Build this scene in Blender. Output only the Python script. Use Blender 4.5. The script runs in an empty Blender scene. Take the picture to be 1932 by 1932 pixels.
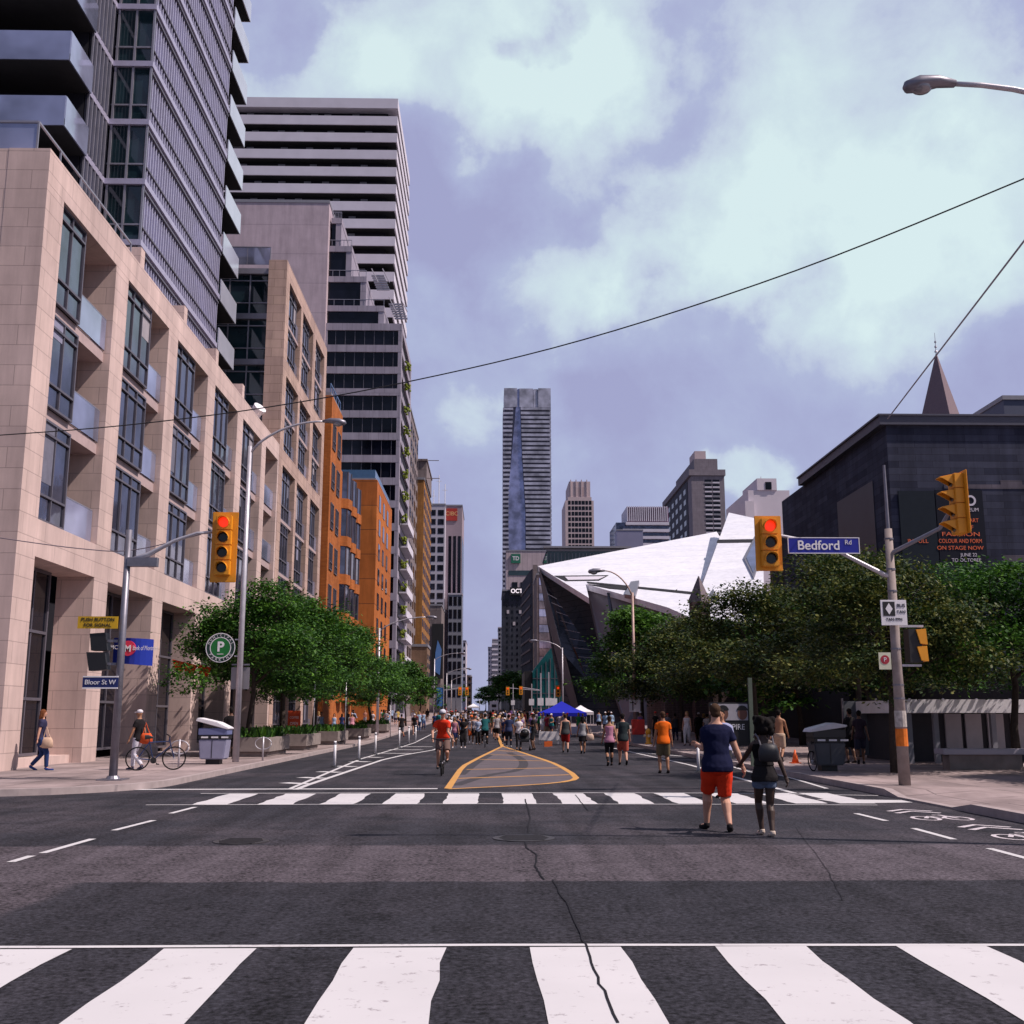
import bpy, bmesh, math, random
from math import sin, cos, tan, atan, pi, sqrt, radians
from mathutils import Vector, Matrix
random.seed(7)
SC = bpy.context.scene
COL = SC.collection
# ---------------------------------------------------------------- camera
FL = 2048.0; TH = atan(388 / 2048); PS = atan(41 * cos(TH) / 2048)
cam_d = bpy.data.cameras.new('camera'); cam = bpy.data.objects.new('camera', cam_d); COL.objects.link(cam)
cam.location = (0, 0, 1.6); cam.rotation_euler = (pi / 2 + TH, 0, -PS)
cam_d.sensor_width = 36; cam_d.lens = 36 * FL / 1932; cam_d.clip_start = .1; cam_d.clip_end = 6000
SC.camera = cam
# ---------------------------------------------------------------- sun, sky, exposure
SC.view_settings.view_transform = 'Standard'; SC.view_settings.look = 'None'
SC.view_settings.exposure = 0; SC.view_settings.gamma = 1
SUNDIR = Vector((.60, -.17, .80)).normalized()
sd = bpy.data.lights.new('sun', 'SUN'); sd.energy = 5.0; sd.angle = radians(.5); sd.color = (1, .87, .80)
sun = bpy.data.objects.new('sun', sd); COL.objects.link(sun)
sun.rotation_euler = SUNDIR.to_track_quat('Z', 'Y').to_euler()
w = bpy.data.worlds.new('World'); SC.world = w; w.use_nodes = True
nt = w.node_tree; N = nt.nodes; L = nt.links; N.clear()
def nd(t, **k):
    n = N.new(t)
    for a, b in k.items(): setattr(n, a, b)
    return n
wo = nd('ShaderNodeOutputWorld'); bg = nd('ShaderNodeBackground'); bg.inputs[1].default_value = .1
sky = nd('ShaderNodeTexSky', sky_type='NISHITA'); sky.sun_disc = False
sky.sun_elevation = math.asin(SUNDIR.z); sky.sun_rotation = math.atan2(SUNDIR.x, SUNDIR.y)
sky.dust_density = 2.0; sky.ozone_density = 1.5
tc = nd('ShaderNodeTexCoord'); sp = nd('ShaderNodeSeparateXYZ'); L.new(tc.outputs['Generated'], sp.inputs[0])
def mth(op, a, b=None, c=None, clamp=False):
    n = nd('ShaderNodeMath', operation=op); n.use_clamp = clamp
    for i, v in enumerate((a, b, c)):
        if v is None: continue
        if isinstance(v, (int, float)): n.inputs[i].default_value = v
        else: L.new(v, n.inputs[i])
    return n.outputs[0]
za = mth('ADD', mth('MAXIMUM', sp.outputs[2], 0.0), .38)
cb = nd('ShaderNodeCombineXYZ'); L.new(mth('DIVIDE', sp.outputs[0], za), cb.inputs[0]); L.new(mth('DIVIDE', sp.outputs[1], za), cb.inputs[1])
def noise(vec, scale, detail, rough, off=(0, 0, 0), dist=0):
    mp = nd('ShaderNodeMapping'); mp.inputs['Location'].default_value = off; L.new(vec, mp.inputs[0])
    n = nd('ShaderNodeTexNoise'); n.inputs['Scale'].default_value = scale; n.inputs['Detail'].default_value = detail
    n.inputs['Roughness'].default_value = rough; n.inputs['Distortion'].default_value = dist
    L.new(mp.outputs[0], n.inputs['Vector']); return n.outputs['Fac']
FL_, TH_, PS_ = FL, TH, PS
def ray(px, py):
    a = (px - 966) / FL; b = (966 - py) / FL
    f = cos(TH) - b * sin(TH); u = sin(TH) + b * cos(TH)
    return Vector((a * cos(PS) + f * sin(PS), f * cos(PS) - a * sin(PS), u))
# cloud banks: direction, radius, weight; their edges are broken up by noise
wn = nd('ShaderNodeTexNoise'); wn.inputs['Scale'].default_value = 3.4; wn.inputs['Detail'].default_value = 7; wn.inputs['Roughness'].default_value = .56; L.new(tc.outputs['Generated'], wn.inputs['Vector'])
ws = nd('ShaderNodeVectorMath', operation='MULTIPLY_ADD'); L.new(wn.outputs['Color'], ws.inputs[0]); ws.inputs[1].default_value = (.42, .42, .34); L.new(tc.outputs['Generated'], ws.inputs[2])
wv = nd('ShaderNodeVectorMath', operation='SUBTRACT'); L.new(ws.outputs[0], wv.inputs[0]); wv.inputs[1].default_value = (.21, .21, .17)
def blob(px, py, r, wgt):
    d = ray(px, py).normalized(); n = nd('ShaderNodeVectorMath', operation='DISTANCE'); L.new(wv.outputs[0], n.inputs[0]); n.inputs[1].default_value = tuple(d)
    m_ = nd('ShaderNodeMapRange', interpolation_type='SMOOTHSTEP'); L.new(n.outputs['Value'], m_.inputs[0]); m_.inputs[1].default_value = r; m_.inputs[2].default_value = r * .3; m_.inputs[3].default_value = 0; m_.inputs[4].default_value = wgt
    return m_.outputs[0]
def total(bl):
    t_ = None
    for q in bl: v_ = blob(*q); t_ = v_ if t_ is None else mth('ADD', t_, v_)
    return t_
lit = total([(600, 150, .13, .42), (880, 110, .16, .60), (1010, 210, .11, .25), (1250, 70, .2, .28), (1700, 60, .22, .30), (1300, 400, .10, .28), (1450, 370, .13, .36), (1780, 370, .15, .48), (1600, 510, .14, .26), (1090, 515, .08, .40), (950, 590, .07, .30), (1250, 560, .10, .22), (860, 800, .08, .34), (1060, 870, .035, .4), (1430, 920, .05, .42), (1350, 640, .12, .15), (470, 90, .05, .3)])
shade = total([(960, 400, .13, .30), (1190, 690, .11, .38), (830, 330, .07, .14), (540, 70, .06, .42), (965, 25, .045, .5), (1590, 290, .07, .26), (1180, 330, .10, .12), (1480, 640, .08, .12)])
n1 = noise(tc.outputs['Generated'], 8.5, 12, .62, (2.2, .4, 1.0), .2)
n2 = noise(tc.outputs['Generated'], 2.6, 4, .5, (5.2, 2.4, 1.0), .1)
t0_ = mth('SUBTRACT', mth('ADD', lit, .20), shade)
t0_ = mth('ADD', t0_, mth('MULTIPLY', mth('SUBTRACT', n1, .5), 1.15)); t0_ = mth('ADD', t0_, mth('MULTIPLY', mth('SUBTRACT', n2, .5), .5))
rp = nd('ShaderNodeValToRGB'); L.new(t0_, rp.inputs[0]); e = rp.color_ramp.elements
e[0].position = 0; e[0].color = (.39, .40, .64, 1); e[1].position = 1; e[1].color = (.76, .92, .93, 1)
for p_, c_ in ((.25, (.43, .46, .70)), (.44, (.47, .52, .74)), (.54, (.56, .63, .79)), (.66, (.63, .73, .84)), (.84, (.69, .83, .88))):
    k_ = e.new(p_); k_.color = c_ + (1,)
cs = nd('ShaderNodeVectorMath', operation='SCALE'); L.new(rp.outputs[0], cs.inputs[0]); cs.inputs['Scale'].default_value = 10
# unseen sky overhead and behind the camera is darkened to cut ambient light
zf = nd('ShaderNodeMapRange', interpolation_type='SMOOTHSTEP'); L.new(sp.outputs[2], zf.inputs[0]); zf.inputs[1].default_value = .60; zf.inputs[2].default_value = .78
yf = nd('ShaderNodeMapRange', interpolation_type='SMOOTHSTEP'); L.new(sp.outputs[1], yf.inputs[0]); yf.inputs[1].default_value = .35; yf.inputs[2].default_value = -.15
dimf = mth('MAXIMUM', zf.outputs[0], yf.outputs[0])
dk = nd('ShaderNodeMix', data_type='RGBA'); L.new(mth('MULTIPLY', dimf, .85), dk.inputs[0]); L.new(cs.outputs[0], dk.inputs[6])
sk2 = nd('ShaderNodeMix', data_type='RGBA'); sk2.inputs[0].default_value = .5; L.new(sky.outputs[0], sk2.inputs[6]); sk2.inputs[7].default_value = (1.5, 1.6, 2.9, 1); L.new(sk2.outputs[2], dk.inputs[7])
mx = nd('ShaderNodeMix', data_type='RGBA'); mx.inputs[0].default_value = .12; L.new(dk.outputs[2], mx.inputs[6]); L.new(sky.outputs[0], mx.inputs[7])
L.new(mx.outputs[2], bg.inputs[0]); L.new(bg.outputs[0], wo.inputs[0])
SC.render.resolution_x = 1024; SC.render.resolution_y = 1024
# ---------------------------------------------------------------- picture point -> place in the street
def ray(px, py):
    a = (px - 966) / FL; b = (966 - py) / FL
    f = cos(TH) - b * sin(TH); u = sin(TH) + b * cos(TH)
    return Vector((a * cos(PS) + f * sin(PS), f * cos(PS) - a * sin(PS), u))
EYE = Vector((0, 0, 1.6))
def WY(px, py, Y): r = ray(px, py); return EYE + r * (Y / r.y)
def WX(px, py, X): r = ray(px, py); return EYE + r * (X / r.x)
def G(px, py):
    r = ray(px, py); p = EYE + r * (-1.6 / r.z); return p.x, p.y
def gz(Y): return .012 * (min(Y, 420) - 70) if Y > 70 else 0.0
# ---------------------------------------------------------------- materials
MT = {}
def base_mat(name, rough=.8, metal=0, spec=.5):
    m = bpy.data.materials.new(name); m.use_nodes = True
    b = m.node_tree.nodes['Principled BSDF']; b.inputs['Roughness'].default_value = rough
    b.inputs['Metallic'].default_value = metal; b.inputs['Specular IOR Level'].default_value = spec if (rough < .65 or metal) else min(spec, .15)
    return m, b, m.node_tree
def mat(name, c, rough=.8, metal=0, var=.12, scale=3, bump=0, spec=.5):
    if name in MT: return MT[name]
    m, b, t = base_mat(name, rough, metal, spec)
    tcn = t.nodes.new('ShaderNodeTexCoord'); nz = t.nodes.new('ShaderNodeTexNoise')
    nz.inputs['Scale'].default_value = scale; nz.inputs['Detail'].default_value = 5
    t.links.new(tcn.outputs['Object'], nz.inputs['Vector'])
    mixn = t.nodes.new('ShaderNodeMix'); mixn.data_type = 'RGBA'
    mixn.inputs[6].default_value = tuple(x * (1 - var * 1.6) for x in c) + (1,)
    mixn.inputs[7].default_value = tuple(min(1, x * (1 + var * 1.6)) for x in c) + (1,)
    t.links.new(nz.outputs['Fac'], mixn.inputs[0]); t.links.new(mixn.outputs[2], b.inputs['Base Color'])
    if bump:
        bp = t.nodes.new('ShaderNodeBump'); bp.inputs['Strength'].default_value = bump; bp.inputs['Distance'].default_value = .02
        t.links.new(nz.outputs['Fac'], bp.inputs['Height']); t.links.new(bp.outputs[0], b.inputs['Normal'])
    MT[name] = m; return m
def brick_mat(name, c1, c2, cm, bw, rh, ms=.012, axis='wall', rough=.85, dirt=.3, off=.5, bias=0):
    if name in MT: return MT[name]
    m, b, t = base_mat(name, rough)
    n = t.nodes; l = t.links
    g = n.new('ShaderNodeNewGeometry'); s = n.new('ShaderNodeSeparateXYZ'); l.new(g.outputs['Position'], s.inputs[0])
    c = n.new('ShaderNodeCombineXYZ')
    if axis == 'wall':
        a = n.new('ShaderNodeMath'); a.operation = 'ADD'; l.new(s.outputs[0], a.inputs[0]); l.new(s.outputs[1], a.inputs[1])
        l.new(a.outputs[0], c.inputs[0]); l.new(s.outputs[2], c.inputs[1])
    else:
        l.new(s.outputs[0], c.inputs[0]); l.new(s.outputs[1], c.inputs[1])
    br = n.new('ShaderNodeTexBrick'); br.offset = off; br.inputs['Scale'].default_value = 1
    br.inputs['Brick Width'].default_value = bw; br.inputs['Row Height'].default_value = rh; br.inputs['Mortar Size'].default_value = ms
    br.inputs['Color1'].default_value = c1 + (1,); br.inputs['Color2'].default_value = c2 + (1,); br.inputs['Mortar'].default_value = cm + (1,)
    br.inputs['Bias'].default_value = bias
    l.new(c.outputs[0], br.inputs['Vector'])
    nz = n.new('ShaderNodeTexNoise'); nz.inputs['Scale'].default_value = .35; nz.inputs['Detail'].default_value = 8; nz.inputs['Roughness'].default_value = .65
    l.new(g.outputs['Position'], nz.inputs['Vector'])
    mr_ = n.new('ShaderNodeMapRange'); l.new(nz.outputs['Fac'], mr_.inputs[0]); mr_.inputs[1].default_value = .3; mr_.inputs[2].default_value = .7
    mr_.inputs[3].default_value = 1 - dirt; mr_.inputs[4].default_value = 1 + dirt * .5
    mu = n.new('ShaderNodeMix'); mu.data_type = 'RGBA'; mu.blend_type = 'MULTIPLY'; mu.inputs[0].default_value = 1
    l.new(br.outputs['Color'], mu.inputs[6]); l.new(mr_.outputs[0], mu.inputs[7])
    mp_ = n.new('ShaderNodeMapping'); mp_.inputs['Scale'].default_value = (1.3, 1.3, .13) if axis == 'wall' else (.6, .2, 1); l.new(g.outputs['Position'], mp_.inputs[0])
    n2_ = n.new('ShaderNodeTexNoise'); n2_.inputs['Scale'].default_value = 1; n2_.inputs['Detail'].default_value = 7; n2_.inputs['Roughness'].default_value = .7; l.new(mp_.outputs[0], n2_.inputs['Vector'])
    m2_ = n.new('ShaderNodeMapRange'); l.new(n2_.outputs['Fac'], m2_.inputs[0]); m2_.inputs[1].default_value = .35; m2_.inputs[2].default_value = .62; m2_.inputs[3].default_value = 1 - dirt * 1.1; m2_.inputs[4].default_value = 1.03
    m3_ = n.new('ShaderNodeMix'); m3_.data_type = 'RGBA'; m3_.blend_type = 'MULTIPLY'; m3_.inputs[0].default_value = 1; l.new(mu.outputs[2], m3_.inputs[6]); l.new(m2_.outputs[0], m3_.inputs[7]); l.new(m3_.outputs[2], b.inputs['Base Color'])
    bp = n.new('ShaderNodeBump'); bp.inputs['Strength'].default_value = .3; bp.inputs['Distance'].default_value = .02; bp.invert = True
    l.new(br.outputs['Fac'], bp.inputs['Height']); l.new(bp.outputs[0], b.inputs['Normal'])
    MT[name] = m; return m
def glass_mat(name, c, rough=.06, metal=.0, wav=.15, spec=1.0, coat=0, scale=.35):
    if name in MT: return MT[name]
    m, b, t = base_mat(name, rough, metal, spec); n = t.nodes; l = t.links
    g = n.new('ShaderNodeNewGeometry'); nz = n.new('ShaderNodeTexNoise'); nz.inputs['Scale'].default_value = scale; nz.inputs['Detail'].default_value = 3
    l.new(g.outputs['Position'], nz.inputs['Vector'])
    mixn = n.new('ShaderNodeMix'); mixn.data_type = 'RGBA'
    mr_ = n.new('ShaderNodeMapRange'); l.new(nz.outputs['Fac'], mr_.inputs[0]); mr_.inputs[1].default_value = .35; mr_.inputs[2].default_value = .65
    mixn.inputs[6].default_value = tuple(x * .55 for x in c) + (1,); mixn.inputs[7].default_value = tuple(min(1, x * 1.35) for x in c) + (1,)
    l.new(mr_.outputs[0], mixn.inputs[0]); l.new(mixn.outputs[2], b.inputs['Base Color'])
    bp = n.new('ShaderNodeBump'); bp.inputs['Strength'].default_value = wav; bp.inputs['Distance'].default_value = .05
    l.new(nz.outputs['Fac'], bp.inputs['Height']); l.new(bp.outputs[0], b.inputs['Normal'])
    MT[name] = m; return m
def emit_mat(name, c, s, base=None):
    if name in MT: return MT[name]
    m, b, t = base_mat(name, .3); b.inputs['Base Color'].default_value = (base or c) + (1,)
    nz = t.nodes.new('ShaderNodeTexVoronoi'); nz.inputs['Scale'].default_value = 60
    tcn = t.nodes.new('ShaderNodeTexCoord'); t.links.new(tcn.outputs['Object'], nz.inputs['Vector'])
    mr_ = t.nodes.new('ShaderNodeMapRange'); t.links.new(nz.outputs['Distance'], mr_.inputs[0]); mr_.inputs[3].default_value = s; mr_.inputs[4].default_value = s * .7
    t.links.new(mr_.outputs[0], b.inputs['Emission Strength']); b.inputs['Emission Color'].default_value = c + (1,)
    MT[name] = m; return m
def cm(c, rough=.85):
    k = 'cloth_%02d_%02d_%02d' % tuple(int(x * 99) for x in c)
    return mat(k, c, rough, 0, .10, 9, .25)
# ---------------------------------------------------------------- mesh builder
class MB:
    def __init__(s): s.v = []; s.f = []; s.m = []; s.mi = 0
    def add(s, vs, fs):
        o = len(s.v); s.v += [tuple(v) for v in vs]; s.f += [[o + i for i in f] for f in fs]; s.m += [s.mi] * len(fs); return s
    def box(s, x0, x1, y0, y1, z0, z1):
        if x0 > x1: x0, x1 = x1, x0
        if y0 > y1: y0, y1 = y1, y0
        if z0 > z1: z0, z1 = z1, z0
        return s.add([(x0, y0, z0), (x1, y0, z0), (x1, y1, z0), (x0, y1, z0), (x0, y0, z1), (x1, y0, z1), (x1, y1, z1), (x0, y1, z1)],
                     [[0, 3, 2, 1], [4, 5, 6, 7], [0, 1, 5, 4], [1, 2, 6, 5], [2, 3, 7, 6], [3, 0, 4, 7]])
    def bar(s, a, b, w, h=None):
        a = Vector(a); b = Vector(b); h = h or w; d = (b - a).normalized()
        u = d.cross(Vector((0, 0, 1)))
        if u.length < .05: u = Vector((1, 0, 0))
        u.normalize(); q = u.cross(d)
        vs = [p + u * i * w / 2 + q * j * h / 2 for p in (a, b) for i, j in ((-1, -1), (1, -1), (1, 1), (-1, 1))]
        return s.add(vs, [[0, 1, 2, 3], [7, 6, 5, 4], [0, 4, 5, 1], [1, 5, 6, 2], [2, 6, 7, 3], [3, 7, 4, 0]])
    def poly(s, pts, ext):
        """solid from an outline and an extrusion vector"""
        n = len(pts); e = Vector(ext); pts = [Vector(p) for p in pts]
        vs = pts + [p + e for p in pts]
        return s.add(vs, [list(range(n))[::-1], list(range(n, 2 * n))] + [[i, (i + 1) % n, n + (i + 1) % n, n + i] for i in range(n)])
    def tube(s, pts, rad, n=8, sq=1.0):
        pts = [Vector(p) for p in pts]
        if not hasattr(rad, '__len__'): rad = [rad] * len(pts)
        rings = []; up = None
        for i, p in enumerate(pts):
            d = (pts[min(i + 1, len(pts) - 1)] - pts[max(i - 1, 0)]).normalized()
            if up is None:
                up = d.cross(Vector((0, 1, 0)))
                if up.length < .1: up = d.cross(Vector((1, 0, 0)))
            up = (up - d * up.dot(d)).normalized(); q = d.cross(up)
            rings.append([p + (up * cos(2 * pi * k / n) + q * sin(2 * pi * k / n) * sq) * rad[i] for k in range(n)])
        vs = [v for r in rings for v in r]; fs = [list(range(n))[::-1], list(range(len(vs) - n, len(vs)))]
        for i in range(len(pts) - 1):
            for k in range(n): fs.append([i * n + k, i * n + (k + 1) % n, (i + 1) * n + (k + 1) % n, (i + 1) * n + k])
        return s.add(vs, fs)
    def cyl(s, c, r, z0, z1, n=16, r2=None):
        return s.tube([(c[0], c[1], z0), (c[0], c[1], z1)], [r, r if r2 is None else r2], n)
    def rings(s, rs, n=14):
        """rs: list of (cx,cy,cz,rx,ry) horizontal ellipses, closed"""
        vs = [(cx + rx * cos(2 * pi * k / n), cy + ry * sin(2 * pi * k / n), cz) for cx, cy, cz, rx, ry in rs for k in range(n)]
        fs = [list(range(n))[::-1], list(range(len(vs) - n, len(vs)))]
        for i in range(len(rs) - 1):
            for k in range(n): fs.append([i * n + k, i * n + (k + 1) % n, (i + 1) * n + (k + 1) % n, (i + 1) * n + k])
        return s.add(vs, fs)
    def ball(s, c, rx, ry=None, rz=None, n=12, m=8):
        ry = ry or rx; rz = rz or rx
        return s.rings([(c[0], c[1], c[2] - rz * cos(pi * i / m), max(rx * sin(pi * i / m), .0005), max(ry * sin(pi * i / m), .0005)) for i in range(m + 1)], n)
    def xf(s, M, start=0):
        s.v = s.v[:start] + [tuple(M @ Vector(v)) for v in s.v[start:]]; return s
    def mesh(s, name, mats, off=(0, 0, 0), smooth=False):
        me = bpy.data.meshes.new(name); o = Vector(off)
        me.from_pydata([tuple(Vector(v) - o) for v in s.v], [], s.f)
        if not isinstance(mats, (list, tuple)): mats = [mats]
        for m in mats: me.materials.append(m)
        if len(mats) > 1: me.polygons.foreach_set('material_index', s.m)
        if smooth: me.polygons.foreach_set('use_smooth', [True] * len(me.polygons))
        me.update(); return me
    def build(s, name, mats, parent=None, smooth=False, bevel=0, loc=None):
        off = parent.location if parent is not None and parent.parent is None else (abs_loc(parent) if parent is not None else (loc or (0, 0, 0)))
        me = s.mesh(name, mats, off, smooth)
        if bevel:
            bm = bmesh.new(); bm.from_mesh(me)
            bmesh.ops.remove_doubles(bm, verts=bm.verts, dist=1e-5)
            bmesh.ops.bevel(bm, geom=[e for e in bm.edges if e.calc_face_angle(0) > .6], offset=bevel, segments=2, affect='EDGES')
            bm.to_mesh(me); bm.free()
        o = bpy.data.objects.new(name, me); COL.objects.link(o)
        if parent is not None: o.parent = parent
        elif loc: o.location = loc
        return o
def abs_loc(o):
    v = Vector((0, 0, 0))
    while o is not None: v = v + o.location; o = o.parent
    return v
USED = set()
def tag(o, label, cat, group=None, kind=None):
    if label:
        o['label'] = label
        if not 4 <= len(label.split()) <= 16: print('BADLEN', len(label.split()), label)
        if not group and label in USED: print('DUPLABEL', label)
        USED.add(label)
    if cat: o['category'] = cat
    if group: o['group'] = group
    if kind: o['kind'] = kind
    return o
def thing(name, label, cat, loc=(0, 0, 0), rz=0, group=None):
    o = bpy.data.objects.new(name, None); COL.objects.link(o); o.location = loc; o.rotation_euler = (0, 0, rz)
    o.empty_display_size = .3
    return tag(o, label, cat, group)
def struct(name, mb, m, label=None): o = mb.build(name, m); o['kind'] = 'structure'; return o
KIDS = {}
def kids(o): return [c for c in COL.objects if c.parent == o]
def dup(root, loc, rz=0, label=None, group=None, scale=None):
    r = root.copy(); COL.objects.link(r); r.location = loc; r.rotation_euler = (0, 0, rz)
    if scale: r.scale = scale if hasattr(scale, '__len__') else (scale,) * 3
    if label: tag(r, label, None)
    if group: r['group'] = group
    if root.name not in KIDS: KIDS[root.name] = [(c, kids(c)) for c in kids(root)]
    for c, gs in KIDS[root.name]:
        d = c.copy(); COL.objects.link(d); d.parent = r
        for g in gs: e = g.copy(); COL.objects.link(e); e.parent = d
    return r
def inst(me, name, loc, parent, rz=0, scale=None):
    o = bpy.data.objects.new(name, me); COL.objects.link(o); o.parent = parent
    o.location = Vector(loc) - abs_loc(parent); o.rotation_euler = (0, 0, rz)
    if scale: o.scale = scale
    return o
def text(s, size, loc, m, parent=None, name='lettering', rot=(pi / 2, 0, 0), ext=.004, align='CENTER', sx=1, bold=0):
    c = bpy.data.curves.new(name, 'FONT'); c.body = s; c.size = size; c.extrude = ext; c.align_x = align; c.align_y = 'CENTER'; c.offset = bold
    o = bpy.data.objects.new(name, c); COL.objects.link(o)
    me = bpy.data.meshes.new_from_object(o); bpy.data.objects.remove(o)
    me.name = name; me.materials.clear(); me.materials.append(m)
    o = bpy.data.objects.new(name, me); COL.objects.link(o)
    o.location = Vector(loc) - (abs_loc(parent) if parent else Vector()); o.rotation_euler = rot; o.scale = (sx, 1, 1)
    if parent: o.parent = parent
    return o
# ---------------------------------------------------------------- palette
STONE = brick_mat('stone_cladding', (.67, .51, .47), (.61, .465, .435), (.42, .32, .30), 1.6, .62, .012, dirt=.18)
STONE2 = brick_mat('stone_cladding_warm', (.55, .39, .33), (.47, .33, .29), (.25, .18, .15), 1.3, .6, .012, dirt=.2)
REVEAL = mat('spandrel_stone', (.42, .32, .32), .8)
ORANGE = brick_mat('orange_brick', (.50, .155, .04), (.40, .115, .03), (.34, .13, .05), .4, .13, .012, dirt=.25)
ORANGE2 = brick_mat('orange_panel_brick', (.52, .165, .04), (.44, .13, .035), (.20, .07, .03), 30, 3.0, .05, dirt=.25)
CONC = mat('pale_concrete', (.46, .43, .50), .85, 0, .08, .5, .2)
CONCW = mat('white_concrete', (.60, .57, .65), .8, 0, .08, .4)
PINK = brick_mat('pink_concrete', (.52, .42, .47), (.49, .40, .45), (.36, .30, .34), 60, 5.2, .05, dirt=.14)
BAND = brick_mat('grey_band_panels', (.36, .33, .40), (.33, .30, .37), (.18, .17, .22), 1.6, 9, .03, dirt=.15)
DGLASS = glass_mat('dark_glass', (.006, .007, .014), .07, 0, .08, .28)
BGLASS = glass_mat('blue_glass', (.10, .12, .22), .05, .55, .08, 1)
SGLASS = glass_mat('street_window_glass', (.085, .09, .14), .05, .75, .10, 1, scale=.9)
TGLASS = glass_mat('green_dark_glass', (.015, .035, .045), .05, 0, .1, .8)
PGLASS = glass_mat('pale_tower_glass', (.17, .19, .34), .12, .75, .05, 1)
BALGL = glass_mat('balustrade_glass', (.30, .32, .46), .08, .45, .05, 1)
FRAME = mat('dark_window_frame', (.13, .12, .15), .5, .3)
MULL = mat('pale_mullion', (.42, .40, .53), .45, .3)
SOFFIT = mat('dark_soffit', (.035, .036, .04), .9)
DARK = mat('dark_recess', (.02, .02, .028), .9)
METAL = mat('galvanised_steel', (.50, .48, .53), .42, .35, .15, 6)
METALD = mat('weathered_steel', (.22, .21, .25), .45, .6, .2, 6)
BLACK = mat('black_plastic', (.012, .012, .015), .5)
YEL = mat('signal_yellow', (.74, .30, .015), .45, 0, .08, 4)
WHITE = mat('white_paint', (.78, .76, .80), .5)
GREY = mat('mid_grey', (.22, .22, .26), .6)
RAIL = mat('rail_metal', (.30, .29, .34), .4, .5)
# ================================================================ GROUND
def asphalt():
    m, b, t = base_mat('asphalt', .88); n = t.nodes; l = t.links
    g = n.new('ShaderNodeNewGeometry'); s = n.new('ShaderNodeSeparateXYZ'); l.new(g.outputs['Position'], s.inputs[0])
    def mm(op, a, b_=None, c=None):
        k = n.new('ShaderNodeMath'); k.operation = op
        for i, v in enumerate((a, b_, c)):
            if v is None: continue
            if isinstance(v, (int, float)): k.inputs[i].default_value = v
            else: l.new(v, k.inputs[i])
        return k.outputs[0]
    def nz(sc, de, ro=.6):
        k = n.new('ShaderNodeTexNoise'); k.inputs['Scale'].default_value = sc; k.inputs['Detail'].default_value = de; k.inputs['Roughness'].default_value = ro
        l.new(g.outputs['Position'], k.inputs['Vector']); return k.outputs['Fac']
    big = nz(.35, 5); mid = nz(2.2, 6, .7); fine = nz(20, 6, .85); wob = nz(.9, 4)
    y = mm('ADD', s.outputs[1], mm('MULTIPLY', mm('SUBTRACT', wob, .5), .35)); x = mm('ADD', s.outputs[0], mm('MULTIPLY', wob, .3))
    def sm(v, a, w_): 
        k = n.new('ShaderNodeMapRange'); k.interpolation_type = 'SMOOTHSTEP'; l.new(v, k.inputs[0]); k.inputs[1].default_value = a - w_; k.inputs[2].default_value = a + w_; return k.outputs[0]
    strip = mm('MULTIPLY', sm(y, 11.3, .05), mm('SUBTRACT', 1, sm(y, 14.4, .12)))
    leftp = mm('MULTIPLY', mm('SUBTRACT', 1, sm(x, -3.9, .12)), mm('MULTIPLY', sm(y, 8.9, .1), mm('SUBTRACT', 1, sm(y, 11.32, .05))))
    light = mm('MAXIMUM', strip, leftp)
    near = mm('SUBTRACT', 1, sm(y, 11.3, .06))
    pink = mm('MULTIPLY', sm(big, .52, .10), mm('SUBTRACT', 1, mm('MULTIPLY', near, .8)))
    # dark base, pinker coarse old strip
    c1 = n.new('ShaderNodeMix'); c1.data_type = 'RGBA'; l.new(mm('MINIMUM', mm('ADD', light, mm('MULTIPLY', pink, .45)), 1), c1.inputs[0])
    c1.inputs[6].default_value = (.043, .042, .054, 1); c1.inputs[7].default_value = (.118, .100, .118, 1)
    c2 = n.new('ShaderNodeMix'); c2.data_type = 'RGBA'; c2.blend_type = 'MULTIPLY'; c2.inputs[0].default_value = 1
    l.new(c1.outputs[2], c2.inputs[6])
    mpn = n.new('ShaderNodeMapping'); mpn.inputs['Scale'].default_value = (2.2, .10, 1); l.new(g.outputs['Position'], mpn.inputs[0])
    st = n.new('ShaderNodeTexNoise'); st.inputs['Scale'].default_value = 1; st.inputs['Detail'].default_value = 4; l.new(mpn.outputs[0], st.inputs['Vector'])
    vo = n.new('ShaderNodeTexVoronoi'); vo.inputs['Scale'].default_value = 26; l.new(g.outputs['Position'], vo.inputs['Vector'])
    gr = mm('MULTIPLY', mm('SUBTRACT', fine, .5), 4.2); gr = mm('ADD', gr, mm('MULTIPLY', mm('SUBTRACT', .45, vo.outputs['Distance']), .55))
    v = mm('ADD', mm('ADD', .30, mm('MULTIPLY', mid, .75)), gr); v = mm('ADD', v, mm('MULTIPLY', mm('SUBTRACT', st.outputs['Fac'], .5), .9))
    sn = nz(1.3, 7, .7); v = mm('MULTIPLY', v, mm('SUBTRACT', 1, mm('MULTIPLY', sm(sn, .62, .05), .35)))
    v = mm('MAXIMUM', mm('SUBTRACT', v, mm('MULTIPLY', near, .06)), .12)
    l.new(v, c2.inputs[7]); l.new(c2.outputs[2], b.inputs['Base Color'])
    bp = n.new('ShaderNodeBump'); bp.inputs['Strength'].default_value = .6; bp.inputs['Distance'].default_value = .008
    l.new(fine, bp.inputs['Height']); l.new(bp.outputs[0], b.inputs['Normal'])
    return m
ASPH = asphalt()
WALKM = brick_mat('pavement_concrete', (.40, .315, .31), (.35, .28, .28), (.20, .16, .16), 1.5, 1.5, .02, 'floor', dirt=.35, off=0)
KERBM = mat('kerb_concrete', (.36, .30, .30), .9, 0, .2, 4, .3)
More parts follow.
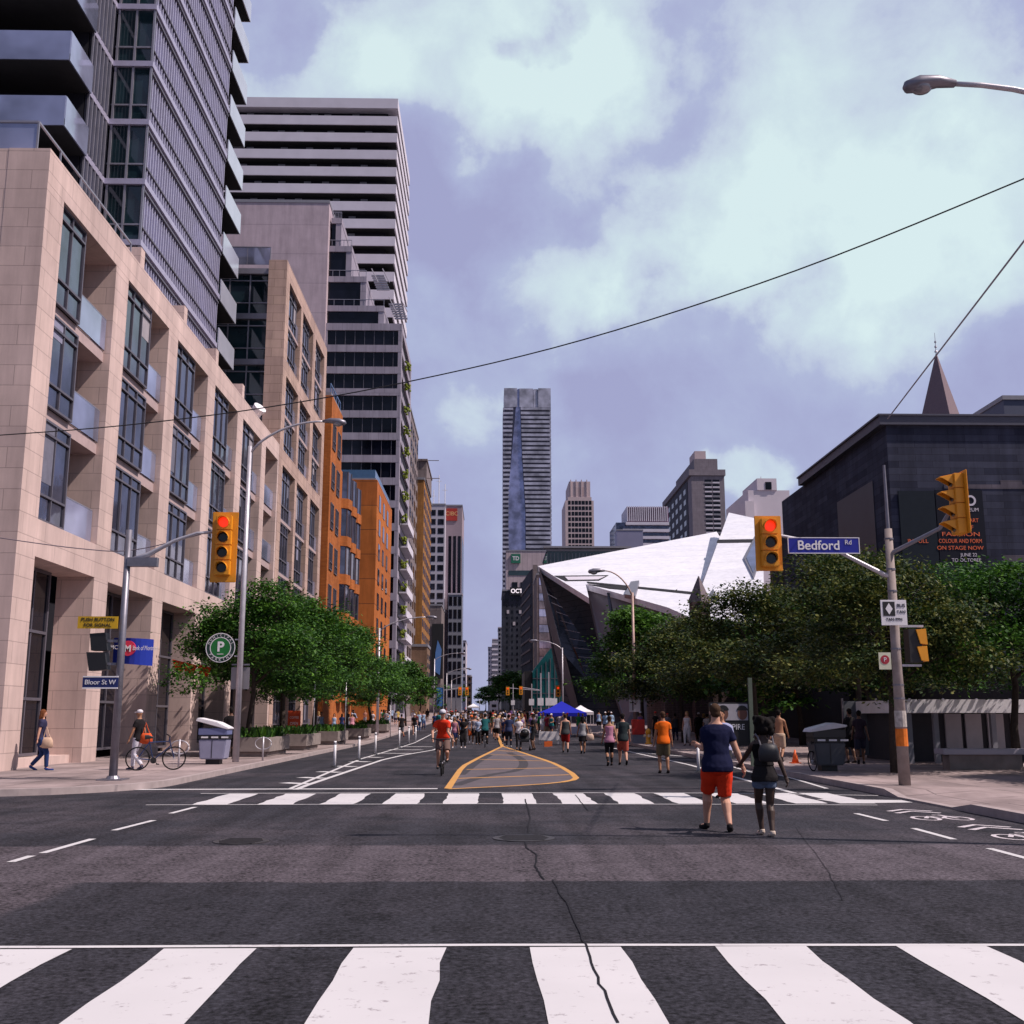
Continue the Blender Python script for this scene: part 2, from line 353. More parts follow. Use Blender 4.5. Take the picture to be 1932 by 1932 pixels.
def sheet(x0f, x1f, ys, dz):
    mb = MB(); vs = []; fs = []
    for Y in ys: vs += [(x0f(Y), Y, gz(Y) + dz), (x1f(Y), Y, gz(Y) + dz)]
    for i in range(len(ys) - 1): fs.append([2 * i, 2 * i + 1, 2 * i + 3, 2 * i + 2])
    return mb.add(vs, fs)
YS = [-60, -20, 0, 20, 40, 60, 70, 90, 120, 160, 220, 300, 420, 700, 1300, 3500]
struct('ground', sheet(lambda y: -1800, lambda y: 1800, YS, -.03), mat('city_ground', (.10, .09, .10), .95, 0, .2, .2))
struct('road', sheet(lambda y: -70 if y <= 24 else -9.9, lambda y: 8.3, [-60, -20, 0, 10, 20, 24, 24.001, 40, 60, 70, 90, 120, 160, 220, 300, 420, 700], 0), ASPH)
# pavements: slab of real height with a kerb in front
def pavement(name, xin, xout, ys, h=.14):
    m1 = MB(); m2 = MB()
    for i in range(len(ys) - 1):
        a, b_ = ys[i], ys[i + 1]; za, zb = gz(a) + h, gz(b_) + h
        sg = 1 if xout > xin else -1
        k0, k1 = xin, xin + sg * .18
        m1.add([(k1, a, za), (xout, a, za), (xout, b_, zb), (k1, b_, zb)], [[0, 1, 2, 3]])
        m2.add([(k0, a, za + .003), (k1, a, za + .003), (k1, b_, zb + .003), (k0, b_, zb + .003), (k0, a, gz(a) - .02), (k0, b_, gz(b_) - .02)], [[0, 1, 2, 3], [0, 3, 5, 4]])
    return m1, m2
yl = [27, 40, 60, 70, 90, 120, 160, 220, 300, 420, 700]
p, k = pavement('l', -7.6, -26, yl)
R0 = 4.0
arc = [(-11.6 + R0 * cos(a), 27 - R0 * sin(a)) for a in [i * pi / 2 / 10 for i in range(11)]]
top = [(x, y, .14) for x, y in arc]
pl = [(-26, 27, .14)] + [(-11.6, 27, .14)][:0]
outer = [(-7.6 - .0, 27)] 
m1 = p; 
ring = [(-11.6 + (R0 - .18) * cos(a), 27 - (R0 - .18) * sin(a), .14) for a in [i * pi / 2 / 10 for i in range(11)]]
m1.add([(-26, 27, .14)] + ring + [(-70, 23.18, .14), (-70, 27, .14)], [list(range(len(ring) + 3))])
m2 = k
for i in range(10):
    (xa, ya), (xb, yb) = arc[i], arc[i + 1]
    m2.add([(xa, ya, .143), (xb, yb, .143), ring[i + 1][:2] + (.143,), ring[i][:2] + (.143,), (xa, ya, -.02), (xb, yb, -.02)], [[0, 1, 2, 3], [0, 4, 5, 1]])
m2.add([(-11.6, 23, .143), (-70, 23, .143), (-70, 23.18, .143), (-11.6, 23.18, .143), (-11.6, 23, -.02), (-70, 23, -.02)], [[0, 1, 2, 3], [0, 4, 5, 1]])
m1.box(-70, -26, 23.3, 24, .0, .138)
struct('pavement', m1, WALKM); struct('kerb', m2, KERBM)
m1, m2 = pavement('r', 8.22, 60, [-60, -20, 0, 10, 19.0]); a1, a2 = pavement('r', 8.22, 60, [23.2, 40, 60, 70, 90, 120, 160, 220, 300, 420, 700])
for q, r in ((m1, a1), (m2, a2)): q.add(r.v, r.f)
# dropped kerb of the crossing
m1.add([(8.4, 19, .14), (60, 19, .14), (60, 23.2, .14), (8.4, 23.2, .14), (8.4, 19.8, .03), (8.4, 22.4, .03), (10, 19.8, .14), (10, 22.4, .14)],
       [[0, 6, 4], [0, 1, 6], [1, 2, 7, 6], [2, 3, 7], [3, 5, 7], [4, 6, 7, 5]])
m2.add([(8.22, 19, .143), (8.22, 19.8, .033), (8.22, 22.4, .033), (8.22, 23.2, .143), (8.4, 19, .143), (8.4, 19.8, .033), (8.4, 22.4, .033), (8.4, 23.2, .143),
        (8.22, 19, -.02), (8.22, 23.2, -.02)], [[0, 4, 5, 1], [1, 5, 6, 2], [2, 6, 7, 3], [0, 1, 8], [1, 2, 9, 8], [2, 3, 9]])
struct('pavement', m1, WALKM); struct('kerb', m2, KERBM)
m1, m2 = pavement('n', -7.6, -26, [-60, 4.0]); struct('pavement', m1, WALKM); struct('kerb', m2, KERBM)
# ---- paint
def paint(name, c, wear):
    m, b, t = base_mat(name, .7); n = t.nodes; l = t.links
    g = n.new('ShaderNodeNewGeometry'); z = n.new('ShaderNodeTexNoise'); z.inputs['Scale'].default_value = 7; z.inputs['Detail'].default_value = 9; z.inputs['Roughness'].default_value = .75
    l.new(g.outputs['Position'], z.inputs['Vector'])
    z2 = n.new('ShaderNodeTexNoise'); z2.inputs['Scale'].default_value = .8; z2.inputs['Detail'].default_value = 4; l.new(g.outputs['Position'], z2.inputs['Vector'])
    r = n.new('ShaderNodeMapRange'); l.new(z.outputs['Fac'], r.inputs[0]); r.inputs[1].default_value = .64 - wear; r.inputs[2].default_value = .70 - wear
    a = n.new('ShaderNodeMix'); a.data_type = 'RGBA'; l.new(z2.outputs['Fac'], a.inputs[0])
    a.inputs[6].default_value = tuple(x * .80 for x in c) + (1,); a.inputs[7].default_value = c + (1,)
    k = n.new('ShaderNodeMix'); k.data_type = 'RGBA'; l.new(r.outputs[0], k.inputs[0]); l.new(a.outputs[2], k.inputs[6]); k.inputs[7].default_value = (.32, .29, .31, 1)
    l.new(k.outputs[2], b.inputs['Base Color']); return m
PW = paint('white_road_paint', (.63, .61, .63), .055); PY = paint('yellow_road_paint', (.60, .31, .09), .05); PWW = paint('worn_white_paint', (.62, .56, .60), .06)
def strip(pts, w_, z=.004, mb=None, closed=False):
    mb = mb or MB(); pts = [Vector(p[:2]) for p in pts]; n = len(pts); Lf = []; Rt = []
    for i, p_ in enumerate(pts):
        a = pts[i - 1] if (i or closed) else pts[0]; b_ = pts[(i + 1) % n] if (i < n - 1 or closed) else pts[-1]
        d = (b_ - a).normalized(); q = Vector((-d.y, d.x)) * w_ / 2
        Lf.append(p_ + q); Rt.append(p_ - q)
    vs = [(v.x, v.y, gz(v.y) + z) for v in Lf] + [(v.x, v.y, gz(v.y) + z) for v in Rt]
    r = range(n if closed else n - 1)
    return mb.add(vs, [[i, n + i, n + (i + 1) % n, (i + 1) % n] for i in r])
def wob(x0, x1, y0, y1, skew=0, n=9, am=.018):
    """painted bar with slightly uneven edges"""
    a = []; b_ = []
    for i in range(n):
        f = i / (n - 1); y = y0 + (y1 - y0) * f; s_ = skew * f
        a.append((x0 + s_ + random.uniform(-am, am), y)); b_.append((x1 + s_ + random.uniform(-am, am), y))
    return a + b_[::-1]
mb = MB()
for xa in [G(839, 1785)[0] - .645 - 1.31 * k_ for k_ in range(0, 6)] + [G(1003, 1785)[0] + 1.29 * k_ for k_ in range(0, 5)]:
    o = wob(xa, xa + .645, 4.2, 8.12); mb.add([(x, y, .0045) for x, y in o], [list(range(len(o)))])
struct('crosswalk_stripes', mb, PW)
mb = MB(); strip([(-7.2, 8.22), (-3, 8.19), (0, 8.2), (4, 8.12), (8.2, 8.1)], .075, .0055, mb); strip([(-7.2, 4.1), (8.2, 4.1)], .075, .0055, mb); struct('crosswalk_edge_line', mb, PW)
mb = MB()
for px in (430, 545, 655, 765, 872, 978, 1083, 1185, 1287, 1392, 1497, 1580):
    xa = G(px, 1507)[0]; o = wob(xa - .32, xa + .32, 21.1, 24.0, 0, 7, .03); mb.add([(x, y, .0045) for x, y in o], [list(range(len(o)))])
mb.add([(6.7, 21.1, .0062), (8.1, 21.3, .0062), (8.1, 21.9, .0062), (6.5, 22.2, .0062)], [[0, 1, 2, 3]])
struct('crosswalk_stripes', mb, PW)
mb = MB(); strip([(-6.2, 24.1), (0, 24.3), (5, 24.0), (8.1, 23.2)], .1, .0055, mb); strip([(-6.4, 21.0), (0, 21.15), (5, 20.9), (7.2, 20.7)], .08, .0055, mb)
struct('crosswalk_edge_line', mb, PW)
mb = MB(); strip([(-8.6, 25.4), (-4.5, 25.55), (-1.2, 25.6)], .28, .0058, mb); struct('stop_line', mb, PW)
mb = MB()
for a, b_ in (((20, 1627), (60, 1615)), ((80, 1610), (175, 1583)), ((215, 1567), (290, 1548)), ((322, 1535), (368, 1523)), ((1615, 1535), (1672, 1549)), ((1723, 1563), (1800, 1584)), ((1866, 1601), (1945, 1622))):
    strip([G(*a), G(*b_)], .10, .0045, mb)
struct('lane_dashes', mb, PW)
mb = MB()
outer_l = [G(558, 1490), G(578, 1482), G(721, 1434), G(760, 1425), G(818, 1415), G(845, 1404)]
inner_l = [G(548, 1488), G(681, 1432), G(708, 1424), G(753, 1411), G(782, 1402), G(812, 1392), G(830, 1385)]
strip(outer_l, .15, .0045, mb); strip(inner_l, .11, .0047, mb)
for yy in (27.5, 30, 33.2, 37, 41, 45.5, 50.5, 56, 62):
    xa = -5.15; xb = -4.45 if yy < 46 else -3.7 + (yy - 46) * .03
    strip([(xa, yy + .5), (xb, yy)], .26 + .004 * yy, .005, mb)
strip([G(685, 1395), G(705, 1388), G(770, 1386)], .1, .0045, mb)
struct('bike_lane_buffer_marking', mb, PW)
mb = MB()
strip([G(1150, 1410), G(1200, 1421), G(1300, 1443), G(1352, 1457), G(1500, 1497)], .14, .0045, mb); strip([G(1160, 1402), G(1215, 1410), G(1330, 1432), G(1450, 1466)], .12, .0047, mb)
strip([G(1205, 1420), G(1290, 1427)], .2, .0049, mb); strip([G(1262, 1434), G(1350, 1434)], .16, .0049, mb); strip([G(1180, 1385), G(1262, 1385), G(1340, 1386)], .08, .146, mb)
strip([G(1560, 1488), G(1500, 1470), G(1420, 1450)], .10, .0049, mb)
struct('bike_lane_marking', mb, PW)
# cycle symbols worn into the right-hand lane
def bike_symbol(cx, cy, s_):
    mb = MB()
    for sx in (-.35, .35):
        strip([(cx + sx * s_ + .25 * s_ * cos(a), cy + .45 * s_ * sin(a)) for a in [i * pi / 6 for i in range(12)]], .07, .0047, mb, True)
    strip([(cx - .35 * s_, cy), (cx - .1 * s_, cy + .5 * s_), (cx + .3 * s_, cy + .5 * s_), (cx, cy), (cx - .1 * s_, cy + .5 * s_)], .07, .005, mb)
    strip([(cx + .35 * s_, cy), (cx + .25 * s_, cy + .8 * s_), (cx + .1 * s_, cy + .8 * s_)], .07, .0052, mb)
    strip([(cx - .5 * s_, cy + 1.3 * s_), (cx, cy + 1.8 * s_), (cx + .5 * s_, cy + 1.3 * s_)], .12, .0047, mb)
    strip([(cx - .5 * s_, cy + 1.8 * s_), (cx, cy + 2.3 * s_), (cx + .5 * s_, cy + 1.8 * s_)], .12, .0047, mb)
    return mb
struct('cycle_symbol', bike_symbol(7.35, 15.2, .75), PWW); struct('cycle_symbol', bike_symbol(7.3, 18.0, .75), PWW)
# painted island
def smooth(pts, it=2):
    for _ in range(it):
        o = [pts[0]]
        for a, b_ in zip(pts[:-1], pts[1:]): o += [(a[0] * .75 + b_[0] * .25, a[1] * .75 + b_[1] * .25), (a[0] * .25 + b_[0] * .75, a[1] * .25 + b_[1] * .75)]
        pts = o + [pts[-1]]
    return pts
isl = [G(845, 1488), G(868, 1453), G(877, 1444), G(905, 1429), G(948, 1408)]; isr = smooth([G(948, 1408), G(1022, 1432), G(1052, 1443), G(1090, 1466), G(1078, 1474), G(1010, 1481), G(845, 1489)], 1)
mb = MB(); strip(isl, .17, .0062, mb); strip(isr, .17, .0064, mb); strip([G(948, 1409), G(942, 1398), G(936, 1389)], .2, .0063, mb)
for a, b_ in (((862, 1469), (1075, 1462)), ((880, 1452), (1058, 1449)), ((905, 1433), (1030, 1436)), ((925, 1424), (1000, 1426)), ((938, 1416), (972, 1418))): strip([G(*a), G(*b_)], .22, .0068, mb)
struct('island_marking', mb, PY)
o = isl[:-1] + isr[:-1]; mb = MB().add([(x, y, .0035) for x, y in o], [list(range(len(o)))]); struct('island_surface', mb, mat('old_pale_asphalt', (.115, .098, .112), .9, 0, .25, 2, .3))
mb = MB(); strip(smooth([G(858, 1482), G(920, 1462), G(975, 1455), G(990, 1445), G(985, 1432), G(960, 1420)]), .32, .0044, mb); strip([G(868, 1462), G(900, 1438), G(925, 1424)], .3, .0047, mb)
TAR = mat('tar_patch', (.055, .050, .058), .8, 0, .2, 8, .2)
struct('tar_patch', mb, TAR)
# cracks and manholes
random.seed(3)
mb = MB()
def crack(pts, w_):
    o = []
    for a, b_ in zip(pts[:-1], pts[1:]):
        for i in range(6):
            f = i / 6; o.append((a[0] + (b_[0] - a[0]) * f + random.uniform(-.012, .012), a[1] + (b_[1] - a[1]) * f + random.uniform(-.012, .012)))
    o.append(pts[-1]); strip(o, w_, .0075, mb)
crack([G(1044, 1661), G(1072, 1712), G(1100, 1774), G(1126, 1845), G(1166, 1932)], .017)
crack([G(990, 1583), G(992, 1600), G(1012, 1612), G(1010, 1635), G(1027, 1661)], .02)
crack([G(990, 1508), G(1000, 1540), G(996, 1570)], .025); crack([G(1085, 1500), G(1110, 1530)], .02)
crack([G(1500, 1560), G(1560, 1640), G(1590, 1700)], .006); crack([(-4.8, 12.6), (-1, 12.5), (1.5, 12.7)], .012)
struct('road_crack', mb, mat('crack_tar', (.015, .014, .018), .8))
CAST = mat('cast_iron', (.055, .05, .055), .6, .4, .3, 12, .5)
for (px, py, r, l_) in ((455, 1588, .36, 'dark round manhole cover in the road left of the crossing'), (988, 1582, .42, 'cast iron grating in the middle of the junction')):
    x, y = G(px, py); mb = MB(); mb.cyl((x, y), r, .002, .010, 28)
    for k_ in range(-4, 5): mb.box(x - r * .8 + .02 * abs(k_), x + r * .8 - .02 * abs(k_), y + k_ * .075 - .012, y + k_ * .075 + .012, .010, .016)
    tag(mb.build('manhole_cover', CAST), l_, 'manhole cover')
# ================================================================ LEFT SIDE BUILDINGS
FX = -13.5
WM = {}
def wmesh(w_, h_, m, d=.08, key=None):
    k = (round(w_, 3), round(h_, 3), m.name, d)
    if k not in WM: WM[k] = MB().box(-w_ / 2, w_ / 2, -d / 2, d / 2, -h_ / 2, h_ / 2).mesh('window', m)
    return WM[k]
def win(parent, x, y, z, w_, h_, m=None, rz=0, name='window', d=.08):
    return inst(wmesh(w_, h_, m or DGLASS, d), name, (x, y, z), parent, rz)
FW = {}; BR = random.Random(4)
BLINDS = [mat('blind_cream', (.34, .31, .34), .8, 0, .15, 3), mat('blind_grey', (.16, .16, .21), .8, 0, .2, 3), mat('blind_lilac', (.26, .26, .36), .8, 0, .2, 3)]
def framed_window(parent, x, y0, y1, z0, z1, nm=3, m=None, tr=(.25, .86), label=None, t=.07):
    """window looking towards +x or -y made of a frame with mullions and a pane behind it"""
    m = m or SGLASS; key = (round(y1 - y0, 2), round(z1 - z0, 2), nm, m.name, tr, t)
    W_, H_ = y1 - y0, z1 - z0
    if key not in FW:
        f = MB(); f.box(-.06, .04, 0, W_, 0, t); f.box(-.06, .04, 0, W_, H_ - t, H_); f.box(-.06, .04, 0, t, t, H_ - t); f.box(-.06, .04, W_ - t, W_, t, H_ - t)
        for i in range(1, nm): yy = W_ * i / nm; f.box(-.05, .035, yy - t * .4, yy + t * .4, t, H_ - t)
        for q in tr: f.box(-.05, .055, t, W_ - t, H_ * q - t * .5, H_ * q + t * .5)
        FW[key] = (f.mesh('window', FRAME), MB().box(-.04, -.02, t, W_ - t, t, H_ - t).mesh('pane', m))
    fm, pm = FW[key]
    o = inst(fm, 'window', (x, y0, z0), parent); inst(pm, 'pane', (x, y0, z0), o)
    if m is SGLASS and H_ > 2.3 and BR.random() < .55:
        i = BR.randrange(nm); cw = W_ / nm; hh = H_ * BR.uniform(.2, .75); MB().box(x - .018, x - .008, y0 + i * cw + t, y0 + (i + 1) * cw - t * .6, z0 + H_ - t - hh, z0 + H_ - t).build('blind', BLINDS[BR.randrange(3)], o)
    return o
def rail(mb, a, b_, z, h=1.0, r=.025, n=None):
    a = Vector(a[:2] + (z,)); b_ = Vector(b_[:2] + (z,)); L_ = (b_ - a).length; n = n or max(1, int(L_ / 1.5))
    up = Vector((0, 0, h)); mb.bar(a + up, b_ + up, r * 2)
    for i in range(n + 1): p_ = a + (b_ - a) * i / n; mb.bar(p_, p_ + up, r * 1.6)
# ---- B1 stone podium with deep bays
b1 = thing('stone_apartment_podium', 'long pale stone podium nearest on the left, deep window bays over tall shop openings', 'building', (-16, 48, 0))
PR = [(30.8, 32.1), (37.0, 38.35), (43.5, 44.85), (49.9, 51.3), (56.1, 57.4), (62.3, 63.5), (67.1, 67.5)]
ST = [(7.45, 10.6), (11.0, 13.95), (14.35, 17.6)]
mb = MB()
for a, b_ in PR: mb.box(FX - 1.25, FX, a, b_, .14 if 0 else 0, 17.6)
mb.box(FX - 1.25, FX + .004, 30.8, 67.5, 17.6, 18.7); mb.box(FX - 1.25, FX + .003, 32.1, 67.1, 6.3, 7.42)
mb.box(-16.6, FX - 1.25, 30.81, 31.3, 0, 18.69); mb.box(-34, -16.61, 30.81, 31.3, 14.6, 18.69); mb.box(-34, -18.3, 30.82, 31.3, 0, 14.6)
for a, b_ in zip(PR[:-1], PR[1:]):
    if a[0] > 38: mb.box(FX - 1.2, FX - .1, a[1], a[1] + .0 + .9, 0, .45)
mb.box(FX - 1.2, FX - .4, 32.1, 37, 0, .40)
mb.build('wall', STONE, b1)
MB().box(-33.8, FX - 1.26, 31.4, 67.4, 18.1, 18.3).build('roof', GREY, b1)
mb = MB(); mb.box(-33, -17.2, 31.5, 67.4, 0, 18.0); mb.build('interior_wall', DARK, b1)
for i, (a, b_) in enumerate(zip(PR[:-1], PR[1:])):
    for z0, z1 in ((10.6, 11.0), (13.95, 14.35)): MB().box(-17.0, FX - .25, a[1], b_[0], z0, z1).build('floor_slab', REVEAL, b1)
BAL = MB(); BALR = MB()
for i, (a, b_) in enumerate(zip(PR[:-1], PR[1:])):
    y0, y1 = a[1], b_[0]; gl = 2.25 if i == 0 else (3.15 if i < 5 else 0)
    for j, (z0, z1) in enumerate(ST):
        if gl:
            framed_window(b1, FX - .14, y0 + .01, y0 + gl, z0, z1, 2 if i == 0 else 3)
            o = MB().box(-16.6, FX - .20, y0 + gl - .06, y0 + gl + .05, z0, z1).build('party_wall', FRAME, b1)
            MB().box(FX - .24, FX - .22, y0 + .02, y0 + gl - .2, z0 + .1, z1 - .1).build('curtain', mat('pale_curtain', (.30, .29, .38), .8, 0, .3, 1.2), b1) if (i + j) % 2 else None
        yb = y0 + gl
        o = MB().box(FX - .24, FX - .20, yb + .08, y1 - .05, z0 + .02, z0 + 1.12).build('balustrade', BALGL, b1)
        q = MB(); rail(q, (FX - .22, yb + .08), (FX - .22, y1 - .05), z0, 1.15, .02, 3); q.build('handrail', RAIL, o)
        framed_window(b1, -16.7, yb, y1, z0, z1, 2, DGLASS)
    # shop front
    sx = FX - 1.0
    framed_window(b1, sx, y0 + .02, y1 - (1.2 if i == 0 else .05), .42 if i != 2 else .3, 6.28, 3, DGLASS, (.3, .66), t=.09)
o = MB().box(-16.6, -15.0, 35.85, 37.0, 0, 6.3).build('party_wall', STONE2, b1)
# lobby glazing parapet railing on the roof corner
o = MB().box(-34, FX - .6, 31.2, 31.24, 18.7, 19.75).build('roof_balustrade', BALGL, b1)
q = MB(); rail(q, (-34, 31.2), (FX - .6, 31.2), 18.7, 1.1, .035, 12); rail(q, (FX - .6, 31.2), (FX - .6, 40), 18.7, 1.1, .03, 5); q.build('handrail', RAIL, o)
for yy in (41.2, 47.5, 53.4, 59.4): MB().box(-15.1, -14.1, yy, yy + .5, 18.7, 20.2).build('roof_pier', STONE, b1)
# ---- tower set back above the podium
tw = thing('glass_condominium_tower', 'tall glazed apartment tower with white slab edges rising out of frame over the stone podium', 'building', (-22, 56, 18.3))
TX = -16.5; FH = 3.07; Z0 = 20.5; NF = 18
mb = MB(); mb.box(-34, TX - .25, 48.2, 62.1, 18.3, Z0 + NF * FH); mb.box(-34, -18.5, 45.2, 48.2, 18.3, Z0 + NF * FH); mb.box(-34, -18.6, 62.1, 66, 18.3, Z0 + NF * FH); mb.build('core_wall', DARK, tw)
mb = MB(); mb.box(-34, TX, 47.9, 62.2, Z0 + NF * FH, Z0 + NF * FH + .4); mb.build('roof', CONC, tw)
for k_ in range(NF):
    z = Z0 + k_ * FH
    s_ = MB(); s_.box(-30, TX + .1, 47.8, 62.25, z - .28, z); s_.box(-30, -18.3, 45, 47.79, z - .28, z); s_.build('floor_slab', MULL, tw)
    o = MB().box(TX - .2, TX - .1, 48.0, 62.2, z, z + FH - .28).build('window_band', PGLASS, tw)
    q = MB()
    for i in range(38): yy = 48.0 + i * 14.2 / 37; q.box(TX - .1, TX - .02, yy - .05, yy + .05, z, z + FH - .28)
    q.build('mullions', MULL, o)
    q = MB(); q.box(TX - .09, TX + .03, 48, 62.2, z + .72, z + .80); q.box(TX - .09, TX + .06, 48, 62.2, z + FH - .55, z + FH - .45); q.box(TX - .09, TX + .03, 48, 62.2, z + 0.02, z + .1); q.build('transoms', FRAME, o)
    o = MB().box(-18.3, TX - .01, 47.95, 48.05, z, z + FH - .28).build('window_band', TGLASS, tw)
    q = MB(); [q.box(x - .05, x + .05, 47.86, 47.95, z, z + FH - .28) for x in (-18.2, -17.35, TX)]; q.box(-18.3, TX, 47.88, 47.95, z + .75, z + .83); q.build('mullions', RAIL, o)
    o = MB().box(-18.45, -18.35, 45.2, 47.95, z, z + FH - .28).build('window_band', SGLASS, tw)
    q = MB(); [q.box(-18.35, -18.27, 45.2 + i * .45, 45.28 + i * .45, z, z + FH - .28) for i in range(6)]; q.build('mullions', RAIL, o)
    # camera-side balcony and far-end balcony
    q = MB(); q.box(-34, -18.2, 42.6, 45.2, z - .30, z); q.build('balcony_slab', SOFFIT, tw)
    o = MB(); o.box(-34, -18.2, 42.58, 42.64, z - .32, z + 1.05); o.box(-18.24, -18.18, 42.64, 45.2, z - .32, z + 1.05); o = o.build('balustrade', BALGL, tw)
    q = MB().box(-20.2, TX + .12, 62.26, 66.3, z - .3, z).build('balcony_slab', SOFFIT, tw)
    o = MB(); o.box(TX + .07, TX + .13, 62.3, 66.3, z - .32, z + 1.05); o.box(-20.2, TX + .07, 66.24, 66.3, z - .32, z + 1.05); o.build('balustrade', mat('pale_balustrade', (.50, .52, .62), .25, .3, .15, .6), tw)
mb = MB(); mb.box(TX - .2, TX - .1, 48.1, 62.1, 18.7, Z0 - .3)
mb.build('service_window_band', DGLASS, tw)
# ---- B2 taller stone block with double height grid
b2 = thing('tall_stone_apartment_block', 'taller pale stone block with double height window bays, just past the long podium', 'building', (-16, 76, 0))
PR2 = [(67.6, 68.8), (73.3, 74.1), (78.6, 79.8), (84.1, 85.3)]
mb = MB()
for a, b_ in PR2: mb.box(FX - 1.2, FX, a, b_, 0, 30.2)
mb.box(FX - 1.2, FX + .004, 67.6, 85.3, 30.2, 31.3)
for z0, z1 in ((17.7, 18.7), (23.7, 24.7), (6.3, 7.4)): mb.box(FX - 1.2, FX + .003, 68.8, 84.1, z0, z1)
mb.box(FX - 1.2, FX - 8, 84.9, 85.29, 0, 31.2)
mb.build('wall', STONE2, b2)
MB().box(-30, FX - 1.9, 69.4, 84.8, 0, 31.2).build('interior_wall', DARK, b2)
for (a, b_) in zip(PR2[:-1], PR2[1:]):
    y0, y1 = a[1], b_[0]
    for z0, z1 in ((.4, 3.2), (3.3, 6.3), (7.4, 10.6), (10.8, 14.1), (14.3, 17.7), (18.7, 21.1), (21.3, 23.7), (24.7, 27.3), (27.5, 30.2)):
        framed_window(b2, FX - .22, y0 + .01, y1 - .9, z0, z1, 4, SGLASS, (.28, .8), t=.08)
        MB().box(FX - .20, FX - .16, y1 - .88, y1 - .04, z0 + .02, z0 + 1.1).build('balustrade', BALGL, b2)
    [MB().box(FX - 1.6, FX - .15, y0, y1, z - .1, z + .1).build('floor_slab', REVEAL, b2) for z in (3.25, 10.7, 14.2, 21.2, 27.4)]
# set back glass return wall facing the camera
for k_ in range(4):
    z = 18.4 + k_ * 3.15
    for i in range(3):
        x0 = -14.75 - i * 1.35
        p_ = MB(); p_.box(x0 - 1.3, x0, 68.55, 68.65, z, z + 2.75); o = p_.build('window', TGLASS, b2)
        q = MB(); q.box(x0 - 1.36, x0 - 1.28, 68.46, 68.55, z, z + 2.75); q.box(x0 - 1.28, x0, 68.47, 68.55, z + .75, z + .82); q.box(x0 - 1.28, x0, 68.47, 68.55, z + 2.3, z + 2.37); q.build('mullions', RAIL, o)
q = MB(); [q.box(-24, FX - 1.21, 68.3, 69.2, z, z + .38) for z in (21.16, 24.31, 27.46, 30.62)]; q.box(-24, FX - 1.21, 68.32, 69.2, 18.0, 18.38); q.build('floor_slab_edges', RAIL, b2)
o = MB().box(-24, FX - 1.3, 68.4, 68.44, 31.3, 32.5).build('roof_balustrade', BALGL, b2); q = MB(); rail(q, (-24, 68.42), (FX - 1.3, 68.42), 31.3, 1.25, .03, 6); q.build('handrail', RAIL, o)
tag((lambda q: (q.box(-14.6, -13.9, 63.2, 63.8, 18.7, 18.9), q.tube([(-14.2, 63.2, 18.9), (-14.1, 63.0, 19.5), (-13.8, 62.8, 19.8)], [.06, .35, .42], 10), q.build('rooftop_dish', WHITE))[-1])(MB()), 'small white satellite dish on the stone parapet', 'dish')
# ---- B5 orange brick with bays, B6 orange blank wall
def vwindow(parent, y, z, w_, h_, x=FX + .02, m=None): return win(parent, x, y, z, w_, h_, m or SGLASS, pi / 2)
b5 = thing('orange_brick_apartment_block', 'orange brick block with stacked rounded bay windows between the stone block and the dark tower', 'building', (-18, 96, 0))
zt = 28.5
mb = MB(); mb.box(-30, FX, 89.0, 95.5, 0, zt); mb.box(-30, FX - .05, 95.5, 107.5, 0, 23.6); mb.build('wall', ORANGE, b5)
MB().box(-29, FX - .1, 89.1, 95.3, zt, zt + .3).build('roof', GREY, b5)
q = MB(); rail(q, (FX - .2, 89.2), (FX - .2, 95.3), zt, 1.1, .04, 5); q.build('handrail', mat('blue_rail', (.10, .18, .35), .5), b5)
for k_ in range(7):
    z = 4.5 + k_ * 3.45
    for yy in (90.6, 93.6):
        o = framed_window(b5, FX + .05, yy - .8, yy + .8, z - 1.1, z + 1.1, 2, SGLASS, (.3,))
    for j, yy in enumerate((98.2, 101.8, 105.4)):
        if k_ > 5: continue
        q = MB(); zz = z - 1.5
        arc5 = [(FX - .05, yy - 1.5), (FX + .55, yy - 1.15), (FX + .75, yy), (FX + .55, yy + 1.15), (FX - .05, yy + 1.5)]
        q.poly([(x, y, zz) for x, y in arc5], (0, 0, .9)); o = q.build('bay_window', ORANGE, b5)
        q = MB(); arc6 = [(FX - .05, yy - 1.3), (FX + .42, yy - 1.0), (FX + .6, yy), (FX + .42, yy + 1.0), (FX - .05, yy + 1.3)]
        q.poly([(x, y, zz + .9) for x, y in arc6], (0, 0, 2.55)); q.build('pane', SGLASS, o)
        q = MB(); [q.box(x - .04, x + .06, y - .05, y + .05, zz + .9, zz + 3.45) for x, y in arc6[1:4]]; q.build('mullions', FRAME, o)
b6 = thing('orange_gable_block', 'orange block with a blank panelled wall facing the junction, before the dark tower', 'building', (-18, 138, 0))
p_ = WY(712, 905, 130); X6 = p_.x; Z6 = p_.z
MB().box(-30, X6, 130, 150, 0, Z6).build('wall', ORANGE2, b6)
q = MB(); q.box(-29, X6 - .2, 130.2, 149, Z6, Z6 + .25); q.build('roof', GREY, b6)
q = MB(); q.box(-29, X6 - .3, 130.3, 130.36, Z6 + .25, Z6 + 1.3); q.box(X6 - .36, X6 - .3, 130.36, 149, Z6 + .25, Z6 + 1.3); q.build('roof_balustrade', mat('blue_glass_balustrade', (.10, .20, .36), .2, .3), b6)
for k_ in range(8):
    for yy in (133.5, 138.5, 143.5): win(b6, X6 + .02, yy, Z6 - 2.4 - k_ * 3.05, 1.9, 2.0, SGLASS, pi / 2)
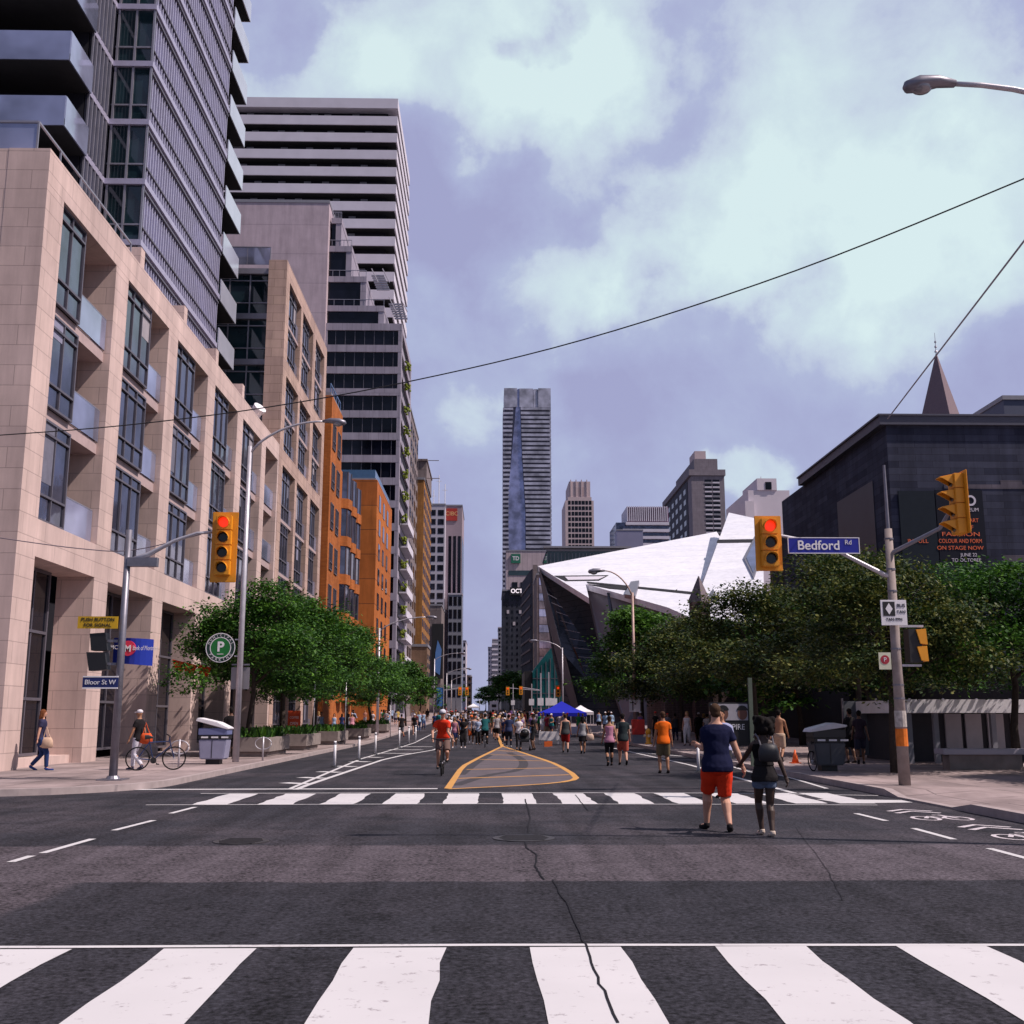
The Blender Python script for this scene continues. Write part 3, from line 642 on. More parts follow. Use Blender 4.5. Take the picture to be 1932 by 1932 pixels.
# ---- B4 dark banded office block
b4 = thing('dark_banded_office_block', 'dark glass office block with pale bands and a blank pink wall behind orange brick', 'building', (-20, 180, 0))
Y4 = 172; XR = WY(757, 700, Y4).x; XL = WY(612, 700, Y4).x; ZT = WY(690, 610, Y4).z
MB().box(XL - 2, XR - .3, Y4 + .4, Y4 + 24, 0, ZT - .5).build('core_wall', DARK, b4)
nb = int(ZT / 3.8)
for k_ in range(nb + 1):
    z = ZT - 1.2 - k_ * 3.75
    if z < 1: break
    q = MB(); q.box(XL, XR + .01, Y4, Y4 + 1, z, z + 1.2); q.box(XR - 1, XR + .012, Y4 + 1, Y4 + 22, z, z + 1.2); q.build('spandrel_band', BAND, b4)
    q = MB().box(XL + .2, XR - .6, Y4 + .3, Y4 + .4, z - 2.55, z); o = q.build('window_band', DGLASS, b4)
    q = MB(); [q.box(XL + i * 1.6, XL + i * 1.6 + .08, Y4 + .22, Y4 + .3, z - 2.55, z) for i in range(1, 8)]; q.build('mullions', FRAME, o)
q = MB(); q.box(XR - .6, XR, Y4 + .02, Y4 + 1.2, 0, ZT - .01); q.box(XL, XL + .3, Y4 + .02, Y4 + 1, 0, ZT - .01); q.box(XR - .6, XR - .01, Y4 + 20, Y4 + 21.9, 0, ZT - .01); q.build('corner_pier', BAND, b4)
q = MB(); pz = WY(620, 383, Y4 - .6).z; q.box(-48, XL - .02, Y4 - .6, Y4 + 20, 0, pz); q.build('blank_wall', PINK, b4)
q = MB(); q.box(-48, XL + .08, Y4 - .7, Y4 + 20, pz, pz + .5); q.build('parapet', GREY, b4)
steps = [(612, 725, 577, 610), (614, 690, 522, 577), (616, 661, 465, 522), (622, 640, 412, 465)]
for i, (a, b_, t_, u_) in enumerate(steps):
    x0, x1 = WY(a, 500, Y4).x, WY(b_, 500, Y4).x; z1, z0 = WY(690, t_, Y4 + 1).z, WY(690, u_, Y4 + 1).z
    MB().box(x0, x1, Y4 + 1.2, Y4 + 14, z0 - .3, z1 - 1.0).build('terrace_window_band', DGLASS, b4)
    q = MB(); q.box(x0 - .1, x1 + .1, Y4 + .9, Y4 + 14, z1 - 1.0, z1); q.box(x1 - .9, x1 + .05, Y4 + 1, Y4 + 14, z0 - .3, z1 - 1.0)
    q.build('terrace_band', BAND, b4)
    if i < 2:
        q = MB(); w_ = 2.2
        for s_ in range(7): q.box(x1 + .3 + s_ * .22, x1 + .3 + w_ + s_ * .22, Y4 + 6 - s_ * .5, Y4 + 6.3 - s_ * .5, z1 + 3.2 - s_ * .62 - 1, z1 + 3.45 - s_ * .62 - 1)
        q.bar((x1 + .3, Y4 + 6, z1 + 3.6), (x1 + 1.9, Y4 + 2.5, z1 - .4), .12); q.bar((x1 + w_, Y4 + 6, z1 + 3.6), (x1 + w_ + 1.6, Y4 + 2.5, z1 - .4), .12)
        q.build('terrace_stair', RAIL, b4)
    q = MB(); rail(q, (x0, Y4 + 1), (x1, Y4 + 1), z1, 1.1, .05, 6); q.build('handrail', RAIL, b4)
GRN = mat('balcony_plants', (.16, .20, .03), .8, 0, .5, 1.5)
for k_ in range(15):
    z = 6.5 + k_ * 3.75
    if k_ < 8:
        q = MB(); q.box(XR + .02, XR + 1.3, Y4 + 3.5, Y4 + 17, z - .1, z + .15); q.box(XR + 1.15, XR + 1.3, Y4 + 3.5, Y4 + 17, z + .15, z + 1.15); q.build('side_balcony', CONCW, b4)
    q = MB(); random.seed(k_)
    for _ in range(22): c = (XR + .3 + random.random() * .9, Y4 + 2.5 + random.random() * 3, z + .3 + random.random() * 1.3); q.ball(c, .22, .25, .2, 5, 3)
    q.build('balcony_plants', GRN, b4)
# ---- B3 striped tower
b3 = thing('striped_apartment_tower', 'tall white-banded apartment tower with wraparound balconies behind the pink wall', 'building', (-28, 200, 0))
Y3 = 187; p_ = WY(751, 186, Y3); X3 = p_.x; Z3 = p_.z; Y3b = WX(770, 500, X3)[1]; fh = (WY(750, 215, Y3).z - WY(750, 510, Y3).z) / 9.05
X3l = -62
MB().box(X3l, X3 - 2.0, Y3 + 2, Y3b - 2, 20, Z3 - 1).build('core_wall', DARK, b3)
MB().box(X3l, X3, Y3, Y3b, Z3 - 2.0, Z3).build('roof', CONCW, b3)
for k_ in range(24):
    z = Z3 - 2.0 - (k_ + 1) * fh
    if z < 55: break
    q = MB(); q.box(X3l, X3, Y3, Y3 + .25, z, z + fh * .52); q.box(X3 - .25, X3, Y3 + .25, Y3b, z, z + fh * .52); q.build('balustrade', CONCW, b3)
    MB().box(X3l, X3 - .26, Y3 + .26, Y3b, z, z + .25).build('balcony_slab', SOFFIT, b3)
    for i in range(6):
        if k_ > 10: break
        xx = X3 - 5.5 - i * 5.1 - random.random() * 3; win(b3, xx, Y3 + 1.94, z + fh * .5, 1.3, fh - .5, GREY, name='door')
for px in (583, 636):
    x = WY(px, 180, Y3 + 5).x; q = MB(); q.tube([(x, Y3 + 5, Z3), (x, Y3 + 5, Z3 + 2.4)], .08, 5); q.tube([(x - .4, Y3 + 5, Z3 + 1.2), (x + .1, Y3 + 5, Z3 + 2.2)], .06, 4); q.build('antenna', WHITE, b3)
# ---- small stack of narrow street fronts further on
def block(name, label, pxl, pxr, pyt, Y, depth, wallm, cols=0, rows=0, wf=.6, hf=.6, gm=None, x1=None, x0=None, z0=0, side=None, bands=False, ztop=None, fr=(0, 0, 0, 0), cat='building'):
    a = WY(pxl, pyt, Y); b_ = WY(pxr, pyt, Y); xl = x0 if x0 is not None else a.x; xr = x1 if x1 is not None else b_.x; zt_ = ztop or (a.z + b_.z) / 2
    t = thing(name, label, cat, ((xl + xr) / 2, Y + depth / 2, z0))
    MB().box(xl, xr, Y, Y + depth, z0, zt_).build('wall', wallm, t)
    q = MB(); q.box(xl - .15, xr + .15, Y - .15, Y + depth, zt_, zt_ + .5); q.build('roof', GREY if wallm != GREY else CONC, t)
    if cols:
        l_, r_, b0, t0 = fr; W_ = (xr - xl - l_ - r_) / cols; zb = max(z0 + 4, gz(Y) + 4) + b0; H_ = (zt_ - t0 - zb) / rows
        for i in range(cols):
            for j in range(rows): win(t, xl + l_ + (i + .5) * W_, Y - .02, zb + (j + .5) * H_, W_ * wf, H_ * hf, gm or DGLASS)
    if bands:
        q = MB(); H_ = (zt_ - z0 - 4) / rows
        for j in range(rows): q.box(xl - .3, xr + .3, Y - .35, Y + depth * .9, z0 + 4 + j * H_, z0 + 4 + j * H_ + H_ * .28)
        q.build('balcony_bands', CONCW, t)
    if side:
        sc_, sr = side; zb = max(z0 + 4, gz(Y) + 4); H_ = (zt_ - zb - 1) / sr; xs = xr + .02 if xr < 0 else xl - .02
        for i in range(sc_):
            for j in range(sr): win(t, xs, Y + (i + .5) * depth / sc_, zb + (j + .5) * H_, depth / sc_ * .55, H_ * .55, gm or DGLASS, pi / 2)
    t['_x'] = (xl, xr); t['_z'] = zt_; return t
TAN = brick_mat('tan_brick', (.30, .19, .13), (.26, .16, .11), (.2, .14, .11), .5, .16, .02, dirt=.3)
BRN = brick_mat('brown_concrete', (.27, .22, .22), (.23, .19, .20), (.15, .12, .13), 3, 3.4, .06, dirt=.3)
OCH = brick_mat('ochre_brick', (.42, .20, .06), (.36, .16, .05), (.28, .15, .08), .5, .16, .02, dirt=.3)
t7 = block('brown_slab_block', 'narrow brown concrete block squeezed beside the dark banded office block', 742, 771, 760, 197, 28, BRN, x0=-30, side=(5, 16))
t8 = block('ochre_brick_tower', 'ochre brick tower with a dark plant box on top, left side of the street', 783, 800, 905, 228, 30, OCH, x0=-30, side=(6, 16))
q = MB(); z8 = t8['_z']; xr = t8['_x'][1]; q.box(-26, xr + .4, 230, 250, z8 + .5, z8 + 4.6); q.box(-26, xr + .6, 229.6, 250, z8 + 4.6, z8 + 5.0); q.box(xr - 4, xr + 3, 231, 231.15, z8 + 4.9, z8 + 5.02); q.box(xr - 4, xr + 3.2, 231, 231.15, z8 + .9, z8 + 1.05)
q.build('plant_box', BRN, t8)
t8b = block('tan_stone_corner_block', 'lower tan stone corner block with arched relief left of the street', 776, 806, 1290 - 70, 215, 10, TAN, x0=-30, side=(2, 5))
t8c = block('billboard_block', 'grey block carrying a tall dark advertising panel, left side of the street', 815, 833, 1143, 300, 20, BRN, x0=-32)
x = t8c['_x'][1]
q = MB().box(x - 2.5, x + .6, 299.6, 299.85, 12, 27); o = q.build('advert_panel', BLACK, t8c); q = MB(); q.poly([(x - 1.6, 299.58, 14), (x - .2, 299.58, 13), (x + .2, 299.58, 20), (x - .9, 299.58, 22.5), (x - 1.5, 299.58, 19)], (0, -.05, 0)); q.build('advert_figure', mat('advert_blue', (.10, .22, .5), .5), o)
t9 = block('white_grid_tower', 'slim white tower with a fine grid of windows, left of the red-topped slab', 812, 840, 953, 345, 25, CONC, 5, 19, .72, .62, SGLASS, x0=-34, fr=(6, 0, 4, 1))
q = MB(); x = t9['_x'][1]; z9 = t9['_z']
for i, (dx, h_) in enumerate(((-4, 6), (-2.3, 11), (-.3, 8))): q.tube([(x + dx, 350, z9), (x + dx, 350, z9 + h_)], .15, 5); q.bar((x + dx - .8, 350, z9 + h_ - 2), (x + dx + .8, 350, z9 + h_ - 2), .15)
q.build('antenna', WHITE, t9)
t10 = block('dark_striped_bank_tower', 'dark striped tower with a red bank sign on top, left of the sky gap', 840, 872, 955, 352, 26, mat('mauve_pier', (.30, .24, .28), .8), x0=None, side=None)
xl, xr = t10['_x']; zt_ = t10['_z']
for i in range(3):
    a = xl + 1.2 + i * (xr - xl - 1.0) / 3; win(t10, a + .5, 351.97, (zt_ - 6) / 2, (xr - xl) / 3 - .9, zt_ - 14, DGLASS)
for i in range(6): win(t10, xr + .02, 354 + i * 4, (zt_ - 6) / 2, 2.8, zt_ - 14, DGLASS, pi / 2)
q = MB().box(xl + .3, xr - 1.6, 351.7, 351.95, zt_ - 4.9, zt_ - .8); o = q.build('bank_sign', mat('bank_red', (.36, .03, .02), .5), t10)
text('CIBC', 1.9, ((xl + xr) / 2 - .6, 351.66, zt_ - 2.6), mat('sign_gold', (.75, .42, .18), .5), o)
block('grey_podium_tower', 'low grey glazed block under the dark striped tower', 846, 872, 1122, 346, 5, GREY, 3, 8, .7, .7, DGLASS)
block('far_cream_block', 'small cream block at the left edge of the sky gap', 868, 879, 1210, 520, 30, CONC, 2, 9, .6, .5)
block('far_tan_block', 'small tan block lowest at the left edge of the sky gap', 876, 889, 1275, 620, 30, TAN, 2, 5, .6, .5)
# ================================================================ RIGHT SIDE AND SKYLINE
block('far_slim_apartments', 'pale slim apartment block at the right edge of the sky gap', 921, 936, 1222, 620, 30, CONC, 3, 14, .6, .6, SGLASS)
r1 = block('far_balcony_apartments', 'apartment block with stacked white balconies on the right of the sky gap', 929, 951, 1207, 560, 30, GREY, 0, 14, bands=True)
block('grey_far_office', 'grey office rising just behind the dark sign block', 940, 962, 1185, 500, 24, GREY, 4, 18, .6, .5)
# supertall
sp_ = thing('supertall_residential_tower', 'tallest tower of the skyline, grey balconied skin with a tapering blue glass strip', 'building', (45, 840, 0))
YT = 825; a = WY(951, 732, YT); b_ = WY(1039, 732, YT); xl, xr, ZT_ = a.x, b_.x, a.z; w_ = xr - xl
TWG = glass_mat('tower_grey_glass', (.38, .38, .47), .4, .1, .05, .8, scale=.12); TWB = glass_mat('tower_blue_glass', (.27, .28, .46), .22, .45, .05, 1, scale=.15)
MB().box(xl + 1, xr - 1, YT + 1, YT + 34, 0, ZT_ - 1).build('core_wall', mat('tower_dark', (.10, .10, .15), .6), sp_)
q = MB(); q.box(xl, xl + w_ * .28, YT, YT + 34, ZT_ - 15.5, ZT_); q.box(xl + w_ * .33, xl + w_ * .62, YT, YT + 34, ZT_ - 15.5, ZT_ - .3); q.box(xl + w_ * .63, xl + w_ * .72, YT + .6, YT + 34, ZT_ - 15.5, ZT_ - .6); q.box(xl + w_ * .73, xr, YT, YT + 34, ZT_ - 15.5, ZT_); q.build('crown', TWG, sp_)
q = MB(); q.poly([(xl + w_ * .29, YT + .3, ZT_ - .5), (xl + w_ * .33, YT + .3, ZT_ - .5), (xl + w_ * .38, YT + .3, ZT_ - 55), (xl + w_ * .45, YT + .3, ZT_ - 100), (xl + w_ * .45, YT + .3, 0), (xl + w_ * .13, YT + .3, 0), (xl + w_ * .09, YT + .3, ZT_ - 85)], (0, 1.2, 0)); q.build('glass_strip', TWB, sp_)
nfl = 62
for k_ in range(nfl):
    z = ZT_ - 16.2 - (k_ + .5) * 3.55
    fz = (ZT_ - z) / 100
    xb = xl + w_ * (.33 + .05 * min(fz * 1.8, 1) + .07 * max(0, min((fz - .55) / .45, 1))); xa = xl + w_ * max(.10, .22 - .13 * min(fz, 1))
    q = MB(); q.box(xb + .3, xr, YT - .7, YT + 3, z, z + 2.05); q.box(xr - 1.5, xr, YT + 3, YT + 33, z, z + 2.05); q.build('balcony_band', TWG, sp_); q = MB(); q.box(xl - .8 - (k_ % 3) * .1, xa, YT - .7 + (k_ % 2) * .15, YT + 3, z, z + 1.7); q.box(xl - .8, xl + 1.2, YT + 3, YT + 33, z, z + 1.7)
    q.build('balcony_band', TWG, sp_)
# TD building + OCT building
td = block('pink_bank_tower', 'pale pink panelled office tower with a square green bank sign near its top', 955, 1037, 1040, 430, 30, brick_mat('pink_panels', (.50, .41, .44), (.47, .39, .42), (.33, .27, .30), 1.9, 40, .08, dirt=.12))
xl, xr = td['_x']; z_ = td['_z']
for i in range(4): win(td, xl + 3.4 + i * 3.4, 429.9, z_ - 13.7, 2.2, 2.4, DGLASS); win(td, xl + 3.4 + i * 3.4, 429.9, z_ - 17.5, 2.2, 1.4, DGLASS)
win(td, (xl + xr) / 2, 429.9, z_ - 8.8, xr - xl - 2, 2.0, TGLASS)
o = MB().box(xl + 2.0, xl + 5.7, 429.4, 429.9, z_ - 4.9, z_ - 1.2).build('bank_sign', mat('bank_green', (.012, .14, .085), .5), td); text('TD', 2.2, (xl + 3.85, 429.36, z_ - 3.05), WHITE, o, sx=.9, bold=.06)
DKB = brick_mat('dark_blue_panels', (.055, .06, .085), (.045, .05, .07), (.03, .03, .04), 2.6, 3.2, .05, dirt=.3)
oc = block('dark_sign_block', 'dark blue grey block of small windows with a lit date sign on its parapet', 948, 990, 1115, 372, 30, DKB, 4, 17, .30, .42, DGLASS, fr=(.8, 0, 0, 2))
xl, xr = oc['_x']; z_ = oc['_z']
for i in range(3): win(oc, xl + 1.9 + i * 2.1, 371.9, z_ - 4.2 - (i % 2) * 4 - 3, .8, 1.2, mat('blind_white', (.5, .45, .5), .6))
o = MB().box(WY(962, 1105, 371).x, WY(996, 1105, 371).x, 371.2, 371.9, z_ - 1.5, z_ + 1.2).build('date_sign', BLACK, oc); text('OCT 4', 2.0, (WY(979, 1105, 371).x, 371.16, z_ - .15), emit_mat('sign_light', (1, .9, .95), .8), o, sx=.95, bold=.05)
ang = thing('angled_fin_office', 'dark angled office with stacked sunshade fins beside the date sign block', 'building', (14, 310, 0))
A = WY(984, 1120, 330); B = WY(1001, 1070, 300); C = WY(1013, 1068, 292)
MB().poly([(A.x, 330, 0), (B.x, 300, 0), (C.x, 292, 0), (C.x + 8, 330, 0)], (0, 0, C.z)).build('wall', DKB, ang)
for k_ in range(16):
    z = 5 + k_ * 3.0
    if z > A.z - .5: break
    q = MB(); q.bar((A.x - .12, 330, z), (B.x - .12, 300, z), .3, .5); q.build('sunshade_fin', BRN, ang)
q = MB(); q.box(B.x + .3, C.x + .1, 291.5, 292, 0, C.z + .3); q.build('corner_pier', BRN, ang)
gr = block('mirrored_grid_office', 'mirrored office with a pink and blue window grid just left of the angular museum', 1013, 1062, 1085, 268, 20, BRN)
xl, xr = gr['_x']; z_ = gr['_z']
PPANE = [glass_mat('mirror_pane_a', (.62, .55, .72), .08, .8, .04, 1), glass_mat('mirror_pane_b', (.40, .30, .32), .10, .6, .04, 1), glass_mat('mirror_pane_c', (.52, .46, .62), .08, .8, .04, 1)]
for i in range(6):
    for j in range(13): win(gr, xl + .5 + (i + .5) * (xr - xl - .6) / 6, 267.96, z_ - 1.6 - j * 1.95, (xr - xl) / 6 - .14, 1.8, PPANE[1 if j % 2 else (0 if (i + j) % 3 else 2)])
teal = thing('teal_glass_pavilion', 'low dark teal glass pavilion at the foot of the mirrored office', 'building', (14, 230, 1))
TEAL = glass_mat('teal_glass', (.01, .10, .11), .12, .1, .1, .8)
a = WY(1005, 1285, 225).x; c = WY(1072, 1285, 225).x
MB().poly([(a, 225, 0), (c, 225, 0), (c, 225, 17.5), (a + 3.6, 225, 15.5), (a, 225, 11)], (0, 15, 0)).build('wall', TEAL, teal)
q = MB(); [q.box(a + i * (c - a) / 8 - .06, a + i * (c - a) / 8 + .06, 224.9, 225, 0, 10.8 + i * .7) for i in range(1, 9)]; [q.box(a, c, 224.9, 224.99, z - .05, z + .05) for z in (3.5, 6.5, 9.5)]; q.build('mullions', FRAME, teal)
MB().box(WY(988, 1280, 232).x, a - .1, 226, 245, 0, 11).build('side_wing', BLACK, teal)
bk = block('long_dark_glass_hall', 'long low dark glass roof storey showing behind the white museum roof', 1032, 1190, 1040, 300, 25, TGLASS)
xl, xr = bk['_x']; z_ = bk['_z']
q = MB(); [q.box(xl + i * 1.0, xl + i * 1.0 + .12, 299.8, 300, z_ - 8, z_ - .6) for i in range(24)]; q.box(xl - 1, xr, 299, 302, z_ + .8, z_ + 1.3); q.build('fins', GREY, bk)
# pink deco tower
dc = thing('pink_deco_office_tower', 'pink stone office tower with stepped top and window grid right of the tallest tower', 'building', (60, 610, 0))
Y_ = 600; a = WY(1066, 908, Y_); b_ = WY(1120, 938, Y_); c = WY(1072, 920, Y_); xl, xr = a.x, b_.x
DP = mat('deco_stone', (.52, .42, .43), .8, 0, .08, .3)
q = MB(); q.box(xl, xr, Y_, Y_ + 30, 0, b_.z - 2); q.box(xl + 1.5, xr - 1.2, Y_ + .02, Y_ + 30, b_.z - 2, b_.z); q.box(xl + 2.3, xr - 1.8, Y_ + .5, Y_ + 28, b_.z, a.z); [q.box(xl + 3 + i * (w0), xl + 3.5 + i * (w0), Y_ + .1, Y_ + 1, b_.z, a.z + 1) for w0 in [(xr - xl - 7) / 3] for i in range(4)]; q.build('wall', DP, dc)
for i in range(7):
    for j in range(13): win(dc, xl + 1.4 + (i + .5) * (xr - xl - 2.4) / 7, Y_ - .02, b_.z - 3.2 - j * 3.15, 1.45 if i not in (2, 4) else 1.75, 2.2, DGLASS)
for i in range(3): win(dc, (xl + xr) / 2 - 1.9 + i * 2, Y_ + .45, b_.z + 3.3, 1.2, 5, REVEAL)
# banded tower with striped crown
bt = thing('white_banded_hotel', 'white banded hotel with a vertically striped crown, half hidden behind the white museum roof', 'building', (90, 470, 0))
Y_ = 450; a = WY(1155, 985, Y_); b_ = WY(1262, 985, Y_); cz = WY(1200, 955, Y_).z; c0 = WY(1183, 955, Y_).x; bx = WY(1163, 1000, Y_).x
MB().box(bx, b_.x, Y_ + 1, Y_ + 26, 0, a.z).build('wall', SGLASS, bt)
q = MB(); n_ = 20; [q.box(c0 + i * (b_.x - c0) / n_, c0 + (i + .45) * (b_.x - c0) / n_, Y_, Y_ + 20, a.z + .5, cz) for i in range(n_)]; q.build('crown', CONCW, bt)
MB().box(c0 + .2, b_.x, Y_ + .6, Y_ + 20, a.z, cz - .3).build('crown_core', mat('crown_maroon', (.14, .05, .12), .6), bt)
for k_ in range(9):
    z = a.z - 1 - k_ * 3.0; q = MB(); sh = max(0, 4 - k_ * 1.3); q.box(bx + sh - (2.2 if k_ > 3 else 0), b_.x, Y_ - .6, Y_ + 2, z - .2, z + 1.0); q.build('balcony_band', CONCW, bt)
bb = WY(1215, 1000, Y_ - 8)
block('blue_grey_panel_block', 'blank blue grey block standing before the white banded hotel', 1164, 1213, 1001, 440, 8, mat('blue_grey_panel', (.20, .20, .31), .6, 0, .1, .2))
# brutalist slab
sl = thing('grey_concrete_slab_tower', 'grey brown concrete slab tower with shaded side and two columns of balconies', 'building', (145, 740, 0))
Y_ = 700; g7 = lambda x, y: WY(x, y, Y_); a = g7(1303, 866); b_ = g7(1365, 866); t0 = g7(1320, 866).z; zc7 = g7(1320, 893).z
Yb = WX(1254, 960, a.x)[1]; zr = WX(1254, 905, a.x).z
GCN = brick_mat('brutalist_concrete', (.25, .22, .25), (.23, .20, .23), (.18, .16, .18), 40, 3.0, .05, dirt=.15); GDK = mat('brutalist_side_shaded', (.07, .07, .09), .85, 0, .12, .4)  # side concrete is a darker copy, the shade of that face put into its colour
MB().box(a.x + .1, b_.x, Y_, Yb, 0, zc7).build('wall', GCN, sl)
MB().box(a.x - .3, a.x + .1, Y_ + 14, Yb - 1, 0, zc7 - 2).build('shaded_side_wall', GDK, sl)
q = MB(); x0 = g7(1309, 866).x; x1 = g7(1353, 866).x; q.poly([(x0, Y_ - .5, zc7), (x0, Y_ - .5, t0), (x1, Y_ - .5, t0), (x1, Y_ - .5, zc7)], (0, Yb - Y_ - 40, 0)); q.box(a.x - 1.5, b_.x + .8, Y_ - .8, Yb + 1, zc7 - 1.5, zc7 + 2.5); q.build('cornice', GCN, sl)
MB().box(g7(1312, 850).x, g7(1333, 850).x, Y_ + 3, Y_ + 22, t0, g7(1320, 849).z).build('roof_plant', DP, sl)
for i in range(2):
    for j in range(17):
        xc = g7((1335.5, 1350.5)[i], 900).x; z = zc7 - 5.0 - j * 3.05; win(sl, xc, Y_ - .03, z, 4.6, 1.5, DGLASS); win(sl, xc, Y_ - .25, z - 1.3, 4.6, .95, CONCW if (i * 7 + j * 3) % 4 else GREY, name='balcony_panel')
for i in range(5):
    for j in range(6): win(sl, a.x - .36, Y_ + 24 + i * (Yb - Y_ - 30) / 5, zc7 - 8 - j * 7.2, 8, 3.4, DGLASS, pi / 2)
# white penthouse building
wp = thing('white_stepped_apartment_top', 'white stepped apartment building top between the slab tower and the dark museum', 'building', (52, 215, 0))
Y_ = 205; g_ = lambda x, y: WY(x, y, Y_)
q = MB(); q.box(g_(1412, 940).x, g_(1490, 940).x, Y_, Y_ + 20, 0, g_(1440, 925).z); q.box(g_(1429, 940).x, g_(1466, 940).x, Y_ - .2, Y_ + 12, g_(1440, 925).z, g_(1440, 903).z); q.box(g_(1403, 940).x, g_(1420, 940).x, Y_ - 1, Y_ + 8, 0, g_(1410, 947).z); q.build('wall', mat('white_render', (.66, .60, .66), .7, 0, .08, .3), wp)
win(wp, g_(1449, 910).x, Y_ - .25, g_(1449, 917).z, 1.2, 1.5, DGLASS)
for i in range(4): win(wp, g_(1429, 910).x - .02, Y_ + 1.5 + i * 2.6, g_(1449, 917).z, 1.2, 1.3, DGLASS, pi / 2)
q = MB(); q.tube([(g_(1443, 900).x, Y_ + 3, g_(1443, 903).z), (g_(1443, 900).x, Y_ + 3, g_(1443, 893).z)], .08, 5); q.build('antenna', METAL, wp)
SLOT = mat('dark_slot', (.03, .03, .035), .9)
# ---- angular crystal museum
def plane_hit(px, py, P0, nrm): r = ray(px, py); return EYE + r * ((P0 - EYE).dot(nrm) / r.dot(nrm))
def pl3(a, b_, c): A_, B_, C_ = (WY(*q) for q in (a, b_, c)); n = (B_ - A_).cross(C_ - A_).normalized(); return A_, n
WHR = brick_mat('crystal_white_metal', (.80, .80, .86), (.72, .72, .80), (.64, .64, .72), 9, 1.6, .03, dirt=.10, rough=.5)
cr = thing('angular_crystal_museum', 'huge angular museum of white metal roof planes over dark leaning walls, jutting toward the street', 'building', (30, 150, 0))
P0, n0 = pl3((1015, 1068, 165), (1352, 1003, 185), (1260, 1146, 128))
if n0.dot(EYE - P0) < 0: n0 = -n0
def face(name, pts, P, n, th, m, dz=0): return MB().poly([plane_hit(x, y, P + n * dz, n) for x, y in pts], -n * th).build(name, m, cr)
face('roof', [(1015, 1068), (1352, 1003), (1358, 1012), (1330, 1085), (1312, 1118), (1302, 1165), (1260, 1146), (1105, 1102), (1111, 1128), (1061, 1097)], P0, n0, .8, WHR)
face('skylight', [(1046, 1086), (1148, 1085), (1130, 1095), (1067, 1096)], P0, n0, .06, SLOT, .06); face('skylight_blind', [(1066, 1088), (1142, 1087), (1128, 1093), (1072, 1094)], P0, n0, .03, CONCW, .10)
face('gutter_seam', [(1107, 1097), (1312, 1117), (1311, 1121), (1110, 1100)], P0, n0, .05, SLOT, .08)
face('skylight', [(1108, 1102), (1200, 1108), (1196, 1114), (1150, 1110)], P0, n0, .05, SLOT, .08)
P1, n1 = pl3((1375, 967, 178), (1300, 1170, 122), (1445, 1170, 118))
if n1.dot(EYE - P1) < 0: n1 = -n1
face('roof', [(1375, 967), (1430, 979), (1438, 985), (1442, 1180), (1296, 1180), (1330, 1090)], P1, n1, .8, WHR, 0)
face('skylight', [(1354, 1018), (1422, 1017), (1420, 1023), (1352, 1024)], P1, n1, .06, SLOT, .06)
f_ = face('crystal_window', [(1403, 1052), (1426, 1008), (1436, 1050), (1422, 1090)], P1, n1, .25, METALD, .25); 
q = MB().poly([plane_hit(x, y, P1 + n1 * .32, n1) for x, y in ((1408, 1052), (1425, 1018), (1432, 1050), (1421, 1080))], -n1 * .05); q.build('pane', BGLASS, f_)
face('crystal_window', [(1345, 1110), (1356, 1130), (1334, 1130)], P1, n1, .3, METALD, .3)
face('crystal_window', [(1190, 1097), (1206, 1095), (1198, 1124), (1178, 1121)], P0, n0, .5, METALD, .5)
DKC = brick_mat('crystal_dark_metal', (.085, .085, .095), (.07, .07, .08), (.025, .025, .03), 6, .9, .03, dirt=.15); DKC2 = mat('crystal_grey_metal', (.15, .145, .175), .55, .3, .08, .4)
def dface(name, pts, m, th=1.0): return MB().poly([WY(*q) for q in pts], (0, th, 0)).build(name, m, cr)
dface('leaning_wall', [(1017, 1070, 166), (1061, 1099, 158), (1111, 1130, 150), (1108, 1106, 149), (1165, 1250, 138), (1185, 1370, 136), (1075, 1370, 140), (1045, 1240, 148)], DKC, 2)
dface('leaning_wall', [(1108, 1104, 148), (1150, 1116, 143), (1255, 1147, 130), (1290, 1170, 128), (1290, 1365, 128), (1180, 1365, 130), (1135, 1230, 139)], DKC2, 2)
o = dface('crystal_glazing', [(1030, 1108, 150), (1048, 1128, 147), (1142, 1268, 136), (1108, 1285, 136), (1062, 1232, 140)], DGLASS, .4)
q = MB()
for i in range(9):
    a = WY(1032 + i * 8.5, 1120 + i * 17, 146 - i * 1.1); b_ = WY(1050 + i * 11, 1130 + i * 16, 145 - i * 1.1); q.bar(a, b_, .06)
q.build('mullions', GREY, o)
dface('crystal_glazing', [(1145, 1118, 141), (1150, 1119, 141), (1164, 1190, 134), (1158, 1196, 134)], DGLASS, .3)
dface('leaning_wall', [(1018, 1072, 164), (1030, 1108, 152), (1070, 1250, 141), (1100, 1368, 138), (1080, 1368, 141), (1030, 1150, 152)], mat('crystal_edge', (.10, .10, .12), .6, .2, .1, .5), 1)
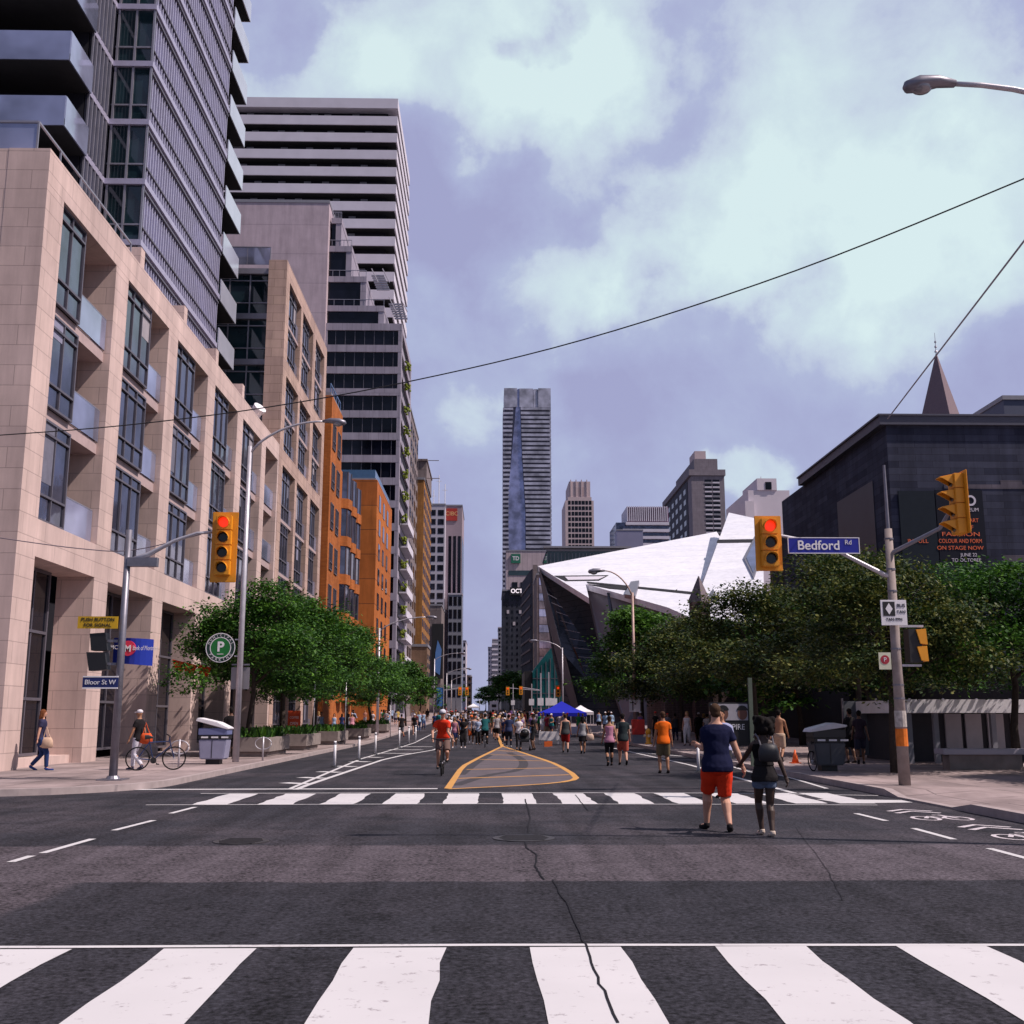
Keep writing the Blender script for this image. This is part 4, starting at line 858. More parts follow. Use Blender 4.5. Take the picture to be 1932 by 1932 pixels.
# old brick house turrets
oh = thing('old_brown_stone_house', 'old brown stone house with pyramid turrets showing over the trees before the white museum', 'building', (26, 96, 0))
Y_ = 92; h = lambda x, y: WY(x, y, Y_)
OLD = brick_mat('old_brownstone', (.16, .11, .11), (.13, .09, .09), (.08, .06, .06), .6, .2, .02, dirt=.4)
c = h(1320, 1150); q = MB(); q.box(c.x - .75, c.x + .75, Y_ - .75, Y_ + .75, 0, h(1320, 1137).z); q.box(c.x - 3, 25, Y_ + 1, Y_ + 12, 0, h(1320, 1185).z); q.build('wall', OLD, oh)
q = MB(); q.tube([(c.x, Y_, h(1320, 1138).z), (c.x, Y_, h(1320, 1087).z)], [1.05, .04], 4); q.build('turret_roof', mat('slate_roof', (.17, .14, .16), .8, 0, .2, 6), oh)
c = h(1462, 1100); q = MB(); q.box(c.x - .9, c.x + .9, Y_ - 4, Y_ - 2, 0, h(1462, 1080).z); q.box(c.x - 1.1, c.x + 1.1, Y_ - 4.2, Y_ - 1.8, h(1462, 1080).z, h(1462, 1072).z); q.build('chimney', OLD, oh)
for dx in (-.5, .4): win(oh, c.x + dx, Y_ - 4.04, h(1462, 1098).z, .4, 1.1, DGLASS)
# ---- dark stone museum wing on the right
dm = thing('dark_stone_hall', 'dark slate-clad hall with an overhanging flat roof and exhibition banners at the right edge', 'building', (34, 75, 0))
c = WX(1670, 783, 22.0); Ym = c.y; Zm = c.z; Yf = WX(1516, 900, 22.0)[1]
SLATE = brick_mat('slate_cladding', (.060, .066, .105), (.030, .034, .062), (.012, .012, .02), 1.9, .38, .008, dirt=.3)
SLATEL = brick_mat('slate_light', (.15, .13, .16), (.11, .10, .13), (.06, .06, .07), 2.2, .38, .01, dirt=.3)
MB().box(22.0, 60, Ym, Ym + 22, 0, Zm - .55).build('wall', SLATE, dm)
q = MB(); q.box(21.6, 60, Ym - .22, Yf, Zm - .6, Zm - .1); q.box(21.5, 60, Ym - .3, Yf, Zm - .1, Zm); q.build('roof', mat('dark_fascia', (.06, .06, .09), .5), dm)
c2 = WX(1476, 935, 23.0); MB().box(23.0, 60, Ym + 22, c2.y + 4, 0, Zm - 2.4).build('wing_wall', SOFFIT, dm)
MB().box(21.95, 22.0, Ym + 2.5, Ym + 9, 0, Zm - 3.2).build('wall_panel', mat('slate_panel', (.028, .034, .052), .5, 0, .2, .7), dm)
random.seed(11)
q = MB()
for _ in range(26):
    x = 22.3 + random.random() * 18; z = 2 + .38 * random.randint(14, int((Zm - 2) / .38)); w_ = random.choice((.7, 1.2, 1.9, 2.6)); q.box(x, x + w_, Ym - .012 - random.random() * .01, Ym, z, z + .34)
q.build('light_slate_pieces', SLATEL, dm)
q = MB(); zl = WY(1800, 918, Ym).z; q.box(25, 48, Ym - .03, Ym, zl - .12, zl + .12); q.build('string_course', SLATEL, dm)
ORT = mat('banner_orange', (.70, .13, .04), .6); 
o = MB().box(WY(1698, 1000, Ym).x, WY(1766, 1000, Ym).x, Ym - .12, Ym - .04, WY(1740, 1110, Ym).z, WY(1740, 927, Ym).z).build('banner', mat('banner_dark', (.012, .018, .028), .8), dm)
o2 = MB().box(WY(1768, 1000, Ym).x, WY(1857, 1000, Ym).x, Ym - .12, Ym - .04, WY(1740, 1140, Ym).z, WY(1740, 925, Ym).z).build('banner', mat('banner_dark2', (.010, .012, .022), .8), dm)
def btx(s, px, py, h_, m, par, al='CENTER', sx=1): p_ = WY(px, py, Ym - .14); text(s, h_, (p_.x, Ym - .14, p_.z), m, par, align=al, sx=sx)
btx('THE ART', 1828, 982, .30, ORT, o2, sx=.9); btx('OF', 1830, 995, .30, ORT, o2); btx('FASHION', 1813, 1008, .32, ORT, o2, sx=1.6); btx('IN FULL', 1732, 1021, .30, ORT, o, sx=1.1); btx('COLOUR AND FORM', 1812, 1021, .32, ORT, o2, sx=.78); btx('ON STAGE NOW', 1812, 1034, .30, ORT, o2, sx=1.1)
btx('MUSEUM', 1828, 962, .28, CONCW, o2); btx('JUNE 22', 1828, 1047, .26, CONCW, o2); btx('TO OCTOBER', 1824, 1057, .26, CONCW, o2)
q = MB(); p_ = WY(1832, 944, Ym - .2); n_ = 24; q.add([(p_.x + cos(2 * pi * i / n_) * r_, Ym - .145, p_.z + sin(2 * pi * i / n_) * r_) for r_ in (.30, .19) for i in range(n_)], [[i, (i + 1) % n_, n_ + (i + 1) % n_, n_ + i] for i in range(n_)]); q.build('round_mark', CONCW, o2)
# spire
sp2 = thing('church_spire', 'slender pyramid church spire with a finial rising behind the dark hall roof', 'spire', (WY(1775, 783, 95).x, 95, 0))
x, y = sp2.location.x, 95; zb = WY(1775, 800, 95).z; zt_ = WY(1766, 668, 95).z
MB().box(x - 1.6, x + 1.6, y - 1.6, y + 1.6, 0, zb).build('tower_wall', OLD, sp2)
q = MB(); q.tube([(x, y, zb), (x, y, zt_)], [2.0, .06], 4); q.build('spire_roof', mat('spire_slate', (.20, .15, .17), .8, 0, .15, 8), sp2)
q = MB(); q.tube([(x, y, zt_ - .1), (x, y, WY(1766, 628, 95).z)], [.05, .02], 6); [q.tube([(x, y, zt_ + i * .45 + .2), (x, y, zt_ + i * .45 + .34)], [.16 - .03 * i, .1], 8) for i in range(3)]; q.build('finial', METAL, sp2)
block('dark_roof_block', 'dark rooftop corner peeking over the hall at the far right edge', 1893, 2150, 755, 120, 20, mat('dark_roof_blue', (.05, .06, .11), .6), cat='building')
# kiosk pavilion at the right pavement
kp = thing('white_roofed_pavilion', 'low pavilion with a white canopy and pale wall panels behind the right hand pole', 'pavilion', (20, 37, .14))
Yk = 36; xa = WY(1700, 1330, Yk).x
q = MB(); q.box(xa, 32, Yk - .5, Yk + 5, WY(1800, 1345, Yk).z, WY(1800, 1320, Yk).z); q.build('canopy', WHITE, kp)
MB().box(xa + .4, 32, Yk + 1.2, Yk + 4.8, .14, WY(1800, 1345, Yk).z).build('wall', mat('pavilion_dark', (.05, .05, .06), .7), kp)
for px in (1800, 1838, 1880, 1925): p_ = WY(px, 1395, Yk + 1.15); win(kp, p_.x, Yk + 1.15, 1.15, .55, 1.15, mat('poster_pale', (.42, .40, .44), .5), name='poster')
for px in (1712, 1762, 1870): x = WY(px, 1400, Yk).x; MB().box(x - .08, x + .08, Yk - .3, Yk - .14, .14, WY(1800, 1345, Yk).z).build('post', GREY, kp)
MB().box(22.2, 22.4, 38, 62, .14, 3.5).build('low_wall', SOFFIT, dm)
# garden wall and hoarding panels behind the pavement trees
for i in range(14):
    xx = 13.0 + i * 1.25; o = thing('hoarding_panel', None, 'hoarding', (xx, 40.5, .14)); 
    MB().box(xx, xx + 1.2, 40.5, 40.56, .24, 2.2).build('panel', mat('hoarding_grey', (.10, .11, .13), .6, 0, .3, 1), o); MB().box(xx - .03, xx + .03, 40.42, 40.5, .14, 2.3).build('post', METALD, o)
    tag(o, 'grey hoarding panel, %s from the left in the shaded row behind the litter bin' % 'first second third fourth fifth sixth seventh eighth ninth tenth eleventh twelfth thirteenth fourteenth'.split()[i], None, 'grey hoarding panels behind the right pavement')
# side wall for the shady park
gw = thing('long_garden_wall', 'long dark stone wall running behind the right hand row of trees', 'wall', (21, 95, 0))
MB().box(21, 21.6, 64, 125, 0, 4.2).build('wall', SOFFIT, gw); MB().box(20.9, 21.7, 64, 125, 4.2, 4.4).build('coping', GREY, gw)
# ================================================================ TREES
def leaf_mat(name, c1, c2, c3):
    m, b, t = base_mat(name, .6, 0, .3); n = t.nodes; l = t.links
    tcn = n.new('ShaderNodeTexCoord'); z = n.new('ShaderNodeTexNoise'); z.inputs['Scale'].default_value = 1.1; z.inputs['Detail'].default_value = 3; l.new(tcn.outputs['Object'], z.inputs['Vector'])
    g = n.new('ShaderNodeNewGeometry'); a = n.new('ShaderNodeMath'); a.operation = 'MULTIPLY_ADD'; l.new(g.outputs['Random Per Island'], a.inputs[0]); a.inputs[1].default_value = .45; l.new(z.outputs['Fac'], a.inputs[2])
    r = n.new('ShaderNodeValToRGB'); e = r.color_ramp.elements; e[0].position = .35; e[0].color = c1 + (1,); e[1].position = 1; e[1].color = c3 + (1,)
    k = e.new(.68); k.color = c2 + (1,)
    l.new(a.outputs[0], r.inputs[0]); l.new(r.outputs[0], b.inputs['Base Color'])
    tr = n.new('ShaderNodeBsdfTranslucent'); l.new(r.outputs[0], tr.inputs[0]); ms = n.new('ShaderNodeMixShader'); ms.inputs[0].default_value = .22
    out = [x for x in n if x.type == 'OUTPUT_MATERIAL'][0]; l.new(b.outputs[0], ms.inputs[1]); l.new(tr.outputs[0], ms.inputs[2]); l.new(ms.outputs[0], out.inputs[0])
    return m
LG = leaf_mat('leaf_green', (.007, .032, .006), (.026, .088, .012), (.10, .235, .022))
LB = leaf_mat('leaf_bright', (.014, .050, .008), (.045, .125, .014), (.12, .25, .03))
LO = leaf_mat('leaf_olive', (.006, .020, .006), (.026, .056, .011), (.15, .155, .03))
BARK = mat('bark', (.055, .042, .036), .9, 0, .3, 10, .5)
def tree_meshes(seed, H, R, ch, nclump, leaf, lpc=46, ls=.17):
    """H height, R crown radius, ch crown bottom height"""
    rd = random.Random(seed); tk = MB(); 
    bend = [(0, 0, 0), (rd.uniform(-.1, .1), rd.uniform(-.1, .1), ch * .5), (rd.uniform(-.2, .2), rd.uniform(-.2, .2), ch), (rd.uniform(-.4, .4), rd.uniform(-.4, .4), H * .75)]
    tk.tube(bend, [.17 * H / 7, .12 * H / 7, .10 * H / 7, .03], 8)
    cl = []
    nl = 9; LM = []
    for i in range(24):
        a = i * 2.4 + rd.uniform(-.4, .4); f = rd.random(); rr = R * (.95 - .62 * f * f) * rd.uniform(.55, 1.12); LM.append((Vector((cos(a) * rr, sin(a) * rr, ch + (H - ch) * (.08 + .80 * f))), R * rd.uniform(.20, .38)))
    LM.append((Vector((0, 0, ch + (H - ch) * .45)), R * .6)); LM.append((Vector((0, 0, ch + (H - ch) * .45)), R * .6)); LM.append((Vector((0, 0, ch + (H - ch) * .78)), R * .34))
    for i in range(nl):
        a = 2 * pi * i / nl * 2.4 + rd.uniform(-.3, .3); f = .15 + .8 * i / nl; z0 = ch + (H * .72 - ch) * f * .8
        rr = R * (.95 - .45 * f) * rd.uniform(.75, 1.12); z1 = ch + (H - ch) * (.22 + .68 * f) + rd.uniform(-.2, .2)
        p0 = Vector((bend[2][0], bend[2][1], z0)); p2 = Vector((cos(a) * rr, sin(a) * rr, z1)); p1 = (p0 + p2) / 2 + Vector((0, 0, .35))
        tk.tube([p0, p1, p2], [.065 * H / 7, .04 * H / 7, .012], 5)
        for q in range(3):
            s_ = p1 + (p2 - p1) * (q * .33); e = s_ + Vector((rd.uniform(-1, 1), rd.uniform(-1, 1), rd.uniform(-.1, .6))) * R * .32
            tk.tube([s_, e], [.025, .008], 4); cl.append(e)
        cl.append(p2)
    while len(cl) < nclump:
        # foliage hangs in uneven tiers around a few big limbs
        j = rd.randrange(len(LM)); c0, r0 = LM[j]; v = Vector((rd.gauss(0, 1), rd.gauss(0, 1), rd.gauss(0, 1))).normalized() * (rd.random() ** .45)
        p_ = c0 + Vector((v.x * r0, v.y * r0, v.z * r0 * .55)); cl.append(p_)
    V = []; F = []
    for c in cl:
        sz = rd.uniform(.22, .48) * R / 3.5
        ax = Vector((rd.uniform(-1, 1), rd.uniform(-1, 1), rd.uniform(-.25, .25)))
        for _ in range(lpc):
            o = Vector((rd.gauss(0, 1), rd.gauss(0, 1), rd.gauss(0, .34))) * sz; o += ax * rd.uniform(-.4, .4); p_ = c + o
            d = Vector((rd.uniform(-1, 1), rd.uniform(-1, 1), rd.uniform(-.7, .3))).normalized(); u = d.cross(Vector((rd.uniform(-.5, .5), rd.uniform(-.5, .5), 1))).normalized()
            l_ = ls * rd.uniform(.7, 1.5); w_ = l_ * .33; i = len(V)
            V += [p_, p_ + d * l_ * .5 + u * w_, p_ + d * l_, p_ + d * l_ * .5 - u * w_]; F.append([i, i + 1, i + 2, i + 3])
    cr_ = MB(); cr_.v = [tuple(v) for v in V]; cr_.f = F; cr_.m = [0] * len(F)
    return tk.mesh('trunk', BARK, smooth=True), cr_.mesh('crown', leaf)
TP = {}
def tree(name, label, x, y, variant, s_=1, rz=0, group=None, leafm=None):
    tm, cm_ = TP[variant]; t = thing(name, label, 'tree', (x, y, gz(y) + .12), 0, group)
    a = bpy.data.objects.new('trunk', tm); b_ = bpy.data.objects.new('crown', cm_)
    for o in (a, b_):
        COL.objects.link(o); o.parent = t
    t.rotation_euler.z = rz; t.scale = (s_,) * 3 if not hasattr(s_, '__len__') else s_
    return t
TP['g1'] = tree_meshes(1, 7.2, 3.4, 2.5, 430, LG, 66, .14); TP['g2'] = tree_meshes(5, 8.2, 3.7, 2.7, 430, LG, 60, .16)
TP['b1'] = tree_meshes(9, 9.8, 4.3, 2.4, 380, LB, 48, .23)
TP['o1'] = tree_meshes(14, 8.0, 4.2, 2.3, 430, LO, 66, .15); TP['o2'] = tree_meshes(21, 8.2, 4.3, 2.4, 430, LO, 66, .15)
TP['g3'] = tree_meshes(33, 7.6, 4.2, 2.9, 520, LG, 66, .14); TP['far'] = tree_meshes(40, 6.5, 2.8, 1.8, 130, LG, 36, .3)
tree('street_tree', 'leafy green street tree nearest on the left, crown touching the round parking sign', -9.5, 44, 'g1', (.9, .9, .98), 0)
tree('street_tree', 'green street tree second along the left planters', -9.9, 53, 'g2', .95, 1)
tree('street_tree', 'green street tree third along the left planters, before the orange brick', -9.8, 62, 'g1', 1.08, 2.2)
tree('street_tree', 'green street tree fourth along the left pavement, lower and dense', -9.6, 74, 'g2', .98, 3.6)
tree('street_tree', 'small green tree fifth on the left, where the crowd begins', -9.8, 90, 'g1', .95, 4.1)
tree('street_tree', 'slim shrubby tree left of the cyclist with pale blossom gaps', -9.0, 118, 'far', (.8, .8, 1.15), .4)
tree('street_tree', 'small dark street tree farther on the left beyond the blossom tree', -9.6, 150, 'far', 1.1, 2)
tree('street_tree', 'bright green bushy tree on the right next to the blue tent', 11.4, 84, 'b1', 1.05, .3)
tree('street_tree', 'bright green tree at the foot of the leaning museum wall', 13.8, 100, 'b1', .95, 2.3)
tree('street_tree', 'olive green locust tree behind the sign covered lamp pole', 11.6, 66, 'o1', 1, 1)
tree('street_tree', 'yellowing locust tree in the middle of the right hand row', 12.8, 53, 'o2', .98, 2)
tree('street_tree', 'olive locust tree above the poster board with twig ends against the white museum', 14.0, 42, 'o1', 1.03, 4)
tree('street_tree', 'dark thin-trunked locust beside the right hand litter bin', 10.9, 29.8, 'o2', (.64, .64, .75), 5.2)
tree('street_tree', 'bright green tree at the right edge over the white canopy pavilion', 15.3, 32, 'g3', .82, .5)
tree('street_tree', 'green tree out of view past the right edge, kept for its shade', 17.8, 25.5, 'g3', .82, 2.5)  # unseen tree beyond the frame, kept for the shade it casts
tree('park_tree', 'dark tree deep behind the right row, before the slate hall', 20, 58, 'o2', .9, .9)
tree('park_tree', 'dark park tree behind the yellowing locust', 17.0, 60, 'g2', 1.05, 1.9)
tree('park_tree', 'dark park tree behind the sign covered lamp pole', 16.5, 73, 'g2', 1.0, 2.9)
tree('park_tree', 'dark park tree at the far end of the garden wall', 17.5, 84, 'g2', 1.1, 3.9)
tree('park_tree', 'leafy shrub tree filling the shade under the olive locust', 14.5, 58, 'far', 1.0, .2)
for i, (x, y) in enumerate(((6, 330), (11, 345), (3, 390), (16, 330), (-2, 470), (9, 300), (22, 310), (-14, 420), (0, 520))):
    tree('distant_tree', 'dark far tree number ' + ('one two three four five six seven eight nine'.split()[i]) + ' from the left end of the street', x, y, 'far', 2.0 if i < 3 else 1.7, i, 'far trees closing the street')
# ================================================================ PLANTERS
CP = mat('planter_concrete', (.25, .21, .20), .9, 0, .25, 3, .4); HEDGE = mat('planter_leaves', (.025, .06, .012), .8, 0, .6, 9)
def planter(x0, x1, y, dy, label, grass=1.0):
    t = thing('concrete_planter', label, 'planter', ((x0 + x1) / 2, y + dy / 2, gz(y) + .14)); zz = t.location.z
    q = MB(); q.box(x0, x1, y, y + dy, zz + .18, zz + .72); q.box(x0 + .12, x1 - .12, y + .12, y + dy - .12, zz, zz + .18); q.build('box', CP, t, bevel=.02)
    rd = random.Random(int(y * 7)); q = MB()
    for _ in range(int(380 * grass)):
        p_ = Vector((rd.uniform(x0 + .1, x1 - .1), rd.uniform(y + .1, y + dy - .1), zz + .70)); d = Vector((rd.uniform(-.5, .5), rd.uniform(-.5, .5), rd.uniform(.3, 1))) * .42 * grass; u = Vector((rd.uniform(-1, 1), rd.uniform(-1, 1), 0)) * .06
        q.add([p_ - u, p_ + u, p_ + d + u * .6, p_ + d - u * .6], [[0, 1, 2, 3]])
    q.build('plants', LG if grass > .6 else LB, t)
planter(-10.9, -8.35, 42.2, 4.2, 'long low concrete planter under the nearest left tree, behind the lamp pole')
planter(-10.9, -8.3, 50.3, 4.2, 'concrete planter second from the camera along the left kerb')
planter(-10.9, -8.3, 60.6, 4.4, 'concrete planter third along the left kerb, under leafy shade')
planter(-10.9, -8.3, 73, 4.4, 'concrete planter fourth along the left kerb with low green planting', .8)
planter(-10.9, -8.3, 89, 3.4, 'small concrete planter farthest along the left kerb', .9)
for i, (x, y) in enumerate(((14.2, 31.5), (17.2, 31), (20.4, 31))):
    t = thing('concrete_bench', ['low concrete bench block behind the right pole', 'low concrete bench in front of the white canopy pavilion', 'concrete bench farthest right in the tree shade'][i], 'bench', (x, y, .14))
    MB().box(x - 1.25, x + 1.25, y, y + .7, .56, .72).build('seat', CONC, t, bevel=.02); MB().box(x - 1.05, x + 1.05, y + .1, y + .6, .14, .56).build('base', CP, t)
# ================================================================ SIGNALS AND POLES
LENSR = emit_mat('red_lens', (1, .04, .008), 1.0, (.6, .02, .01)); LDK = glass_mat('dark_lens', (.018, .018, .02), .15, 0, .3, .5)
def signal_head(t, c, n_, w_, pitch, hh, flip=1):
    """head facing -y at point c (centre of the backboard)"""
    cx, cy, cz = c
    q = MB(); q.box(cx - w_ / 2, cx + w_ / 2, cy, cy + .03, cz - hh / 2, cz + hh / 2); q.build('backboard', YEL, t, bevel=.012)
    for i in range(n_):
        z = cz + (n_ - 1) * pitch / 2 - i * pitch + (.03 if n_ == 4 else 0)
        r = .125
        q = MB(); q.box(cx - .19, cx + .19, cy - .17, cy - .005, z - pitch * .485, z + pitch * .485); o = q.build('lamp_housing', YEL, t, bevel=.015)
        q = MB(); q.tube([(cx, cy - .16, z), (cx, cy - .185, z), (cx, cy - .19, z)], [r, r, r * .7], 24); q.build('lens', LENSR if i == 0 else LDK, o, smooth=False)
        q = MB(); nn = 14; pts = []
        for k_ in range(nn + 1):
            a = pi * (-.12 + 1.24 * k_ / nn); dx, dz = cos(a) * (r + .02), sin(a) * (r + .02); ln = .20 * (.35 + .65 * max(0, sin(a)))
            pts.append(((cx + dx, cy - .17, z + dz), (cx + dx, cy - .17 - ln, z + dz - .01)))
        vs = [p_ for pr in pts for p_ in pr] + [(cx + (p_[0] - cx) * .93, p_[1], z + (p_[2] - z) * .93) for pr in pts for p_ in pr]
        m_ = 2 * (nn + 1); fs = []
        for k_ in range(nn): a = 2 * k_; fs += [[a, a + 1, a + 3, a + 2], [m_ + a + 2, m_ + a + 3, m_ + a + 1, m_ + a], [a + 1, m_ + a + 1, m_ + a + 3, a + 3]]
        q.add(vs, fs); q.build('visor', YEL, o)
# left signal pole
x, y = G(212, 1483); LP = thing('traffic_signal_pole', 'grey signal pole with curved mast arm standing at the left street corner', 'traffic signal', (x, y, .14)); zt_ = WY(250, 1000, y).z
MB().tube([(x, y, .14), (x, y, zt_)], [.10, .075], 14).build('pole', METALD, LP, True); q = MB(); q.tube([(x, y, .14), (x, y, .24)], [.19, .13], 12); q.box(x - .3, x + .3, y - .3, y + .3, .14, .17); q.build('base', METALD, LP)
c = WY(423, 1032, y - .1); a0 = WY(248, 1060, y); a1 = WY(330, 1020, y); a2 = WY(372, 1006, y); a3 = WY(402, 1004, y)
MB().tube([(x, y, a0.z), (a0.x + .4, y, a0.z + .18), (a1.x, y, a1.z), (a2.x, y, a2.z), (a3.x, y, a3.z)], [.07, .065, .045, .04, .035], 10).build('mast_arm', METAL, LP, True)
MB().box(x + .02, x + .75, y - .09, y + .09, a0.z - .12, a0.z + .1).build('arm_bracket', METALD, LP)
signal_head(LP, (c.x, y - .1, c.z), 4, .64, .375, 1.76)
t = thing('warning_plate_sign', 'small yellow warning plate with two lines of writing on the left signal pole', 'sign', (x - .5, y, 3.9)); a = WY(148, 1163, y - .12); b_ = WY(222, 1186, y - .12)
MB().box(a.x, b_.x, y - .14, y - .12, b_.z, a.z).build('plate', mat('sign_yellow', (.62, .36, .01), .5), t); text('PUSH BUTTON', .12, ((a.x + b_.x) / 2, y - .145, a.z - .08), BLACK, t); text('FOR SIGNAL', .12, ((a.x + b_.x) / 2, y - .145, b_.z + .08), BLACK, t)
# pedestrian head seen from behind
t = thing('pedestrian_signal', 'black two-part pedestrian signal seen side-on from behind on the left corner pole', 'pedestrian signal', (x - .35, y, 3)); a = WY(172, 1196, y); b_ = WY(204, 1266, y)
q = MB(); zc = (a.z + b_.z) / 2; q.poly([(a.x, y - .1, a.z), (b_.x - .1, y - .1, a.z + .03), (b_.x - .02, y - .1, zc + .04), (a.x + .06, y - .1, zc + .04)], (0, .3, 0)); q.poly([(a.x - .05, y - .1, zc), (b_.x - .08, y - .1, zc), (b_.x, y - .1, b_.z + .03), (a.x + .04, y - .1, b_.z)], (0, .3, 0)); q.build('housing', BLACK, t)
q = MB(); q.box(b_.x - .1, x - .1, y - .03, y + .03, a.z - .2, a.z - .14); q.box(b_.x - .1, x - .1, y - .03, y + .03, b_.z + .14, b_.z + .2); q.build('bracket', METALD, t)
t = thing('street_name_sign', 'dark blue street name blade with pale edges low on the left corner pole', 'street sign', (x - .45, y, 2.4)); a = WY(157, 1278, y - .1); b_ = WY(222, 1297, y - .1)
MB().box(a.x, b_.x, y - .12, y - .09, b_.z, a.z).build('blade', mat('sign_navy', (.01, .02, .12), .5), t); q = MB(); q.box(a.x, b_.x, y - .125, y - .085, a.z, a.z + .03); q.box(a.x, b_.x, y - .125, y - .085, b_.z - .03, b_.z); q.build('edge', WHITE, t)
text('Bloor St W', .16, ((a.x + b_.x) / 2, y - .125, (a.z + b_.z) / 2), WHITE, t)
# right signal pole, concrete
x, y = G(1708, 1494); RP = thing('traffic_signal_pole', 'concrete signal pole with banded posters and a mast arm over the right lane', 'traffic signal', (x, y, .14)); zt_ = WY(1680, 998, y).z
MB().tube([(x, y, .14), (x, y, zt_)], [.13, .085], 14).build('pole', mat('old_concrete_pole', (.30, .25, .24), .9, 0, .25, 5, .3), RP, True)
q = MB(); q.tube([(x, y, zt_), (x, y, zt_ + 1.5)], [.045, .03], 8); q.build('pole_extension', METALD, RP)
q = MB(); [q.tube([(x, y, z), (x, y, z + .04)], [.136 - .006 * z, .136 - .006 * z], 12) for z in (1.2, 2.0, 2.3, 3.1, 3.9, 4.4, 4.9, 5.6)]; q.build('steel_bands', METALD, RP)
q = MB(); q.tube([(x, y, .98), (x, y, 1.36)], [.131, .130], 12); q.build('orange_poster', mat('flyer_orange', (.65, .17, .03), .8, 0, .3, 7), RP); q = MB(); q.tube([(x, y, 1.40), (x, y, 1.75)], [.130, .128], 12); q.build('paper_scraps', mat('flyer_paper', (.42, .38, .36), .9, 0, .5, 12), RP)
c = WY(1450, 1025, y - .1); r1_ = WY(1668, 1084, y); r2_ = WY(1585, 1042, y); r3_ = WY(1520, 1022, y); r4_ = WY(1474, 1014, y)
MB().tube([(x, y, r1_.z - .05), (r1_.x, y, r1_.z), (r2_.x, y, r2_.z), (r3_.x, y + .02, r3_.z + .03), (r4_.x, y, r4_.z + .04), (c.x + .1, y, r4_.z + .04)], [.06, .055, .045, .04, .035, .035], 10).build('mast_arm', METAL, RP, True)
signal_head(RP, (c.x, y - .1, c.z), 3, .61, .37, 1.27)
t = thing('street_name_sign', 'blue street name blade reading Bedford hanging beside the right hand signal', 'street sign', ((WY(1553, 1, y)).x, y, 5)); a = WY(1485, 1014, y - .12); b_ = WY(1622, 1045, y - .12)
MB().box(a.x, b_.x, y - .15, y - .12, b_.z, a.z).build('blade', mat('sign_blue', (.012, .018, .30), .4, 0, .04, 2), t, bevel=.005)
q = MB(); w_ = .018; q.box(a.x, b_.x, y - .156, y - .15, a.z - w_, a.z); q.box(a.x, b_.x, y - .156, y - .15, b_.z, b_.z + w_); q.box(a.x, a.x + w_, y - .156, y - .15, b_.z + w_, a.z - w_); q.box(b_.x - w_, b_.x, y - .156, y - .15, b_.z + w_, a.z - w_); q.build('border', WHITE, t)
text('Bedford', .30, ((a.x + b_.x) / 2 - .12, y - .155, (a.z + b_.z) / 2 - .005), WHITE, t, bold=.004); text('Rd', .15, (b_.x - .26, y - .155, (a.z + b_.z) / 2 + .07), WHITE, t)
# sideways orange signal for the side street
t = thing('side_street_signal', 'orange traffic signal seen in profile, visors pointing left, over the right pole', 'traffic signal', (WY(1795, 950, y - 1.6).x, y - 1.6, 5.5)); yy = y - 1.6
A_ = WY(1800, 895, yy); B_ = WY(1810, 1008, yy); X_ = A_.x
q = MB(); q.box(X_ + .12, X_ + .15, yy - .3, yy + .3, B_.z, A_.z + .05); q.build('backboard', YEL, t, bevel=.01)
hh = (A_.z - B_.z); 
for i in range(4):
    z = A_.z - hh * (i + .5) / 4; q = MB(); q.box(X_ - .08, X_ + .12, yy - .18, yy + .18, z - hh / 8 + .005, z + hh / 8 - .005); o = q.build('lamp_housing', YEL, t, bevel=.012)
    q = MB(); q.poly([(X_ - .08, yy - .13, z + .13), (X_ - .36, yy - .13, z + .07), (X_ - .30, yy - .13, z + .05), (X_ - .08, yy - .13, z - .08)], (0, .02, 0)); q.poly([(X_ - .08, yy + .11, z + .13), (X_ - .36, yy + .11, z + .07), (X_ - .30, yy + .11, z + .05), (X_ - .08, yy + .11, z - .08)], (0, .02, 0))
    q.poly([(X_ - .08, yy - .11, z + .13), (X_ - .36, yy - .11, z + .07), (X_ - .36, yy + .11, z + .07), (X_ - .08, yy + .11, z + .13)], (0, 0, .02)); q.build('visor', YEL, o)
    q = MB(); q.tube([(X_ - .085, yy, z), (X_ - .09, yy, z)], [.11, .11], 16); q.build('lens', LDK, o)
q = MB(); q.tube([(x, y, WY(1690, 1045, y).z), (X_ - .1, y - .9, B_.z + .25), (X_ + .18, yy, A_.z - .3)], [.05, .045, .04], 8); q.build('mast_arm', METALD, t)
t = thing('pedestrian_signal', 'pedestrian signal with two pointed orange visors on the right corner pole', 'pedestrian signal', (x + .4, y, 3)); a = WY(1710, 1187, y); b_ = WY(1746, 1250, y); zc = (a.z + b_.z) / 2
q = MB(); q.box(a.x, a.x + .28, y - .12, y + .2, b_.z, a.z); q.build('housing', BLACK, t)
for z0, z1 in ((zc + .02, a.z - .02), (b_.z + .02, zc - .03)): q = MB(); q.poly([(a.x + .16, y - .16, z1), (b_.x, y - .16, z1 + .02), (b_.x + .02, y - .16, z0), (b_.x - .14, y - .16, z0 + .02)], (0, .34, 0)); q.build('visor', YEL, t)
q = MB(); q.box(x, b_.x, y - .03, y + .03, a.z + .04, a.z + .09); q.box(x, b_.x - .1, y - .03, y + .03, b_.z - .09, b_.z - .04); q.build('bracket', METAL, t)
t = thing('lane_sign', 'white square lane sign with a black diamond panel high on the right pole', 'sign', (x - .2, y, 4)); a = WY(1660, 1132, y - .2); b_ = WY(1712, 1180, y - .2)
